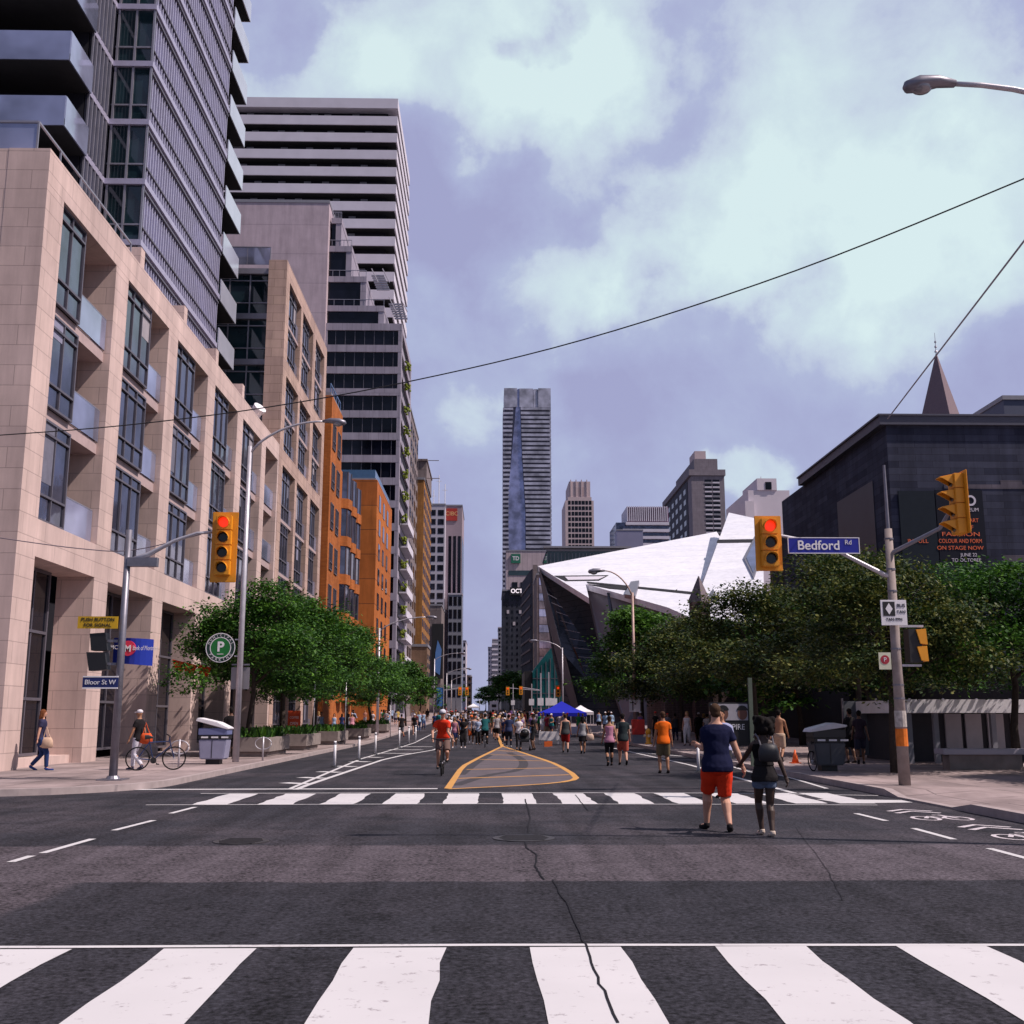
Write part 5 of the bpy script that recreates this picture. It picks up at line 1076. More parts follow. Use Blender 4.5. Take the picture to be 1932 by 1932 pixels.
MB().box(a.x, b_.x, y - .22, y - .2, b_.z, a.z).build('plate', WHITE, t, bevel=.006); q = MB(); q.box(a.x + .05, a.x + .32, y - .226, y - .22, a.z - .36, a.z - .04); o = q.build('panel', BLACK, t)
q = MB(); cx, cz = a.x + .185, a.z - .2; q.poly([(cx, y - .23, cz + .13), (cx + .08, y - .23, cz), (cx, y - .23, cz - .13), (cx - .08, y - .23, cz)], (0, .003, 0)); q.build('diamond', WHITE, o)
text('BUS', .11, (a.x + .46, y - .225, a.z - .13), BLACK, t); text('TAXI', .09, (a.x + .46, y - .225, a.z - .27), BLACK, t); text('7AM-7PM', .09, ((a.x + b_.x) / 2, y - .225, b_.z + .13), BLACK, t)
t = thing('parking_restriction_sign', 'small pale restriction plate below the lane sign on the right pole', 'sign', (x - .3, y, 3)); a = WY(1657, 1231, y - .2); b_ = WY(1682, 1263, y - .2)
MB().box(a.x, b_.x, y - .21, y - .2, b_.z, a.z).build('plate', mat('faded_plate', (.58, .58, .45), .5), t); q = MB(); cx = (a.x + b_.x) / 2; cz = a.z - .16; q.tube([(cx, y - .214, cz), (cx, y - .216, cz)], [.1, .1], 16); q.build('ring', mat('sign_red_dark', (.35, .02, .04), .5), t); text('P', .13, (cx, y - .22, cz), WHITE, t)
# ---- lamps
def cobra(name, label, x, y, h, reach, rise, m=METAL, hs=1.0, zb=None, group=None):
    zb = gz(y) + .14 if zb is None else zb; t = thing(name, label, 'street lamp', (x, y, zb), 0, group)
    MB().tube([(x, y, zb), (x, y, h)], [.115, .07], 10).build('pole', m, t, True)
    n_ = 8; pts = [(x + reach * (i / n_), y, h - .25 + rise * sin(pi / 2 * (i / n_) ** .75)) for i in range(n_ + 1)]
    MB().tube(pts, [.05 - .015 * i / n_ for i in range(n_ + 1)], 8).build('arm', m, t, True)
    sg = 1 if reach > 0 else -1; e = pts[-1]
    q = MB(); q.tube([(e[0] - sg * .05, y, e[2]), (e[0] + sg * .25 * hs, y, e[2] + .03), (e[0] + sg * .6 * hs, y, e[2] - .01), (e[0] + sg * .85 * hs, y, e[2] - .06), (e[0] + sg * .9 * hs, y, e[2] - .08)], [.05, .11 * hs, .15 * hs, .11 * hs, .03], 10, 1.2); o = q.build('lamp_head', METALD, t, True)
    q = MB(); q.ball((e[0] + sg * .58 * hs, y, e[2] - .09 * hs), .2 * hs, .15 * hs, .13 * hs, 12, 8); q.build('lens', glass_mat('lamp_lens', (.35, .33, .36), .2, .2, .1, 1), o, True)
    return t
x, y = G(444, 1446); h_ = WY(472, 842, y).z; e = WY(612, 795, y)
L1 = cobra('street_lamp', 'steel cobra street lamp nearest on the left, its arm reaching over the road', x, y, h_, e.x - x, e.z - h_ + .25, METAL, .85)
L1_ = (x, y)
t = thing('round_parking_sign', 'round green and black municipal parking sign with a white P on the left lamp pole', 'sign', (x - .5, y, 4.3)); c = WY(416, 1222, y - .1); R_ = .50
q = MB(); q.tube([(c.x, y - .06, c.z), (c.x, y - .1, c.z)], [R_, R_], 40); q.build('disc', mat('sign_black_green', (.010, .035, .030), .5), t)
for r_, m_, d_ in ((R_, WHITE, 0), (R_ * .72, WHITE, .001)):
    q = MB(); n_ = 48
    vs = [(c.x + cos(2 * pi * i / n_) * rr, y - .104 - d_, c.z + sin(2 * pi * i / n_) * rr) for rr in (r_, r_ - .028) for i in range(n_)]; q.add(vs, [[i, (i + 1) % n_, n_ + (i + 1) % n_, n_ + i] for i in range(n_)]); q.build('ring', m_, t)
q = MB(); q.tube([(c.x, y - .1, c.z), (c.x, y - .106, c.z)], [R_ * .66, R_ * .66], 40); q.build('green_centre', mat('sign_green', (.008, .16, .03), .5), t)
text('P', .46, (c.x, y - .11, c.z + .02), WHITE, t, bold=.014); MB().box(c.x - .11, c.x + .11, y - .115, y - .108, c.z - .225, c.z - .205).build('underline', WHITE, t)
for s_, up in (('MUNICIPAL', 1), ('PARKING', -1)):
    for i, ch in enumerate(s_):
        a = (pi / 2 - (i - (len(s_) - 1) / 2) * .30) if up == 1 else (-pi / 2 + (i - (len(s_) - 1) / 2) * .32)
        text(ch, .11, (c.x + cos(a) * R_ * .83, y - .11, c.z + sin(a) * R_ * .83), WHITE, t, rot=(pi / 2, -(a - up * pi / 2), 0))
q = MB(); q.box(c.x + R_ - .03, x, y - .06, y - .02, c.z - .3, c.z - .26); q.box(c.x + R_ - .03, x, y - .06, y - .02, c.z + .26, c.z + .30); q.build('bracket', METAL, t)
t = thing('grey_sign_back', 'blank grey back of a rectangular sign strapped to the left lamp pole', 'sign', (x, y, 3.4)); a = WY(437, 1259, y + .15); b_ = WY(470, 1300, y + .15); MB().box(a.x, b_.x, y + .12, y + .14, WY(440, 1300, y).z, a.z).build('plate', mat('sign_back', (.28, .26, .28), .5, .5), t); MB().box(x - .3, x + .3, y + .08, y + .12, 3.35, 3.4).build('strap', METALD, t)
# right lamp pole with signs
y2 = 66; x2 = WY(1198, 1350, y2).x; e = WY(1140, 1077, y2); h_ = WY(1196, 1118, y2).z
cobra('street_lamp', 'tall lamp pole on the right with curved arm, stickers and several small signs', x2, y2, h_, e.x - x2, e.z - h_ + .25, mat('rusty_pole', (.40, .28, .25), .6, .3, .25, 4), 1.1)
for nm, lb, p0, p1, m_, tx in (('turn_sign', 'white turn-lane sign with black and red arrows on the right lamp pole', (1187, 1320), (1208, 1343), WHITE, None), ('restriction_sign', 'narrow white restriction plate above the turn-lane sign', (1201, 1299), (1210, 1314), WHITE, None), ('blue_stop_sign', 'tiny dark bus stop flag with pale letters beside the right lamp pole', (1205, 1282), (1222, 1292), BLACK, '506'), ('yellow_plate', 'small yellowish plate high on the right lamp pole', (1186, 1283), (1195, 1297), mat('plate_yellow', (.45, .42, .2), .6), None)):
    a = WY(p0[0], p0[1], y2 - .25); b_ = WY(p1[0], p1[1], y2 - .25); t = thing(nm, lb, 'sign', ((a.x + b_.x) / 2, y2 - .25, b_.z)); MB().box(a.x, b_.x, y2 - .2, y2 - .17, b_.z, a.z).build('plate', m_, t)
    if nm == 'turn_sign':
        q = MB(); cx = a.x + .22; q.box(cx - .03, cx + .03, y2 - .206, y2 - .2, b_.z + .08, a.z - .2); q.poly([(cx - .1, y2 - .206, a.z - .2), (cx + .1, y2 - .206, a.z - .2), (cx, y2 - .206, a.z - .06)], (0, .004, 0)); q.build('arrow', BLACK, t)
        q = MB(); q.bar((cx, y2 - .208, b_.z + .35), (cx + .28, y2 - .208, a.z - .12), .05, .01); q.build('slash', mat('sign_red', (.55, .02, .02), .5), t)
    if tx: text(tx, .16, ((a.x + b_.x) / 2, y2 - .21, (a.z + b_.z) / 2), WHITE, t)
for i, (px, Y, hp, reach, lb) in enumerate(((1061, 134, 1222, -3.0, 'lamp post rising straight behind the blue tent on the right'), (981, 300, 1270, -3.8, 'far lamp post among the signals right of the sky gap'), (716, 84, 1185, 3.6, 'lamp arm poking out of the left trees against the dark tower'), (820, 165, 1243, 3.6, 'lamp post left of the street beside the ochre brick tower'), (843, 212, 1270, 3.7, 'second far lamp post on the left of the street'), (852, 250, 1283, 3.6, 'third far lamp post on the left, near the dark striped tower'), (860, 300, 1295, 3.4, 'farthest lamp post on the left, under the small flags'), (905, 420, 1318, 3.2, 'tiny lamp post at the bottom of the sky gap'))):
    p_ = WY(px, hp, Y); cobra('street_lamp', lb, p_.x, Y, p_.z, reach, 1.1, METAL, 1.2 if Y > 120 else .9)
# big lamp head at the upper right, its pole beyond the frame
y = 13.5; e = WY(1795, 158, y); pxr = e.x + 3.4; h_ = e.z - 1.3
cobra('street_lamp', 'dark cobra lamp head on a pale curved arm in the upper right sky', pxr, y, h_, e.x - pxr, 1.55, METAL, .74, .14)
# ---- wires
WIRE = mat('cable_black', (.02, .02, .022), .6)
def wire(label, pts, r=.012, m=None):
    P = [Vector(p_) for p_ in pts]; o = []
    for i in range(len(P) - 1):
        for k_ in range(6):
            f = k_ / 6; a = P[max(i - 1, 0)]; b_ = P[i]; c = P[i + 1]; d = P[min(i + 2, len(P) - 1)]
            o.append(.5 * ((2 * b_) + (c - a) * f + (2 * a - 5 * b_ + 4 * c - d) * f * f + (3 * b_ - a - 3 * c + d) * f ** 3))
    o.append(P[-1]); return tag(MB().tube(o, r, 5).build('overhead_cable', m or WIRE), label, 'cable')
wire('long black cable crossing the whole sky from the left facade up to the right edge', [WY(-60, 824, 26), WY(0, 821, 25.5), WY(230, 803, 25), WY(500, 769, 24), WY(780, 718, 23), WY(1100, 641, 21), WY(1500, 511, 18.5), WY(1932, 337, 16.5), WY(2100, 262, 16)], .014)
wire('pale thin cable rising steeply to the right edge past the spire', [WY(1675, 790, 26), WY(1740, 705, 22), WY(1830, 588, 18), WY(1932, 455, 15.5), WY(2050, 300, 14)], .016, mat('cable_grey', (.30, .26, .32), .6))
wire('slack grey cable sagging from the left edge to the signal mast arm', [WY(-40, 1008, 27), WY(0, 1015, 27), WY(150, 1035, 27), WY(250, 1038, 27), WY(380, 1008, 27)], .013, mat('cable_grey2', (.16, .13, .16), .6))
# ---- bank sign
t = thing('bank_fascia_sign', 'curved blue bank sign with a red and white round emblem over the left shop entrance', 'sign', (-13.6, 40, 3.2)); a = WY(212, 1200, 39.5); b_ = WY(284, 1256, 39.5)
BLU = mat('bank_blue', (.012, .035, .36), .4, 0, .04, 2); n_ = 8; x0, x1 = a.x, b_.x; zt_, zb_ = a.z - .05, b_.z
vs = []
for i in range(n_ + 1):
    f = i / n_; xx = x0 + (x1 - x0) * f; yy = 39.7 - .35 * sin(pi * f * .9); vs += [(xx, yy, zt_ - .06 * f), (xx, yy, zb_ + .1 * (1 - f)), (xx, yy + .12, zt_ - .06 * f), (xx, yy + .12, zb_ + .1 * (1 - f))]
fs = []
for i in range(n_): k_ = 4 * i; fs += [[k_, k_ + 1, k_ + 5, k_ + 4], [k_ + 2, k_ + 6, k_ + 7, k_ + 3], [k_, k_ + 4, k_ + 6, k_ + 2], [k_ + 1, k_ + 3, k_ + 7, k_ + 5]]
fs += [[0, 2, 3, 1], [4 * n_, 4 * n_ + 1, 4 * n_ + 3, 4 * n_ + 2]]
MB().add(vs, fs).build('panel', BLU, t); c = WY(241, 1223, 39.2); q = MB(); q.tube([(c.x, 39.28, c.z), (c.x, 39.2, c.z)], [.27, .27], 24); o = q.build('round_emblem', mat('emblem_red', (.62, .03, .08), .4), t); text('M', .32, (c.x, 39.19, c.z - .02), WHITE, o, bold=.01); text('BMO', .2, (c.x - .55, 39.25, c.z + .03), WHITE, t); text('Bank of Montreal', .23, (c.x + .62, 39.19, c.z), WHITE, t, sx=.55)
# ---- street furniture
def bin_(label, x, y, m1_, m2_, lid, s_=1, tilt=.16):
    t = thing('litter_bin', label, 'litter bin', (x, y, .14)); z = .14; q = MB(); w_ = .44; d = .36
    q.poly([(x - w_ * .86, y - d, z + .16), (x + w_ * .86, y - d, z + .16), (x + w_, y - d, z + .78), (x - w_, y - d, z + .78)], (0, 2 * d, 0)); q.build('body', m1_, t, bevel=.03)
    q = MB(); q.box(x - w_ * 1.02, x + w_ * 1.02, y - d * 1.03, y + d * 1.03, z + .79, z + .90); q.build('opening_band', BLACK, t)
    q = MB(); [q.box(x - w_ * .8 + i * .32, x - w_ * .8 + .22 + i * .32, y - d * 1.06, y - d * 1.04, z + .82, z + .87) for i in range(3)]; q.build('slot_labels', WHITE, t)
    q = MB(); q.box(x - w_ * 1.04, x + w_ * 1.04, y - d * 1.04, y + d * 1.04, z + .91, z + 1.13); q.build('upper_body', m2_, t, bevel=.02)
    q = MB(); sg = tilt; q.poly([(x - w_ * 1.25, y - d * 1.12, z + 1.20 + sg), (x + w_ * 1.1, y - d * 1.12, z + 1.15 - sg * .4), (x + w_ * 1.15, y - d * 1.12, z + 1.20 - sg * .4), (x + w_ * .3, y - d * 1.12, z + 1.32), (x - w_ * 1.1, y - d * 1.12, z + 1.30 + sg)], (0, 2.24 * d, 0)); q.build('lid', lid, t, bevel=.015)
    q = MB(); q.box(x - .22, x + .22, y - .2, y + .2, z, z + .16); q.build('foot', BLACK, t); q = MB(); q.box(x - .01, x + .01, y - d - .008, y - d + .01, z + .2, z + .76); q.build('door_seam', BLACK, t)
    return t
x, y = G(403, 1450); bin_('pale purple-grey litter bin with a white sloping lid on the left pavement', x, y, mat('bin_grey', (.26, .26, .38), .5), mat('bin_blue', (.14, .16, .32), .5), WHITE)
x, y = G(1562, 1464); bin_('dark grey litter bin with a pale tilted lid in the right hand shade', x, y, mat('bin_dark', (.045, .05, .065), .5), mat('bin_dark2', (.03, .03, .035), .5), mat('lid_pale', (.62, .62, .68), .4), 1, -.14)
def slim_post(name, label, px, pyb, pyt, r, m_, cat='post', group=None, Y=None):
    x, y = G(px, pyb); h_ = WY(px, pyt, y).z; t = thing(name, label, cat, (x, y, gz(y)), 0, group); MB().tube([(x, y, 0), (x, y, h_)], r, 8).build('shaft', m_, t, True); return t, x, y, h_
OW = ['first', 'second', 'third', 'fourth', 'fifth', 'sixth']
for i, (px, pb, pt) in enumerate(((631, 1448, 1398), (677, 1434, 1389), (708, 1424, 1382), (753, 1411, 1373), (771, 1404, 1370), (784, 1401, 1368))):
    t, x, y, h_ = slim_post('flexible_bollard', OW[i] + ' white flexible post from the camera along the left bike lane', px, pb, pt, .045, WHITE, 'bollard', 'white posts along the left bike lane')
    q = MB(); q.tube([(x, y, 0), (x, y, .05)], [.16, .07], 10); q.build('rubber_base', BLACK, t); q = MB(); q.tube([(x, y, h_ - .12), (x, y, h_ - .04)], .048, 8); q.build('reflective_band', GREY, t)
t, x, y, h_ = slim_post('flexible_bollard', 'white flexible post alone beside the right bike lane, left of the navy shirt man', 1318, 1457, 1402, .045, WHITE, 'bollard'); q = MB(); q.tube([(x, y, 0), (x, y, .05)], [.16, .07], 10); q.build('rubber_base', BLACK, t)
for i, (px, pb, pt, lb) in enumerate(((736, 1400, 1330, 'thin pole'), (650, 1412, 1275, 'thin green pole'), (590, 1421, 1260, 'thin pale pole'))):
    t, x, y, h_ = slim_post('parking_meter_post', ['slim post before the far left pavement crowd', 'slim leaning sign post between the left trees', 'slim sign post beside the second left planter'][i], px, pb - 4, pt, .03, METAL, 'post'); MB().box(x - .12, x + .12, y - .02, y + .02, h_ - .35, h_).build('plate', mat('sign_back', (.28, .26, .28), .5, .5), t)
# red poster box, hydrant, cone
x = WY(1204, 1380, 65).x; t = thing('red_newspaper_box', 'red paper box on a grey base at the foot of the right lamp pole', 'newspaper box', (x, 65, .14)); q = MB(); q.box(x - .36, x + .36, 64.7, 65.3, .62, 1.5); q.build('box', mat('box_red', (.62, .03, .02), .5, 0, .2, 5), t, bevel=.03); MB().box(x - .36, x + .36, 64.72, 65.28, .14, .61).build('base', GREY, t)
x = WY(1223, 1380, 62).x; t = thing('fire_hydrant', 'yellow fire hydrant on the right pavement beside the red box', 'hydrant', (x, 62, .14)); q = MB(); q.tube([(x, 62, .14), (x, 62, .2), (x, 62, .22), (x, 62, .72), (x, 62, .75), (x, 62, .92), (x, 62, 1.0)], [.2, .2, .13, .13, .17, .13, .04], 12); q.build('body', mat('hydrant_yellow', (.75, .33, .02), .5), t, True); q = MB(); q.tube([(x - .26, 62, .6), (x + .2, 62, .6)], .07, 10); q.tube([(x, 61.76, .6), (x, 62, .6)], .08, 10); q.build('outlets', mat('hydrant_pale', (.7, .55, .4), .5), t)
x, y = WY(1452, 1425, 33.5).x, 33.5; t = thing('traffic_cone', 'small orange cone on the pavement right of the shirtless man', 'cone', (WY(1500, 1425, 36).x, 36, .14)); x = t.location.x; y = 36; q = MB(); q.tube([(x, y, .17), (x, y, .58)], [.12, .02], 12); q.build('cone_body', mat('cone_orange', (.75, .12, .02), .6), t, True); MB().box(x - .16, x + .16, y - .16, y + .16, .14, .17).build('base', mat('cone_orange', (.75, .12, .02), .6), t)
# poster board
Yb = 34; a = WY(1338, 1325, Yb); b_ = WY(1416, 1400, Yb); t = thing('poster_board', 'dark poster board with a pale top and white lettering behind the navy shirt man', 'poster board', ((a.x + b_.x) / 2, Yb, .14)); zm = WY(1380, 1359, Yb).z; zb_ = WY(1380, 1440, Yb).z
MB().box(a.x, b_.x, Yb, Yb + .12, .75, a.z).build('panel', BLACK, t, bevel=.01); q = MB(); q.box(a.x + .05, b_.x - .05, Yb - .012, Yb - .002, zm, a.z - .05); o = q.build('pale_print', mat('print_pale', (.42, .40, .45), .6, 0, .15, 3), t)
for cx, s_ in ((a.x + .42, 1), (b_.x - .22, .95)):
    q = MB(); q.poly([(cx + cos(k_) * .16 * s_, Yb - .018, zm + .2 + sin(k_) * .2 * s_) for k_ in [i * pi / 8 for i in range(16)]], (0, .004, 0)); q.build('generic_portrait', mat('portrait_tone', (.20, .10, .08), .7), o); q = MB(); q.poly([(cx + cos(k_) * .18 * s_, Yb - .022, zm + .3 + sin(k_) * .16 * s_) for k_ in [i * pi / 8 for i in range(9)]], (0, .003, 0)); q.build('portrait_hair', BLACK, o)
text('INSPIRE', .24, ((a.x + b_.x) / 2 + .1, Yb - .01, WY(1380, 1372, Yb).z), WHITE, t, sx=.9); q = MB(); q.box(b_.x - .02, b_.x + .1, Yb - .1, Yb, .14, a.z + .75); q.box(a.x, a.x + .1, Yb - .02, Yb + .1, .14, .75); q.build('posts', mat('post_green', (.13, .16, .13), .7), t)
# red signboard in front of left shops, cafe board
x = WY(555, 1357, 57).x; t = thing('red_sale_board', 'orange red lettered board standing against the left shop fronts under the trees', 'sign board', (x, 57, .14)); q = MB(); q.box(x - .32, x + .32, 57, 57.06, .9, 1.95); q.build('panel', mat('board_red', (.62, .07, .02), .6), t); text('COFFEE', .17, (x, 56.99, 1.6), WHITE, t, sx=.8); text('OPEN', .2, (x, 56.99, 1.3), WHITE, t, sx=.8); q = MB(); [q.box(x + s_ - .02, x + s_ + .02, 57, 57.04, .14, .9) for s_ in (-.28, .28)]; q.build('legs', BLACK, t)
for i, px in enumerate((474, 494, 521)):
    x = WY(px, 1262, 46).x; t = thing('hanging_banner', ['small red hanging pennant left of the parking sign edge', 'middle small red hanging pennant under the left tree', 'right small red hanging pennant under the left tree'][i], 'pennant', (x - 3.0 + .0, 46, 3.4)); x -= 3.0; q = MB(); q.poly([(x - .3, 46, 4.0 - i * .1), (x + .3, 46, 3.85 - i * .1), (x + .15, 46, 3.45 - i * .1), (x - .2, 46, 3.6 - i * .1)], (0, .02, 0)); q.build('cloth', mat('pennant_red', (.7, .06, .02), .7), t)
# bike racks
def ring_post(label, px, pyb):
    x, y = G(px, pyb); t = thing('bike_rack', label, 'bike rack', (x, y, .14)); MB().tube([(x, y, .14), (x, y, .95)], .03, 8).build('post', METAL, t, True)
    n_ = 20; q = MB(); q.tube([(x + .28 * cos(2 * pi * i / n_), y, .72 + .2 * sin(2 * pi * i / n_)) for i in range(n_ + 1)], .018, 6); q.build('ring', METAL, t, True)
ring_post('steel ring bike post on the left pavement between the bicycle and the litter bin', 336, 1456); ring_post('steel ring bike post right of the near left lamp pole', 495, 1443)
# blue tent
def tent(label, px, Y, w_, zt_, ze, m_, d=3.0, n='pop_up_tent'):
    x = WY(px, 1340, Y).x; t = thing(n, label, 'tent', (x, Y, gz(Y))); q = MB(); h = w_ / 2
    q.add([(x - h, Y, ze), (x + h, Y, ze), (x + h, Y + d, ze), (x - h, Y + d, ze), (x, Y + d / 2, zt_)] + [(x - h, Y, ze - .28), (x + h, Y, ze - .28), (x + h, Y + d, ze - .28), (x - h, Y + d, ze - .28)] + [(x - h * .5, Y + d * .25, ze + (zt_ - ze) * .42), (x + h * .5, Y + d * .25, ze + (zt_ - ze) * .42), (x + h * .5, Y + d * .75, ze + (zt_ - ze) * .42), (x - h * .5, Y + d * .75, ze + (zt_ - ze) * .42)],
          [[0, 1, 10, 9], [1, 2, 11, 10], [2, 3, 12, 11], [3, 0, 9, 12], [9, 10, 4], [10, 11, 4], [11, 12, 4], [12, 9, 4], [0, 5, 6, 1], [1, 6, 7, 2], [2, 7, 8, 3], [3, 8, 5, 0]]); q.build('canopy', m_, t)
    for a, b_ in ((-h + .05, .05), (h - .05, .05), (-h + .05, d - .05), (h - .05, d - .05)): MB().tube([(x + a, Y + b_, gz(Y)), (x + a, Y + b_, ze)], .03, 6).build('leg', METAL, t)
tent('bright blue pop-up tent on the right side of the crowded street', 1062, 92, 4.0, WY(1062, 1323, 93.5).z, WY(1062, 1345, 92).z, mat('tent_blue', (.015, .022, .40), .7, 0, .08, 1))
tent('small white pop-up tent peeking out behind the blue tent', 1098, 108, 2.3, WY(1098, 1330, 108).z, WY(1098, 1343, 108).z, WHITE); tent('tiny white tent far down the middle of the street', 893, 230, 2.4, WY(893, 1327, 230).z, WY(893, 1333, 230).z, WHITE)
# far signals, barriers
for i, (px, py, Y) in enumerate(((868, 1303, 205), (881, 1303, 205), (958, 1303, 205), (983, 1302, 205), (1053, 1303, 150))):
    p_ = WY(px, py, Y); t = thing('far_traffic_signal', ['left one of the two small yellow signals over the far left lanes', 'right one of the two small yellow signals over the far left lanes', 'small yellow signal at the right edge of the far junction', 'small yellow signal on a mast arm over the far junction', 'small orange signal on a pole before the museum'][i], 'traffic signal', (p_.x, Y, p_.z)); q = MB(); q.box(p_.x - .33, p_.x + .33, Y, Y + .1, p_.z - .85, p_.z + .7); q.build('backboard', YEL, t)
    for k_ in range(3): q = MB(); q.tube([(p_.x, Y - .03, p_.z + .35 - k_ * .42), (p_.x, Y, p_.z + .35 - k_ * .42)], [.13, .15], 8); q.build('lens', LENSR if k_ == 0 else LDK, t)
    sx = -9.4 if i < 2 else (9.4 if i < 4 else p_.x + .8); q = MB(); q.tube([(sx, Y + .2, gz(Y)), (sx, Y + .2, p_.z + .3)], .12, 6); q.tube([(sx, Y + .2, p_.z), (p_.x, Y + .2, p_.z + .5)], .07, 6); q.build('mast', METAL, t)
for i in range(6):
    x = -4.8 + i * 1.9; t = thing('street_barrier', None, 'barrier', (x, 160, gz(160))); zz = gz(160); q = MB(); q.box(x - .85, x + .85, 160, 160.08, zz + .35, zz + .62); q.box(x - .85, x + .85, 160, 160.08, zz + .8, zz + 1.1); q.build('boards', mat('barrier_tan', (.50, .26, .10), .8), t); q = MB(); [q.box(x + s_ - .04, x + s_ + .04, 159.8, 160.3, zz, zz + 1.15) for s_ in (-.75, .75)]; q.build('legs', GREY, t)
    tag(t, 'low orange tan barrier, %s from the left across the far end of the crowd' % OW[i], None, 'orange tan barriers across the street')
p_ = WY(932, 1332, 175); t = thing('event_sign', 'square white sign with a dark mark standing above the far crowd', 'sign', (p_.x, 175, gz(175))); q = MB(); q.box(p_.x - .7, p_.x + .7, 175, 175.06, p_.z - .9, p_.z + .75); q.build('plate', WHITE, t); q = MB(); q.box(p_.x - .35, p_.x + .35, 174.96, 174.99, p_.z - .2, p_.z + .25); q.build('mark', BLACK, t); MB().box(p_.x - .05, p_.x + .05, 175, 175.05, gz(175), p_.z - .9).build('post', METAL, t)
for i, (px, Y, pt, lb) in enumerate(((1003, 140, 1290, 'plain'), (1020, 120, 1270, 'x'), (1035, 118, 1268, 'y'), (968, 190, 1290, 'z'), (1046, 125, 1300, 'w'))):
    p_ = WY(px, pt, Y); t = thing('sign_pole', ['slim grey pole with a white plate before the teal pavilion', 'taller slim pole left of the blue tent', 'pale pole with two plates just left of the blue tent', 'thin pole with signs at the far right kerb', 'short sign pole touching the left slope of the blue tent'][i], 'sign pole', (p_.x, Y, gz(Y))); MB().tube([(p_.x, Y, gz(Y)), (p_.x, Y, p_.z)], .07, 6).build('shaft', METAL, t); MB().box(p_.x - .35, p_.x + .3, Y - .1, Y - .07, gz(Y) + 2.3, gz(Y) + 3.1).build('plate', WHITE, t)
p_ = WY(830, 1310, 150); t = thing('blue_street_banner', 'pale blue banner on a pole at the left edge of the far crowd', 'banner', (p_.x, 150, gz(150))); MB().box(p_.x - .45, p_.x + .45, 150, 150.04, p_.z - 1.6, p_.z + .9).build('cloth', mat('banner_blue', (.08, .22, .60), .7), t); MB().tube([(p_.x + .5, 150, gz(150)), (p_.x + .5, 150, p_.z + 1)], .05, 6).build('pole', METAL, t)

# ================================================================ PEOPLE
def bake(mb, vox, it=4, disp=0, name='body'):
    me = mb.mesh(name, cm((.5, .5, .5))); o = bpy.data.objects.new('tmp', me); COL.objects.link(o)
    bm = bmesh.new(); bm.from_mesh(me); bmesh.ops.recalc_face_normals(bm, faces=bm.faces); bm.to_mesh(me); bm.free()
    r = o.modifiers.new('r', 'REMESH'); r.mode = 'VOXEL'; r.voxel_size = vox
    s_ = o.modifiers.new('s', 'SMOOTH'); s_.iterations = it; s_.factor = .5
    if disp:
        tx = bpy.data.textures.get('folds') or bpy.data.textures.new('folds', 'CLOUDS'); tx.noise_scale = .19
        d = o.modifiers.new('d', 'DISPLACE'); d.texture = tx; d.strength = disp; d.mid_level = .5
    dg = bpy.context.evaluated_depsgraph_get(); dg.update(); m2 = bpy.data.meshes.new_from_object(o.evaluated_get(dg)); m2.name = name
    m2.polygons.foreach_set('use_smooth', [True] * len(m2.polygons)); bpy.data.objects.remove(o)
    if not m2.materials: m2.materials.append(cm((.5, .5, .5)))
    return m2
def ik(a, b_, l1, l2, hint):
    a = Vector(a); b_ = Vector(b_); d = b_ - a; L_ = min(d.length, (l1 + l2) * .999); dn = d.normalized(); b_ = a + dn * L_
    x = (l1 * l1 - l2 * l2 + L_ * L_) / (2 * L_); h = sqrt(max(l1 * l1 - x * x, 0)); hv = Vector(hint); hv = (hv - dn * hv.dot(dn)).normalized()
    return a + dn * x + hv * h, b_
TOR = [(-.13, .06, .07), (-.09, .135, .10), (-.02, .165, .118), (.06, .160, .115), (.15, .140, .10), (.24, .138, .098), (.34, .155, .108), (.43, .172, .11), (.49, .178, .098), (.535, .15, .08), (.565, .09, .068), (.60, .058, .06), (.66, .053, .056)]
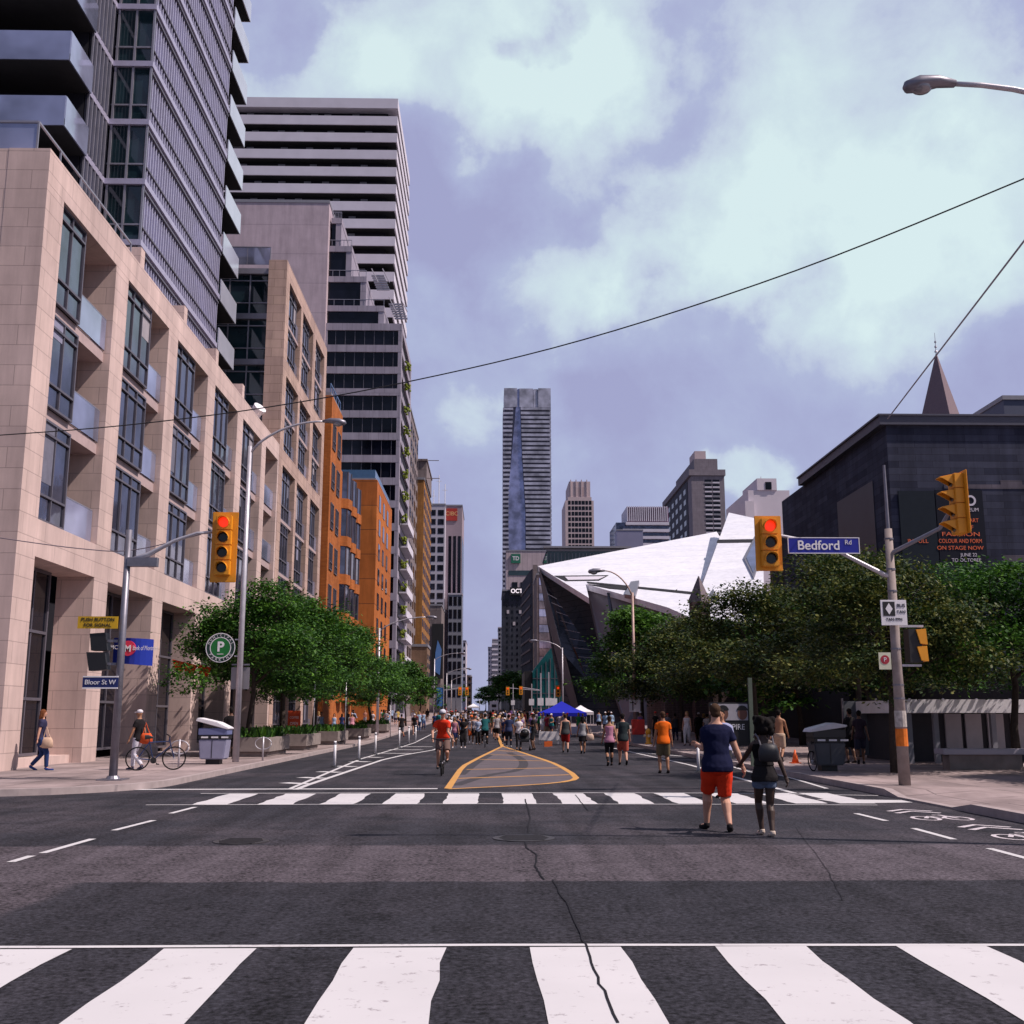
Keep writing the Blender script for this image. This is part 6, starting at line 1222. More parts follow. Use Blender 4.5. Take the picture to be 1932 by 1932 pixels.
def figure(key, P, vox=.02, hands=False):
    fem = P.get('fem', 0); hz = P['hz']; ln = P.get('lean', 0); k_ = P.get('bulk', 1.0)
    off = lambda z: Vector((0, ln * max(z + .05, 0) / .6, -.12 * abs(ln) * max(z, 0)))
    def tor(infl, z0, z1, top=None):
        r = []
        for z, rx, ry in TOR:
            if z < z0 - .001 or z > z1 + .001: continue
            o = off(z); wx = rx * k_
            if fem: wx *= (1.04 if z < .05 else (.86 if z < .3 else .88)); 
            r.append((o.x, o.y + (.012 if .3 < z < .5 else 0) - (.02 if z < .05 else 0), hz + z + o.z, wx + infl, ry * (k_ if z < .5 else 1) + infl))
        return r
    sh = {s_: Vector((s_ * .165 * (.9 if fem else 1), 0, hz + .495)) + off(.495) for s_ in (-1, 1)}
    hp = {s_: Vector((s_ * .088, -.01, hz - .02)) for s_ in (-1, 1)}
    kn = {}; an = {}; el = {}; wr = {}
    for s_, f, hnd in ((-1, 'footL', 'handL'), (1, 'footR', 'handR')):
        kn[s_], an[s_] = ik(hp[s_], P[f], .44, .42, P.get('kh', (s_ * .05, 1, .1)))
        el[s_], wr[s_] = ik(sh[s_], P[hnd], .285, .255, P.get('eh', (s_ * .35, -1, -.25)))
    th = .080 if fem else .082
    B = MB()
    B.rings(tor(0, -1, 1), 16)
    for s_ in (-1, 1):
        B.tube([hp[s_] + Vector((0, 0, .04)), hp[s_] * .7 + kn[s_] * .3, hp[s_] * .3 + kn[s_] * .7, kn[s_], kn[s_] * .75 + an[s_] * .25 + Vector((0, -.018, 0)), kn[s_] * .4 + an[s_] * .6, an[s_]], [.092 * k_, th * k_, .068 * k_, .057 * k_, .062 * k_, .047 * k_, .038], 10)
        B.ball(kn[s_], .05)
        ft = Vector(P.get('toe%s' % 'LR'[s_ > 0], (s_ * .03, 1, -.12 if an[s_].z < .11 else -.6))).normalized()
        B.tube([an[s_] + Vector((0, -.02, -.03)), an[s_] + ft * .11 + Vector((0, 0, -.035)), an[s_] + ft * .19 + Vector((0, 0, -.03))], [.036, .036, .024], 8)
        B.tube([sh[s_] + Vector((-s_ * .04, 0, 0)), sh[s_] + (el[s_] - sh[s_]) * .15, sh[s_] * .5 + el[s_] * .5, el[s_], el[s_] * .7 + wr[s_] * .3, wr[s_]], [.062 * k_, .056 * k_ * (1 if not fem else .85), .049 * k_ * (1 if not fem else .85), .041 * k_, .043 * k_ * (1 if not fem else .88), .028], 10)
        d = (wr[s_] - el[s_]).normalized(); side = d.cross(Vector((s_ * 1.0, 0, 0))).normalized(); nrm = d.cross(side).normalized()
        if hands:
            pm = wr[s_] + d * .05; B.tube([wr[s_], wr[s_] + d * .04, wr[s_] + d * .095], [.026, .034, .036], 8, .5)
            for i, (w_, fl) in enumerate(((-.027, .062), (-.009, .074), (.010, .070), (.028, .055))):
                b0 = wr[s_] + d * .085 + side * w_; c1 = b0 + d * fl * .5 + nrm * s_ * .008; c2 = c1 + d * fl * .35 + nrm * s_ * .022; c3 = c2 + d * fl * .2 + nrm * s_ * .026
                B.tube([b0, c1, c2, c3], [.0095, .0092, .0085, .006], 6)
            t0 = wr[s_] + d * .03 - side * .02; B.tube([t0, t0 - side * .022 + d * .022, t0 - side * .03 + d * .052 + nrm * s_ * .012, t0 - side * .026 + d * .075 + nrm * s_ * .018], [.013, .012, .010, .007], 6)
        else:
            B.tube([wr[s_], wr[s_] + d * .05, wr[s_] + d * .10, wr[s_] + d * .16 + nrm * s_ * .02], [.026, .036, .034, .014], 8, .5)
            t0 = wr[s_] + d * .03; B.tube([t0, t0 - side * .035 + d * .03, t0 - side * .035 + d * .065], [.012, .012, .008], 5)
    hc = Vector((0, .018, hz + .725)) + off(.66); tn = P.get('turn', 0)
    hb = len(B.v)
    B.ball(hc + Vector((0, -.005, .02)), .074, .093, .098, 14, 10); B.ball(hc + Vector((0, .018, -.045)), .056, .062, .066, 12, 8)
    B.tube([hc + Vector((0, .085, .01)), hc + Vector((0, .112, -.022)), hc + Vector((0, .085, -.032))], [.008, .014, .012], 6)
    for s_ in (-1, 1): B.ball(hc + Vector((s_ * .076, -.008, -.005)), .010, .018, .030, 8, 6)
    M_ = Matrix.Translation(hc) @ Matrix.Rotation(tn, 4, 'Z') @ Matrix.Translation(-hc); B.xf(M_, hb)
    B.tube([hc + Vector((0, -.03, -.15)), hc + Vector((0, -.012, -.05))], [.054, .05], 10)
    out = {'body': bake(B, vox if not hands else .0075, 3), 'hc': hc, 'M': M_, 'sh': sh, 'hp': hp, 'kn': kn, 'an': an, 'el': el, 'wr': wr, 'tor': tor, 'hz': hz, 'P': P, 'vox': vox, 'hands': hands, 'k': k_, 'fem': fem, 'cache': {}, 'off': off}
    return out
def lp(a, b_, f): return a * (1 - f) + b_ * f
def garment(F, kind):
    if kind in F['cache']: return F['cache'][kind]
    G_ = MB(); v = F['vox'] * .9 if not F['hands'] else .011; sh, hp, kn, an, el, wr, hc, k_ = (F[x] for x in ('sh', 'hp', 'kn', 'an', 'el', 'wr', 'hc', 'k')); nm = kind; dsp = .026 if F['hands'] else 0
    if kind in ('tee', 'longtee', 'sleeve', 'tank', 'croptop'):
        lo = -.09 if kind != 'croptop' else .15; nm = 'shirt'
        r = F['tor'](.022, lo, .58 if kind not in ('tank', 'croptop') else .50); 
        r[0] = (r[0][0], r[0][1], r[0][2], max(r[0][3], .165 * k_ if lo < 0 else r[0][3]) + .012, max(r[0][4], .12 * k_ if lo < 0 else r[0][4]) + .012)
        r = [(a_[0], a_[1], a_[2], a_[3] + (.014 if a_[2] < F['hz'] + .1 else 0), a_[4] + (.014 if a_[2] < F['hz'] + .1 else 0)) for a_ in r]
        G_.rings(r, 18)
        for s_ in (-1, 1):
            if kind in ('tank', 'croptop'): G_.tube([sh[s_] + Vector((-s_ * .06, -.07, -.08)), sh[s_] + Vector((-s_ * .06, -.01, .05)), sh[s_] + Vector((-s_ * .06, .08, -.08))], .022, 6); continue
            f = .62 if kind != 'sleeve' else 1.0; pts = [sh[s_] + Vector((-s_ * .05, 0, .0)), lp(sh[s_], el[s_], .12), lp(sh[s_], el[s_], f * .6), lp(sh[s_], el[s_], f)]; rd = [.072, .073, .066, .066 if f < 1 else .052]
            if f == 1: pts += [lp(el[s_], wr[s_], .5), lp(el[s_], wr[s_], .93)]; rd += [.048, .038]
            G_.tube(pts, rd, 10)
    elif kind in ('shorts', 'trousers', 'minishorts', 'leggings'):
        nm = 'shorts' if 'shorts' in kind else 'trousers'; tight = .012 if kind in ('leggings', 'minishorts') else .026
        G_.rings(F['tor'](tight * .8, -.13, .07), 18)
        for s_ in (-1, 1):
            pts = [hp[s_] + Vector((0, 0, .03)), lp(hp[s_], kn[s_], .35)]; rd = [.095 * k_ + tight * .8, .086 * k_ + tight]
            if kind == 'shorts': pts += [lp(hp[s_], kn[s_], .92)]; rd += [.084 + tight * .6]
            elif kind == 'minishorts': pts = pts[:1] + [lp(hp[s_], kn[s_], .38)]
            else: pts += [kn[s_], lp(kn[s_], an[s_], .5), lp(kn[s_], an[s_], .96)]; rd += ([.075, .066, .058] if kind == 'trousers' else [.062, .056, .042])
            G_.tube(pts, rd, 12)
    elif kind in ('skirt', 'dress', 'longskirt'):
        nm = 'skirt' if kind != 'dress' else 'dress'; z0 = {'skirt': -.34, 'dress': -.42, 'longskirt': -.62}[kind]; r = F['tor'](.02, -.02, .10 if kind != 'dress' else .5); hz = F['hz']
        G_.rings([(0, 0, hz + z0, .21, .17), (0, 0, hz + z0 * .5, .195, .155)] + r, 18)
    elif kind == 'shoes':
        nm = 'shoes'
        for s_ in (-1, 1):
            P = F['P']; ft = Vector(P.get('toe%s' % 'LR'[s_ > 0], (s_ * .03, 1, -.12 if an[s_].z < .11 else -.6))).normalized(); a = an[s_]
            G_.tube([a + Vector((0, -.045, -.045)), a + Vector((0, -.03, -.035)), a + ft * .08 + Vector((0, 0, -.042)), a + ft * .15 + Vector((0, 0, -.045)), a + ft * .215 + Vector((0, 0, -.038))], [.030, .044, .043, .044, .028], 10, .9); G_.tube([a + Vector((0, -.01, -.04)), a + Vector((0, -.008, .012))], [.045, .043], 10)
    elif kind.startswith('hair') or kind in ('cap', 'helmet', 'turban', 'bun', 'longhair', 'afro'):
        nm = 'hair' if kind not in ('cap', 'helmet', 'turban') else kind; z = Vector((0, 0, 1))
        if kind == 'afro': G_.ball(hc + Vector((0, -.045, .05)), .165, .15, .15, 14, 10); [G_.ball(hc + Vector((.13 * cos(j * 2.4), -.05 + .11 * sin(j * 2.4), .05 + .10 * sin(j * 1.7))), .06, .06, .06, 8, 6) for j in range(16)]
        elif kind == 'helmet': G_.ball(hc + Vector((0, -.005, .055)), .098, .125, .085, 14, 8)
        elif kind == 'turban': G_.ball(hc + Vector((0, -.01, .07)), .105, .12, .085, 14, 8); G_.ball(hc + Vector((0, -.02, .03)), .092, .105, .05, 14, 8)
        elif kind == 'cap': G_.ball(hc + Vector((0, -.008, .055)), .085, .102, .07, 14, 8); G_.tube([hc + Vector((0, .06, .045)), hc + Vector((0, .155, .035))], [.06, .05], 10, .25)
        else:
            G_.ball(hc + Vector((0, -.016, .042)), .083, .096, .088, 14, 10); G_.ball(hc + Vector((0, -.045, -.01)), .072, .062, .07, 12, 8)
            if kind == 'longhair': G_.tube([hc + Vector((0, -.05, .03)), hc + Vector((0, -.075, -.1)), hc + Vector((0, -.085, -.24))], [.085, .085, .05], 12, .55); G_.tube([hc + Vector((-.065, 0, .02)), hc + Vector((-.07, -.02, -.14))], .03, 6); G_.tube([hc + Vector((.065, 0, .02)), hc + Vector((.07, -.02, -.14))], .03, 6)
            if kind == 'bun': G_.ball(hc + Vector((0, -.11, .09)), .045)
        G_.xf(F['M']); dsp = 0; v = min(v, .012)
        me = bake(G_, v, 2, .05 if kind == 'afro' else 0, nm); F['cache'][kind] = me; return me
    me = bake(G_, v, 3, dsp, nm); F['cache'][kind] = me; return me
def put(me, name, parent, m):
    o = bpy.data.objects.new(name, me); COL.objects.link(o); o.parent = parent
    o.material_slots[0].link = 'OBJECT'; o.material_slots[0].material = m; return o
SKIN = [mat('skin_pale', (.50, .26, .18), .6, 0, .06, 6), mat('skin_tan', (.34, .16, .09), .6, 0, .06, 6), mat('skin_brown', (.13, .06, .035), .6, 0, .06, 6), mat('skin_deep', (.045, .022, .015), .55, 0, .06, 6)]
def person(label, F, x, y, rz, skin, parts, h=1.75, group=None, z=None, eyes=False):
    """parts: list of (garment kind, colour)"""
    t = thing('person', label, 'person', (x, y, gz(y) if z is None else z), rz, group); s_ = h / 1.77; t.scale = (s_,) * 3
    put(F['body'], 'body', t, SKIN[skin])
    for kind, c in parts:
        me = garment(F, kind); put(me, me.name.split('.')[0], t, cm(c))
    if eyes:
        if 'eyes' not in F:
            q = MB(); hc = F['hc']; [q.ball(hc + Vector((s2 * .03, .088, .012)), .011, .006, .007, 8, 6) for s2 in (-1, 1)]; q.ball(hc + Vector((0, .082, -.062)), .022, .006, .006, 8, 6); q.xf(F['M']); F['eyes'] = q.mesh('eyes', mat('eye_dark', (.02, .012, .01), .3))
        o = bpy.data.objects.new('face_features', F['eyes']); COL.objects.link(o); o.parent = t
    return t
A = .08
W1 = dict(hz=.905, footL=(-.08, .30, A + .01), footR=(.09, -.27, A + .09), handL=(-.27, -.14, .83), handR=(.27, .20, .88))
W2 = dict(hz=.915, footL=(-.09, -.22, A + .06), footR=(.08, .20, A), handL=(-.26, .15, .86), handR=(.27, -.10, .84), fem=1)
W3 = dict(hz=.90, footL=(-.09, .22, A), footR=(.1, -.30, A + .14), handL=(-.24, -.05, .88), handR=(.22, .28, 1.05))
S1 = dict(hz=.925, footL=(-.11, .02, A), footR=(.12, -.03, A), handL=(-.28, .03, .80), handR=(.27, .05, .80))
S2 = dict(hz=.925, footL=(-.10, .0, A), footR=(.11, .04, A), handL=(-.12, .28, 1.12), handR=(.27, .03, .80), fem=1)
S3 = dict(hz=.925, footL=(-.12, .04, A), footR=(.10, -.06, A), handL=(-.15, .26, 1.22), handR=(.16, .27, 1.18), turn=.4)
PW1, PW2, PW3, PS1, PS2, PS3 = (figure(k_, v) for k_, v in (('w1', W1), ('w2', W2), ('w3', W3), ('s1', S1), ('s2', S2), ('s3', S3)))
# ---- the couple in front
mx_, my_ = G(1357, 1568); wx_, wy_ = G(1447, 1577)
FM = figure('man', dict(hz=.895, footL=(-.12, .26, A), footR=(.10, -.22, A + .02), handL=(-.20, .30, 1.16), handR=(.36, .00, .87), bulk=1.14, toeR=(.25, 1, -.12), toeL=(-.25, 1, -.1), eh=None or (.2, -1, -.35), turn=-.05), .012, True)
SKM = person('man in navy t-shirt and orange red shorts walking away, holding a woman by the hand', FM, mx_, my_, 0, 0, [('tee', (.007, .009, .038)), ('shorts', (.68, .04, .012)), ('shoes', (.015, .013, .015)), ('hairshort', (.055, .03, .018))], 1.83)
FW_ = figure('woman', dict(hz=.92, footL=(-.045, .12, A + .0), footR=(.05, -.16, A), handL=(-.315, (my_ - wy_) / .88 - .02, .915), handR=(.34, -.10, .82), fem=1, turn=.35, bulk=1.06), .012, True)
SKW = person('woman with dark afro, black backpack and denim shorts holding the navy shirt man\'s hand', FW_, wx_, wy_, 0, 3, [('croptop', (.012, .012, .016)), ('tank', (.014, .014, .018)), ('minishorts', (.10, .13, .20)), ('shoes', (.55, .45, .38)), ('afro', (.008, .006, .006))], 1.56)
t = thing('backpack', 'small black backpack with thin straps worn by the woman in denim shorts', 'backpack', (wx_ + .02, wy_ - .17, .95)); zz = .94
q = MB(); q.rings([(wx_ + .02, wy_ - .20, 1.0, .11, .05), (wx_ + .02, wy_ - .21, 1.03, .14, .08), (wx_ + .02, wy_ - .21, 1.14, .145, .09), (wx_ + .02, wy_ - .20, 1.22, .12, .07), (wx_ + .02, wy_ - .19, 1.25, .06, .04)], 14); q.build('bag', mat('bag_black', (.015, .015, .02), .55), t, True)
q = MB(); [q.tube([(wx_ + .02 + s_ * .09, wy_ - .15, 1.22), (wx_ + s_ * .10, wy_ - .13, 1.33), (wx_ + s_ * .11, wy_ - .03, 1.375), (wx_ + s_ * .11, wy_ + .08, 1.33)], .012, 6) for s_ in (-1, 1)]; q.build('straps', mat('strap_grey', (.16, .15, .17), .6), t)
# ---- bicycles
def bicycle(label, x, y, rz, col, s_=1, z=0, group=None, lean=0):
    t = thing('bicycle', label, 'bicycle', (0, 0, 0), 0, group); R_ = .33; fr = mat('bike_%d' % (col[0] * 99 + col[2] * 9), col, .35, .4); tyre = mat('tyre', (.012, .012, .014), .8)
    for wy in (-.52, .52):
        q = MB(); n_ = 24; q.tube([(0, wy + R_ * cos(2 * pi * i / n_), R_ + .02 + R_ * sin(2 * pi * i / n_)) for i in range(n_ + 1)], .022, 6); o = q.build('wheel', tyre, t, True)
        q = MB(); [q.bar((0, wy, R_ + .02), (0, wy + R_ * cos(2 * pi * i / 12), R_ + .02 + R_ * sin(2 * pi * i / 12)), .005) for i in range(12)]; q.tube([(-.04, wy, R_ + .02), (.04, wy, R_ + .02)], .025, 8); q.build('spokes', METAL, o)
    q = MB(); r = R_ + .02; BB = (0, -.08, .30); ST = (0, -.22, .82); HT = (0, .36, .85); HB = (0, .40, .72)
    for a, b_ in ((BB, ST), (ST, HT), (BB, HB), (HB, HT), (BB, (0, -.52, r)), (ST, (0, -.52, r)), (HB, (0, .52, r)), (HT, (0, .34, 1.0))): q.tube([a, b_], .018, 8)
    q.build('frame', fr, t); q = MB(); q.tube([(-.30, .30, 1.02), (-.12, .35, 1.0), (.12, .35, 1.0), (.30, .30, 1.02)], .02, 8); q.build('handlebar', BLACK, t)
    q = MB(); q.tube([(0, -.22, .82), (0, -.24, .95)], .014, 6); q.tube([(0, -.36, .97), (0, -.25, .98), (0, -.12, .96)], [.07, .06, .02], 8, .5); q.build('saddle', BLACK, t)
    q = MB(); q.tube([(.05, -.08, .30), (.07, -.08, .30)], .09, 14); q.bar((.08, -.08, .30), (.08, .04, .20), .02); q.bar((-.08, -.08, .30), (-.08, -.2, .4), .02); q.box(.08, .18, 0, .08, .19, .21); q.box(-.18, -.08, -.24, -.16, .39, .41); q.build('crankset', BLACK, t)
    t.location = (x, y, z); t.rotation_euler = (0, lean, rz); t.scale = (s_,) * 3; return t
x, y = G(833, 1464); x += .0
bicycle('black bicycle ridden toward the camera by the red shirt cyclist', x, y + .5, pi, (.02, .02, .03))
CY = figure('cyc', dict(hz=.99, lean=.30, footL=(-.13, -.10, .45), footR=(.13, .12, .26), handL=(-.27, .50, 1.02), handR=(.27, .50, 1.02), toeL=(0, 1, -.2), toeR=(0, 1, -.1), kh=(0, 1, .5), eh=(.8, -.3, -.6)), .014, False)
CYT = person('cyclist in a red polo shirt and white helmet riding toward the camera', CY, x, y + .72, pi, 0, [('tee', (.66, .04, .015)), ('shorts', (.14, .09, .08)), ('shoes', (.03, .03, .035)), ('helmet', (.55, .55, .62))], 1.78, eyes=False)
q = MB(); hc = CY['hc']; q.tube([hc + Vector((-.07, .07, .012)), hc + Vector((-.03, .098, .012)), hc + Vector((.03, .098, .012)), hc + Vector((.07, .07, .012))], .016, 6); me = q.mesh('sunglasses', BLACK); o = bpy.data.objects.new('sunglasses', me); COL.objects.link(o); o.parent = CYT
# ---- named people further back (label, figure, px, py feet, facing, skin, clothes, height)
BK, NV, WH, GY, KH, DN, RD, ORG = (.014, .014, .018), (.015, .02, .07), (.66, .62, .66), (.20, .20, .23), (.16, .12, .07), (.06, .09, .18), (.55, .03, .02), (.72, .13, .01)
HB_, HK, HL = (.05, .025, .015), (.010, .008, .008), (.28, .17, .07)
def P_(label, F, px, py, rz, sk, parts, h=1.75, Y=None, lift=0, eyes=False):
    x, y = G(px, py)
    return person(label, F, x, y, rz, sk, parts, h, z=lift + gz(y), eyes=eyes)
P_('man in orange polo shirt and khaki shorts walking away beside the white bike lane lines', PS1, 1253, 1459, 0, 1, [('tee', ORG), ('shorts', KH), ('shoes', (.03, .02, .02)), ('hairshort', HB_)], 1.78)
P_('woman in pink patterned top and black leggings walking away beside a man', PW2, 1151, 1445, 0, 1, [('tank', (.45, .20, .30)), ('leggings', BK), ('shoes', BK), ('bun', HB_)], 1.66)
P_('man in dark green t-shirt and faded red shorts walking away', PW1, 1176, 1444, 0, 0, [('tee', (.02, .03, .035)), ('shorts', (.48, .10, .07)), ('shoes', BK), ('hairshort', HK)], 1.76)
P_('woman in grey tank top and black skirt carrying a cream shoulder bag', PW2, 1100, 1422, 0, 1, [('tank', (.28, .28, .30)), ('skirt', BK), ('shoes', BK), ('longhair', HK)], 1.68)
P_('man in charcoal tank top and dark red shorts walking away by the blue tent', PW1, 1067, 1420, 0, 0, [('tank', (.05, .055, .06)), ('shorts', (.30, .015, .015)), ('shoes', BK), ('hairshort', HB_)], 1.8)
P_('man in navy t-shirt and long dark trousers at the tip of the yellow island', PS1, 960, 1410, 0, 1, [('tee', (.03, .04, .10)), ('trousers', (.015, .017, .03)), ('shoes', (.4, .4, .4)), ('hairshort', HK)], 1.78)
P_('man in pale grey shirt and black shorts walking away left of the navy shirt man', PW1, 937, 1399, 0, 0, [('tee', (.33, .31, .33)), ('shorts', BK), ('shoes', BK), ('hairshort', HB_)], 1.76)
x, y = G(915, 1410); bicycle('bicycle under the rider in the teal jersey heading away', x, y, 0, (.03, .03, .04)); person('cyclist in teal jersey with a white shoulder band riding away', CY, x, y - .22, 0, 1, [('tee', (.01, .08, .09)), ('trousers', BK), ('shoes', BK), ('hairshort', HK)], 1.78)
P_('man in white vest, orange shorts and orange turban walking toward the camera', PW3, 889, 1403, pi, 2, [('tank', WH), ('shorts', (.72, .13, .03)), ('shoes', WH), ('turban', (.72, .15, .04))], 1.76, eyes=True)
P_('woman in pale blue top and black trousers walking toward the camera', PS2, 902, 1405, pi, 0, [('tee', (.35, .42, .58)), ('trousers', BK), ('shoes', BK), ('cap', (.6, .5, .42))], 1.62, eyes=True)
P_('woman in a long black outfit and white shoes left of the orange turban', PS2, 874, 1411, pi, 1, [('tee', BK), ('longskirt', BK), ('leggings', BK), ('shoes', WH), ('longhair', HK)], 1.66, eyes=True)
P_('woman in white t-shirt pushing the black stroller', PS2, 979, 1414, pi, 0, [('tee', WH), ('leggings', BK), ('shoes', BK), ('cap', (.4, .15, .12))], 1.68, eyes=True)
P_('man in black t-shirt bending over the black stroller', PS3, 1007, 1415, pi / 2, 2, [('tee', BK), ('shorts', (.03, .03, .04)), ('shoes', BK), ('hairshort', HK)], 1.8)
P_('person in a green jacket behind the stroller group', PS1, 1020, 1392, pi, 1, [('sleeve', (.01, .20, .06)), ('trousers', BK), ('shoes', BK), ('hairshort', HK)], 1.75)
P_('person in navy and pink walking just behind the red shirt cyclist', PW2, 857, 1411, pi, 1, [('tank', (.40, .18, .25)), ('skirt', NV), ('shoes', WH), ('longhair', HB_)], 1.68, eyes=True)
P_('jogger in black t-shirt stepping along the left bike lane', PW3, 757, 1396, .4, 1, [('tee', BK), ('shorts', GY), ('shoes', (.5, .1, .05)), ('hairshort', HK)], 1.75)
P_('person in purple top and yellow shorts on the left bike lane', PW2, 783, 1384, pi, 1, [('tee', (.22, .08, .35)), ('shorts', (.7, .28, .05)), ('shoes', WH), ('hairshort', HK)], 1.7)
P_('woman in black top and white shorts standing left of the bike lane posts', PS2, 727, 1384, 0, 0, [('tee', BK), ('minishorts', WH), ('shoes', WH), ('bun', HK)], 1.68, lift=.14)
P_('person in pale top and black trousers beside the white shorts woman', PS1, 719, 1382, 1.2, 1, [('tee', (.3, .25, .28)), ('trousers', BK), ('shoes', BK), ('hairshort', HK)], 1.7, lift=.14)
P_('man with a big black shoulder bag on the left pavement edge', PW1, 702, 1390, 2.5, 1, [('tee', (.55, .5, .55)), ('shorts', KH), ('shoes', BK), ('hairshort', HK)], 1.76, lift=.14)
P_('seated looking person in orange tones beside the man with the black bag', PS3, 688, 1381, 3, 1, [('tee', (.45, .2, .14)), ('trousers', GY), ('shoes', BK), ('hairshort', HL)], 1.6, lift=.14)
P_('person in pale jacket before the dark shop opening on the left', PS3, 664, 1383, 1.5, 1, [('sleeve', (.45, .42, .42)), ('trousers', BK), ('shoes', BK), ('hairshort', HK)], 1.7, lift=.14)
P_('cyclist with backpack in the shade of the left trees', PS3, 597, 1392, 2.8, 1, [('tee', (.10, .14, .26)), ('trousers', BK), ('shoes', BK), ('helmet', (.4, .4, .45))], 1.75, lift=.14)
P_('dark dressed man half hidden by the near left lamp pole', PS1, 432, 1440, .3, 2, [('sleeve', BK), ('trousers', BK), ('shoes', BK), ('hairshort', HK)], 1.82, lift=.14)
P_('woman with a pale handbag walking past the first left shop window', PW2, 72, 1463, -1.2, 0, [('tee', (.03, .03, .07)), ('trousers', (.02, .04, .13)), ('shoes', (.02, .05, .2)), ('longhair', (.15, .05, .02))], 1.7, lift=.14)
P_('person in white cropped trousers and white cap with orange bag by the left pole', PW2, 257, 1462, 1.3, 1, [('tee', BK), ('trousers', (.62, .6, .68)), ('shoes', (.05, .05, .1)), ('cap', WH)], 1.7, lift=.14)
for nm, lb, px, py, c_, dx in (('handbag', 'pale tan handbag on the arm of the woman by the first shop window', 88, 1400, (.55, .38, .28), 0), ('shoulder_bag', 'orange shoulder bag on the white capped person', 276, 1392, (.65, .10, .03), 0), ('shoulder_bag', 'cream bag at the hip of the black skirt woman', 1113, 1390, (.55, .40, .32), 0), ('shoulder_bag', 'big black bag on the left pavement man', 696, 1362, BK, 0)):
    Y = G(px, {88: 1463, 276: 1462, 1113: 1422, 696: 1390}[px])[1] - .1; p_ = WY(px, py, Y); t = thing(nm, lb, 'bag', (p_.x, Y, p_.z)); q = MB(); q.rings([(p_.x, Y, p_.z - .17, .10, .05), (p_.x, Y, p_.z - .13, .19, .08), (p_.x, Y, p_.z + .05, .17, .07), (p_.x, Y, p_.z + .13, .12, .03)], 12); q.build('bag_body', cm(c_), t, True); q = MB(); q.tube([(p_.x - .1, Y, p_.z + .1), (p_.x - .03, Y, p_.z + .42), (p_.x + .1, Y, p_.z + .1)], .014, 5); q.build('strap', cm(c_), t)
x, y = G(292, 1463); bicycle('parked dark blue bicycle leaning near the left corner pole', x, y, -1.15, (.03, .05, .14), .95, .14, lean=.12)
x, y = G(1480, 1452); bicycle('small bicycle beside the shirtless man on the right pavement', x, 31.0, -.7, (.05, .04, .05), .8, .14, lean=-.1)
P_('shirtless man in beige shorts on the right pavement next to a bicycle', PW1, 1473, 1446, -.4, 1, [('shorts', (.45, .33, .25)), ('shoes', BK), ('hairshort', HK)], 1.74, lift=.14)
P_('left one of two dark dressed people in the shade beside the right litter bin', PS1, 1608, 1448, .3, 2, [('sleeve', BK), ('shorts', BK), ('shoes', BK), ('hairshort', HK)], 1.76, lift=.14)
P_('right one of two dark dressed people in the shade beside the right litter bin', PW2, 1626, 1450, -.3, 2, [('tee', (.03, .02, .03)), ('shorts', (.03, .03, .05)), ('shoes', BK), ('bun', HK)], 1.7, lift=.14)
P_('black haired man in a pale blue shirt facing the camera behind the navy shirt man', PS3, 1366, 1505, 2.6, 1, [('tee', (.30, .32, .50)), ('shorts', (.03, .03, .04)), ('shoes', BK), ('hairshort', HK)], 1.78, eyes=True)
P_('person in dark clothes in the shade right of the orange polo man', PS1, 1297, 1406, 0, 1, [('tee', (.05, .06, .10)), ('trousers', BK), ('shoes', BK), ('hairshort', HK)], 1.75, lift=.14)
P_('person with white socks standing in deep tree shade behind the bike lane post', PS1, 1318, 1404, .2, 2, [('tee', (.04, .04, .07)), ('shorts', BK), ('shoes', WH), ('hairshort', HK)], 1.75, lift=.14)
P_('person in grey sleeveless top walking in the shade past the hydrant', PW1, 1275, 1402, 0, 2, [('tank', (.08, .08, .10)), ('trousers', NV), ('shoes', BK), ('hairshort', HK)], 1.75, lift=.14)
# stroller
x, y = G(990, 1416); t = thing('stroller', 'black baby stroller with a white rimmed hood in the middle of the street', 'stroller', (x, y, 0)); q = MB()
for sx in (-.25, .25):
    q.tube([(x + sx, y - .35, .12), (x + sx, y + .1, .55), (x + sx, y + .45, 1.0)], .016, 6); q.tube([(x + sx, y + .35, .12), (x + sx, y, .62)], .016, 6)
q.tube([(x - .25, y + .45, 1.0), (x + .25, y + .45, 1.0)], .02, 6); q.build('frame', METALD, t)
for sx in (-.25, .25):
    for wy in (-.35, .35): q = MB(); q.tube([(x + sx - .03, y + wy, .13), (x + sx + .03, y + wy, .13)], .13, 14); q.build('wheel', BLACK, t)
q = MB(); q.poly([(x - .22, y - .3, .45), (x - .22, y + .15, .40), (x - .22, y + .32, .85), (x - .22, y + .2, .88), (x - .22, y + .02, .55), (x - .22, y - .3, .55)], (.44, 0, 0)); q.build('seat', BLACK, t); q = MB(); q.ball((x, y + .08, .86), .24, .26, .20, 12, 8); q.build('hood', BLACK, t, True); q = MB(); q.tube([(x + .24 * cos(a), y - .12, .86 + .2 * sin(a)) for a in [i * pi / 8 for i in range(9)]], .02, 6); q.build('hood_rim', WHITE, t)
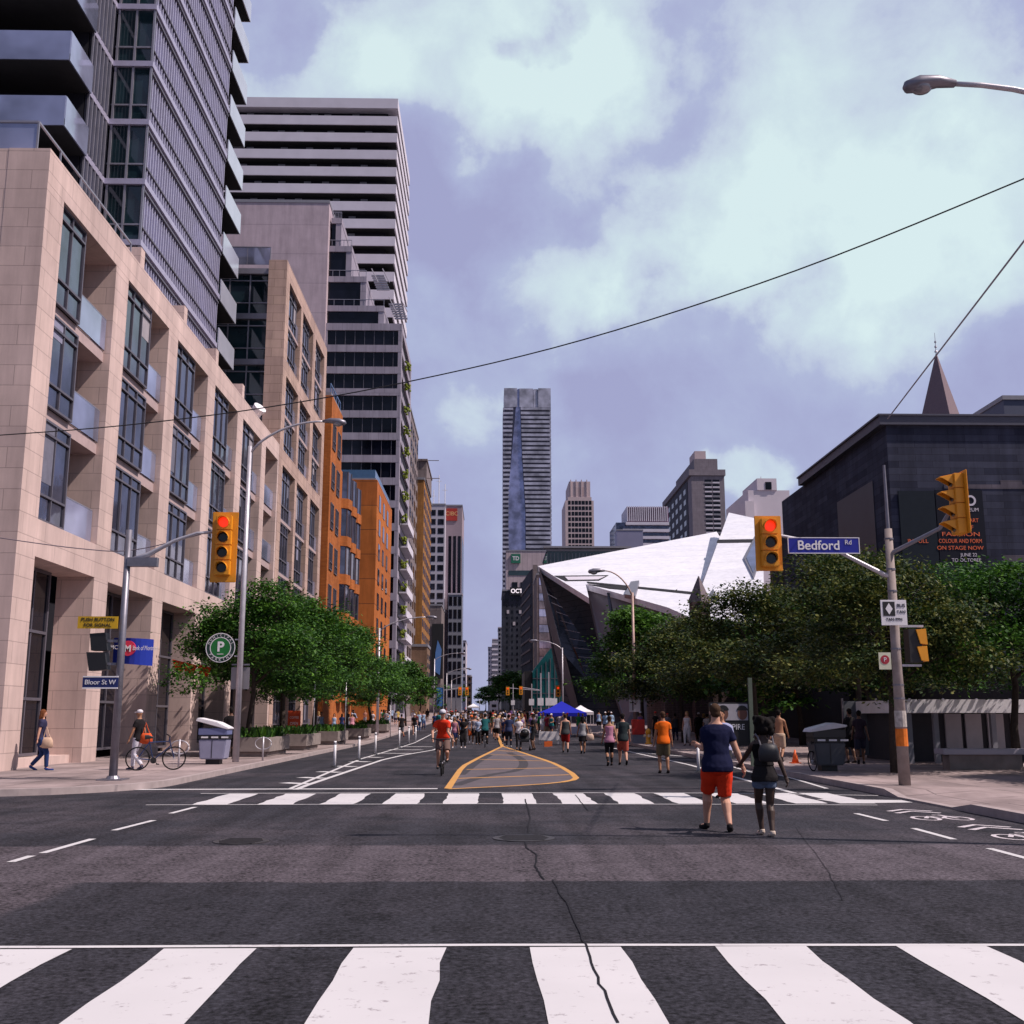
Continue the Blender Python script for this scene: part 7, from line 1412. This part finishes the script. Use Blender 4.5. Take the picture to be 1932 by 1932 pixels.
# ---- crowd
random.seed(21)
TOPS = [('white', WH), ('black', BK), ('navy', (.02, .03, .10)), ('grey', (.22, .22, .26)), ('red', (.42, .05, .04)), ('pink', (.55, .25, .32)), ('pale blue', (.30, .42, .60)), ('green', (.03, .18, .06)), ('orange', (.50, .17, .07)), ('purple', (.16, .09, .24)), ('yellow', (.45, .32, .10)), ('striped grey', (.35, .33, .38)), ('teal', (.02, .16, .18)), ('maroon', (.20, .02, .04))]
BOTS = [('black trousers', 'trousers', BK), ('denim shorts', 'shorts', (.10, .16, .30)), ('blue jeans', 'trousers', (.05, .08, .18)), ('khaki shorts', 'shorts', (.26, .20, .13)), ('white trousers', 'trousers', (.55, .52, .55)), ('black shorts', 'shorts', BK), ('dark skirt', 'skirt', (.03, .02, .04)), ('pale skirt', 'skirt', (.5, .42, .45))]
HAIRS = [('dark hair', 'hairshort', HK), ('long dark hair', 'longhair', HK), ('brown hair', 'hairshort', HB_), ('fair hair', 'longhair', HL), ('white cap', 'cap', WH), ('hair bun', 'bun', HK), ('red cap', 'cap', RD)]
combo = [(a, b_, c) for a in range(14) if 1 for b_ in range(8) for c in range(7)]; random.shuffle(combo); combo = [c_ for c_ in combo if c_[0] in (0, 1, 2, 3, 6, 11)][:190] + [c_ for c_ in combo if c_[0] not in (0, 1, 2, 3, 6, 11)][:60]; random.shuffle(combo); FIGS = [PW1, PW2, PW3, PS1, PS2, PS3]
def crowd(n_, fx, fy, where):
    for i in range(n_):
        a, b_, c = combo.pop(); Y = fy(); X = fx(Y); F = random.choice(FIGS); rz = random.choice((0, pi)) + random.uniform(-.6, .6); toward = cos(rz) < 0
        tn, tc_ = TOPS[a]; bn, bk, bc = BOTS[b_]; hn, hk, hc_ = HAIRS[c]
        person('person in %s top, %s, %s, %s, %s' % (tn, bn, hn, 'facing us' if toward else 'walking off', where), F, X, Y, rz, random.choice((0, 0, 1, 1, 2, 3)), [(random.choice(('tee', 'tee', 'tank', 'sleeve')), tc_), (bk, bc), ('shoes', random.choice((BK, WH, GY))), (hk, hc_)], random.uniform(1.58, 1.84), 'people in the street crowd', z=gz(Y) + (.14 if abs(X) > 8 else 0))
U = random.uniform
crowd(52, lambda Y: WY(U(845, 1010), 1350, Y).x, lambda: 66 + 62 * U(0, 1) ** 1.1, 'middle of crowd')
crowd(34, lambda Y: WY(U(838, 1010), 1350, Y).x, lambda: U(125, 190), 'far crowd')
crowd(26, lambda Y: WY(U(1012, 1160), 1350, Y).x, lambda: U(80, 115), 'near blue tent')
crowd(16, lambda Y: U(-12.8, -8.2), lambda: U(76, 140), 'far left pavement')
crowd(12, lambda Y: WY(U(775, 850), 1350, Y).x, lambda: U(80, 150), 'left lane of street')
crowd(12, lambda Y: U(10, 15), lambda: U(55, 80), 'shaded right pavement')
# tables / boxes by the tent
for i, (px, pb, Y, c_, lb) in enumerate(((1036, 1378, 68, (.66, .62, .64), 'white cloth covered stall table left of the blue tent'), (1090, 1376, 84, (.5, .5, .62), 'pale blue covered stall table under the blue tent'), (1120, 1372, 88, (.6, .55, .58), 'white stall table right of the blue tent'))):
    p_ = WY(px, 1370, Y); zz = gz(Y); t = thing('stall_table', lb, 'table', (p_.x, Y, zz)); q = MB(); q.box(p_.x - .6, p_.x + .6, Y, Y + .7, zz + .70, zz + .76); q.build('table_top', CONCW, t); q = MB(); q.poly([(p_.x - .62, Y - .02, zz + .77), (p_.x + .62, Y - .02, zz + .77), (p_.x + .64, Y - .03, zz + .25), (p_.x, Y - .06, zz + .22), (p_.x - .64, Y - .03, zz + .27)], (0, .015, 0)); q.build('cloth', cm(c_), t); q = MB(); [q.box(p_.x + s_ - .03, p_.x + s_ + .03, Y + .02, Y + .08, zz, zz + .7) for s_ in (-.55, .55)]; q.build('legs', METAL, t)
for i, px in enumerate((1032, 1040)):
    p_ = WY(px - (0, 3)[i], 1384, 62 + i * 1.1); t = thing('orange_crate', ['orange crate on the road left of the white stall table front', 'second orange crate nearer the white stall table'][i], 'crate', (p_.x, 62, 0)); yy = 62 + i * 1.1; r_ = .15; q = MB(); q.box(p_.x - r_, p_.x + r_, yy, yy + .3, 0, .04); q.box(p_.x - r_, p_.x + r_, yy, yy + .02, .04, .28); q.box(p_.x - r_, p_.x + r_, yy + .28, yy + .3, .04, .28); q.box(p_.x - r_, p_.x - r_ + .02, yy + .02, yy + .28, .04, .28); q.box(p_.x + r_ - .02, p_.x + r_, yy + .02, yy + .28, .04, .28); q.build('crate_body', mat('crate_orange', (.75, .14, .02), .6), t)
print('OBJECTS', len(COL.objects))
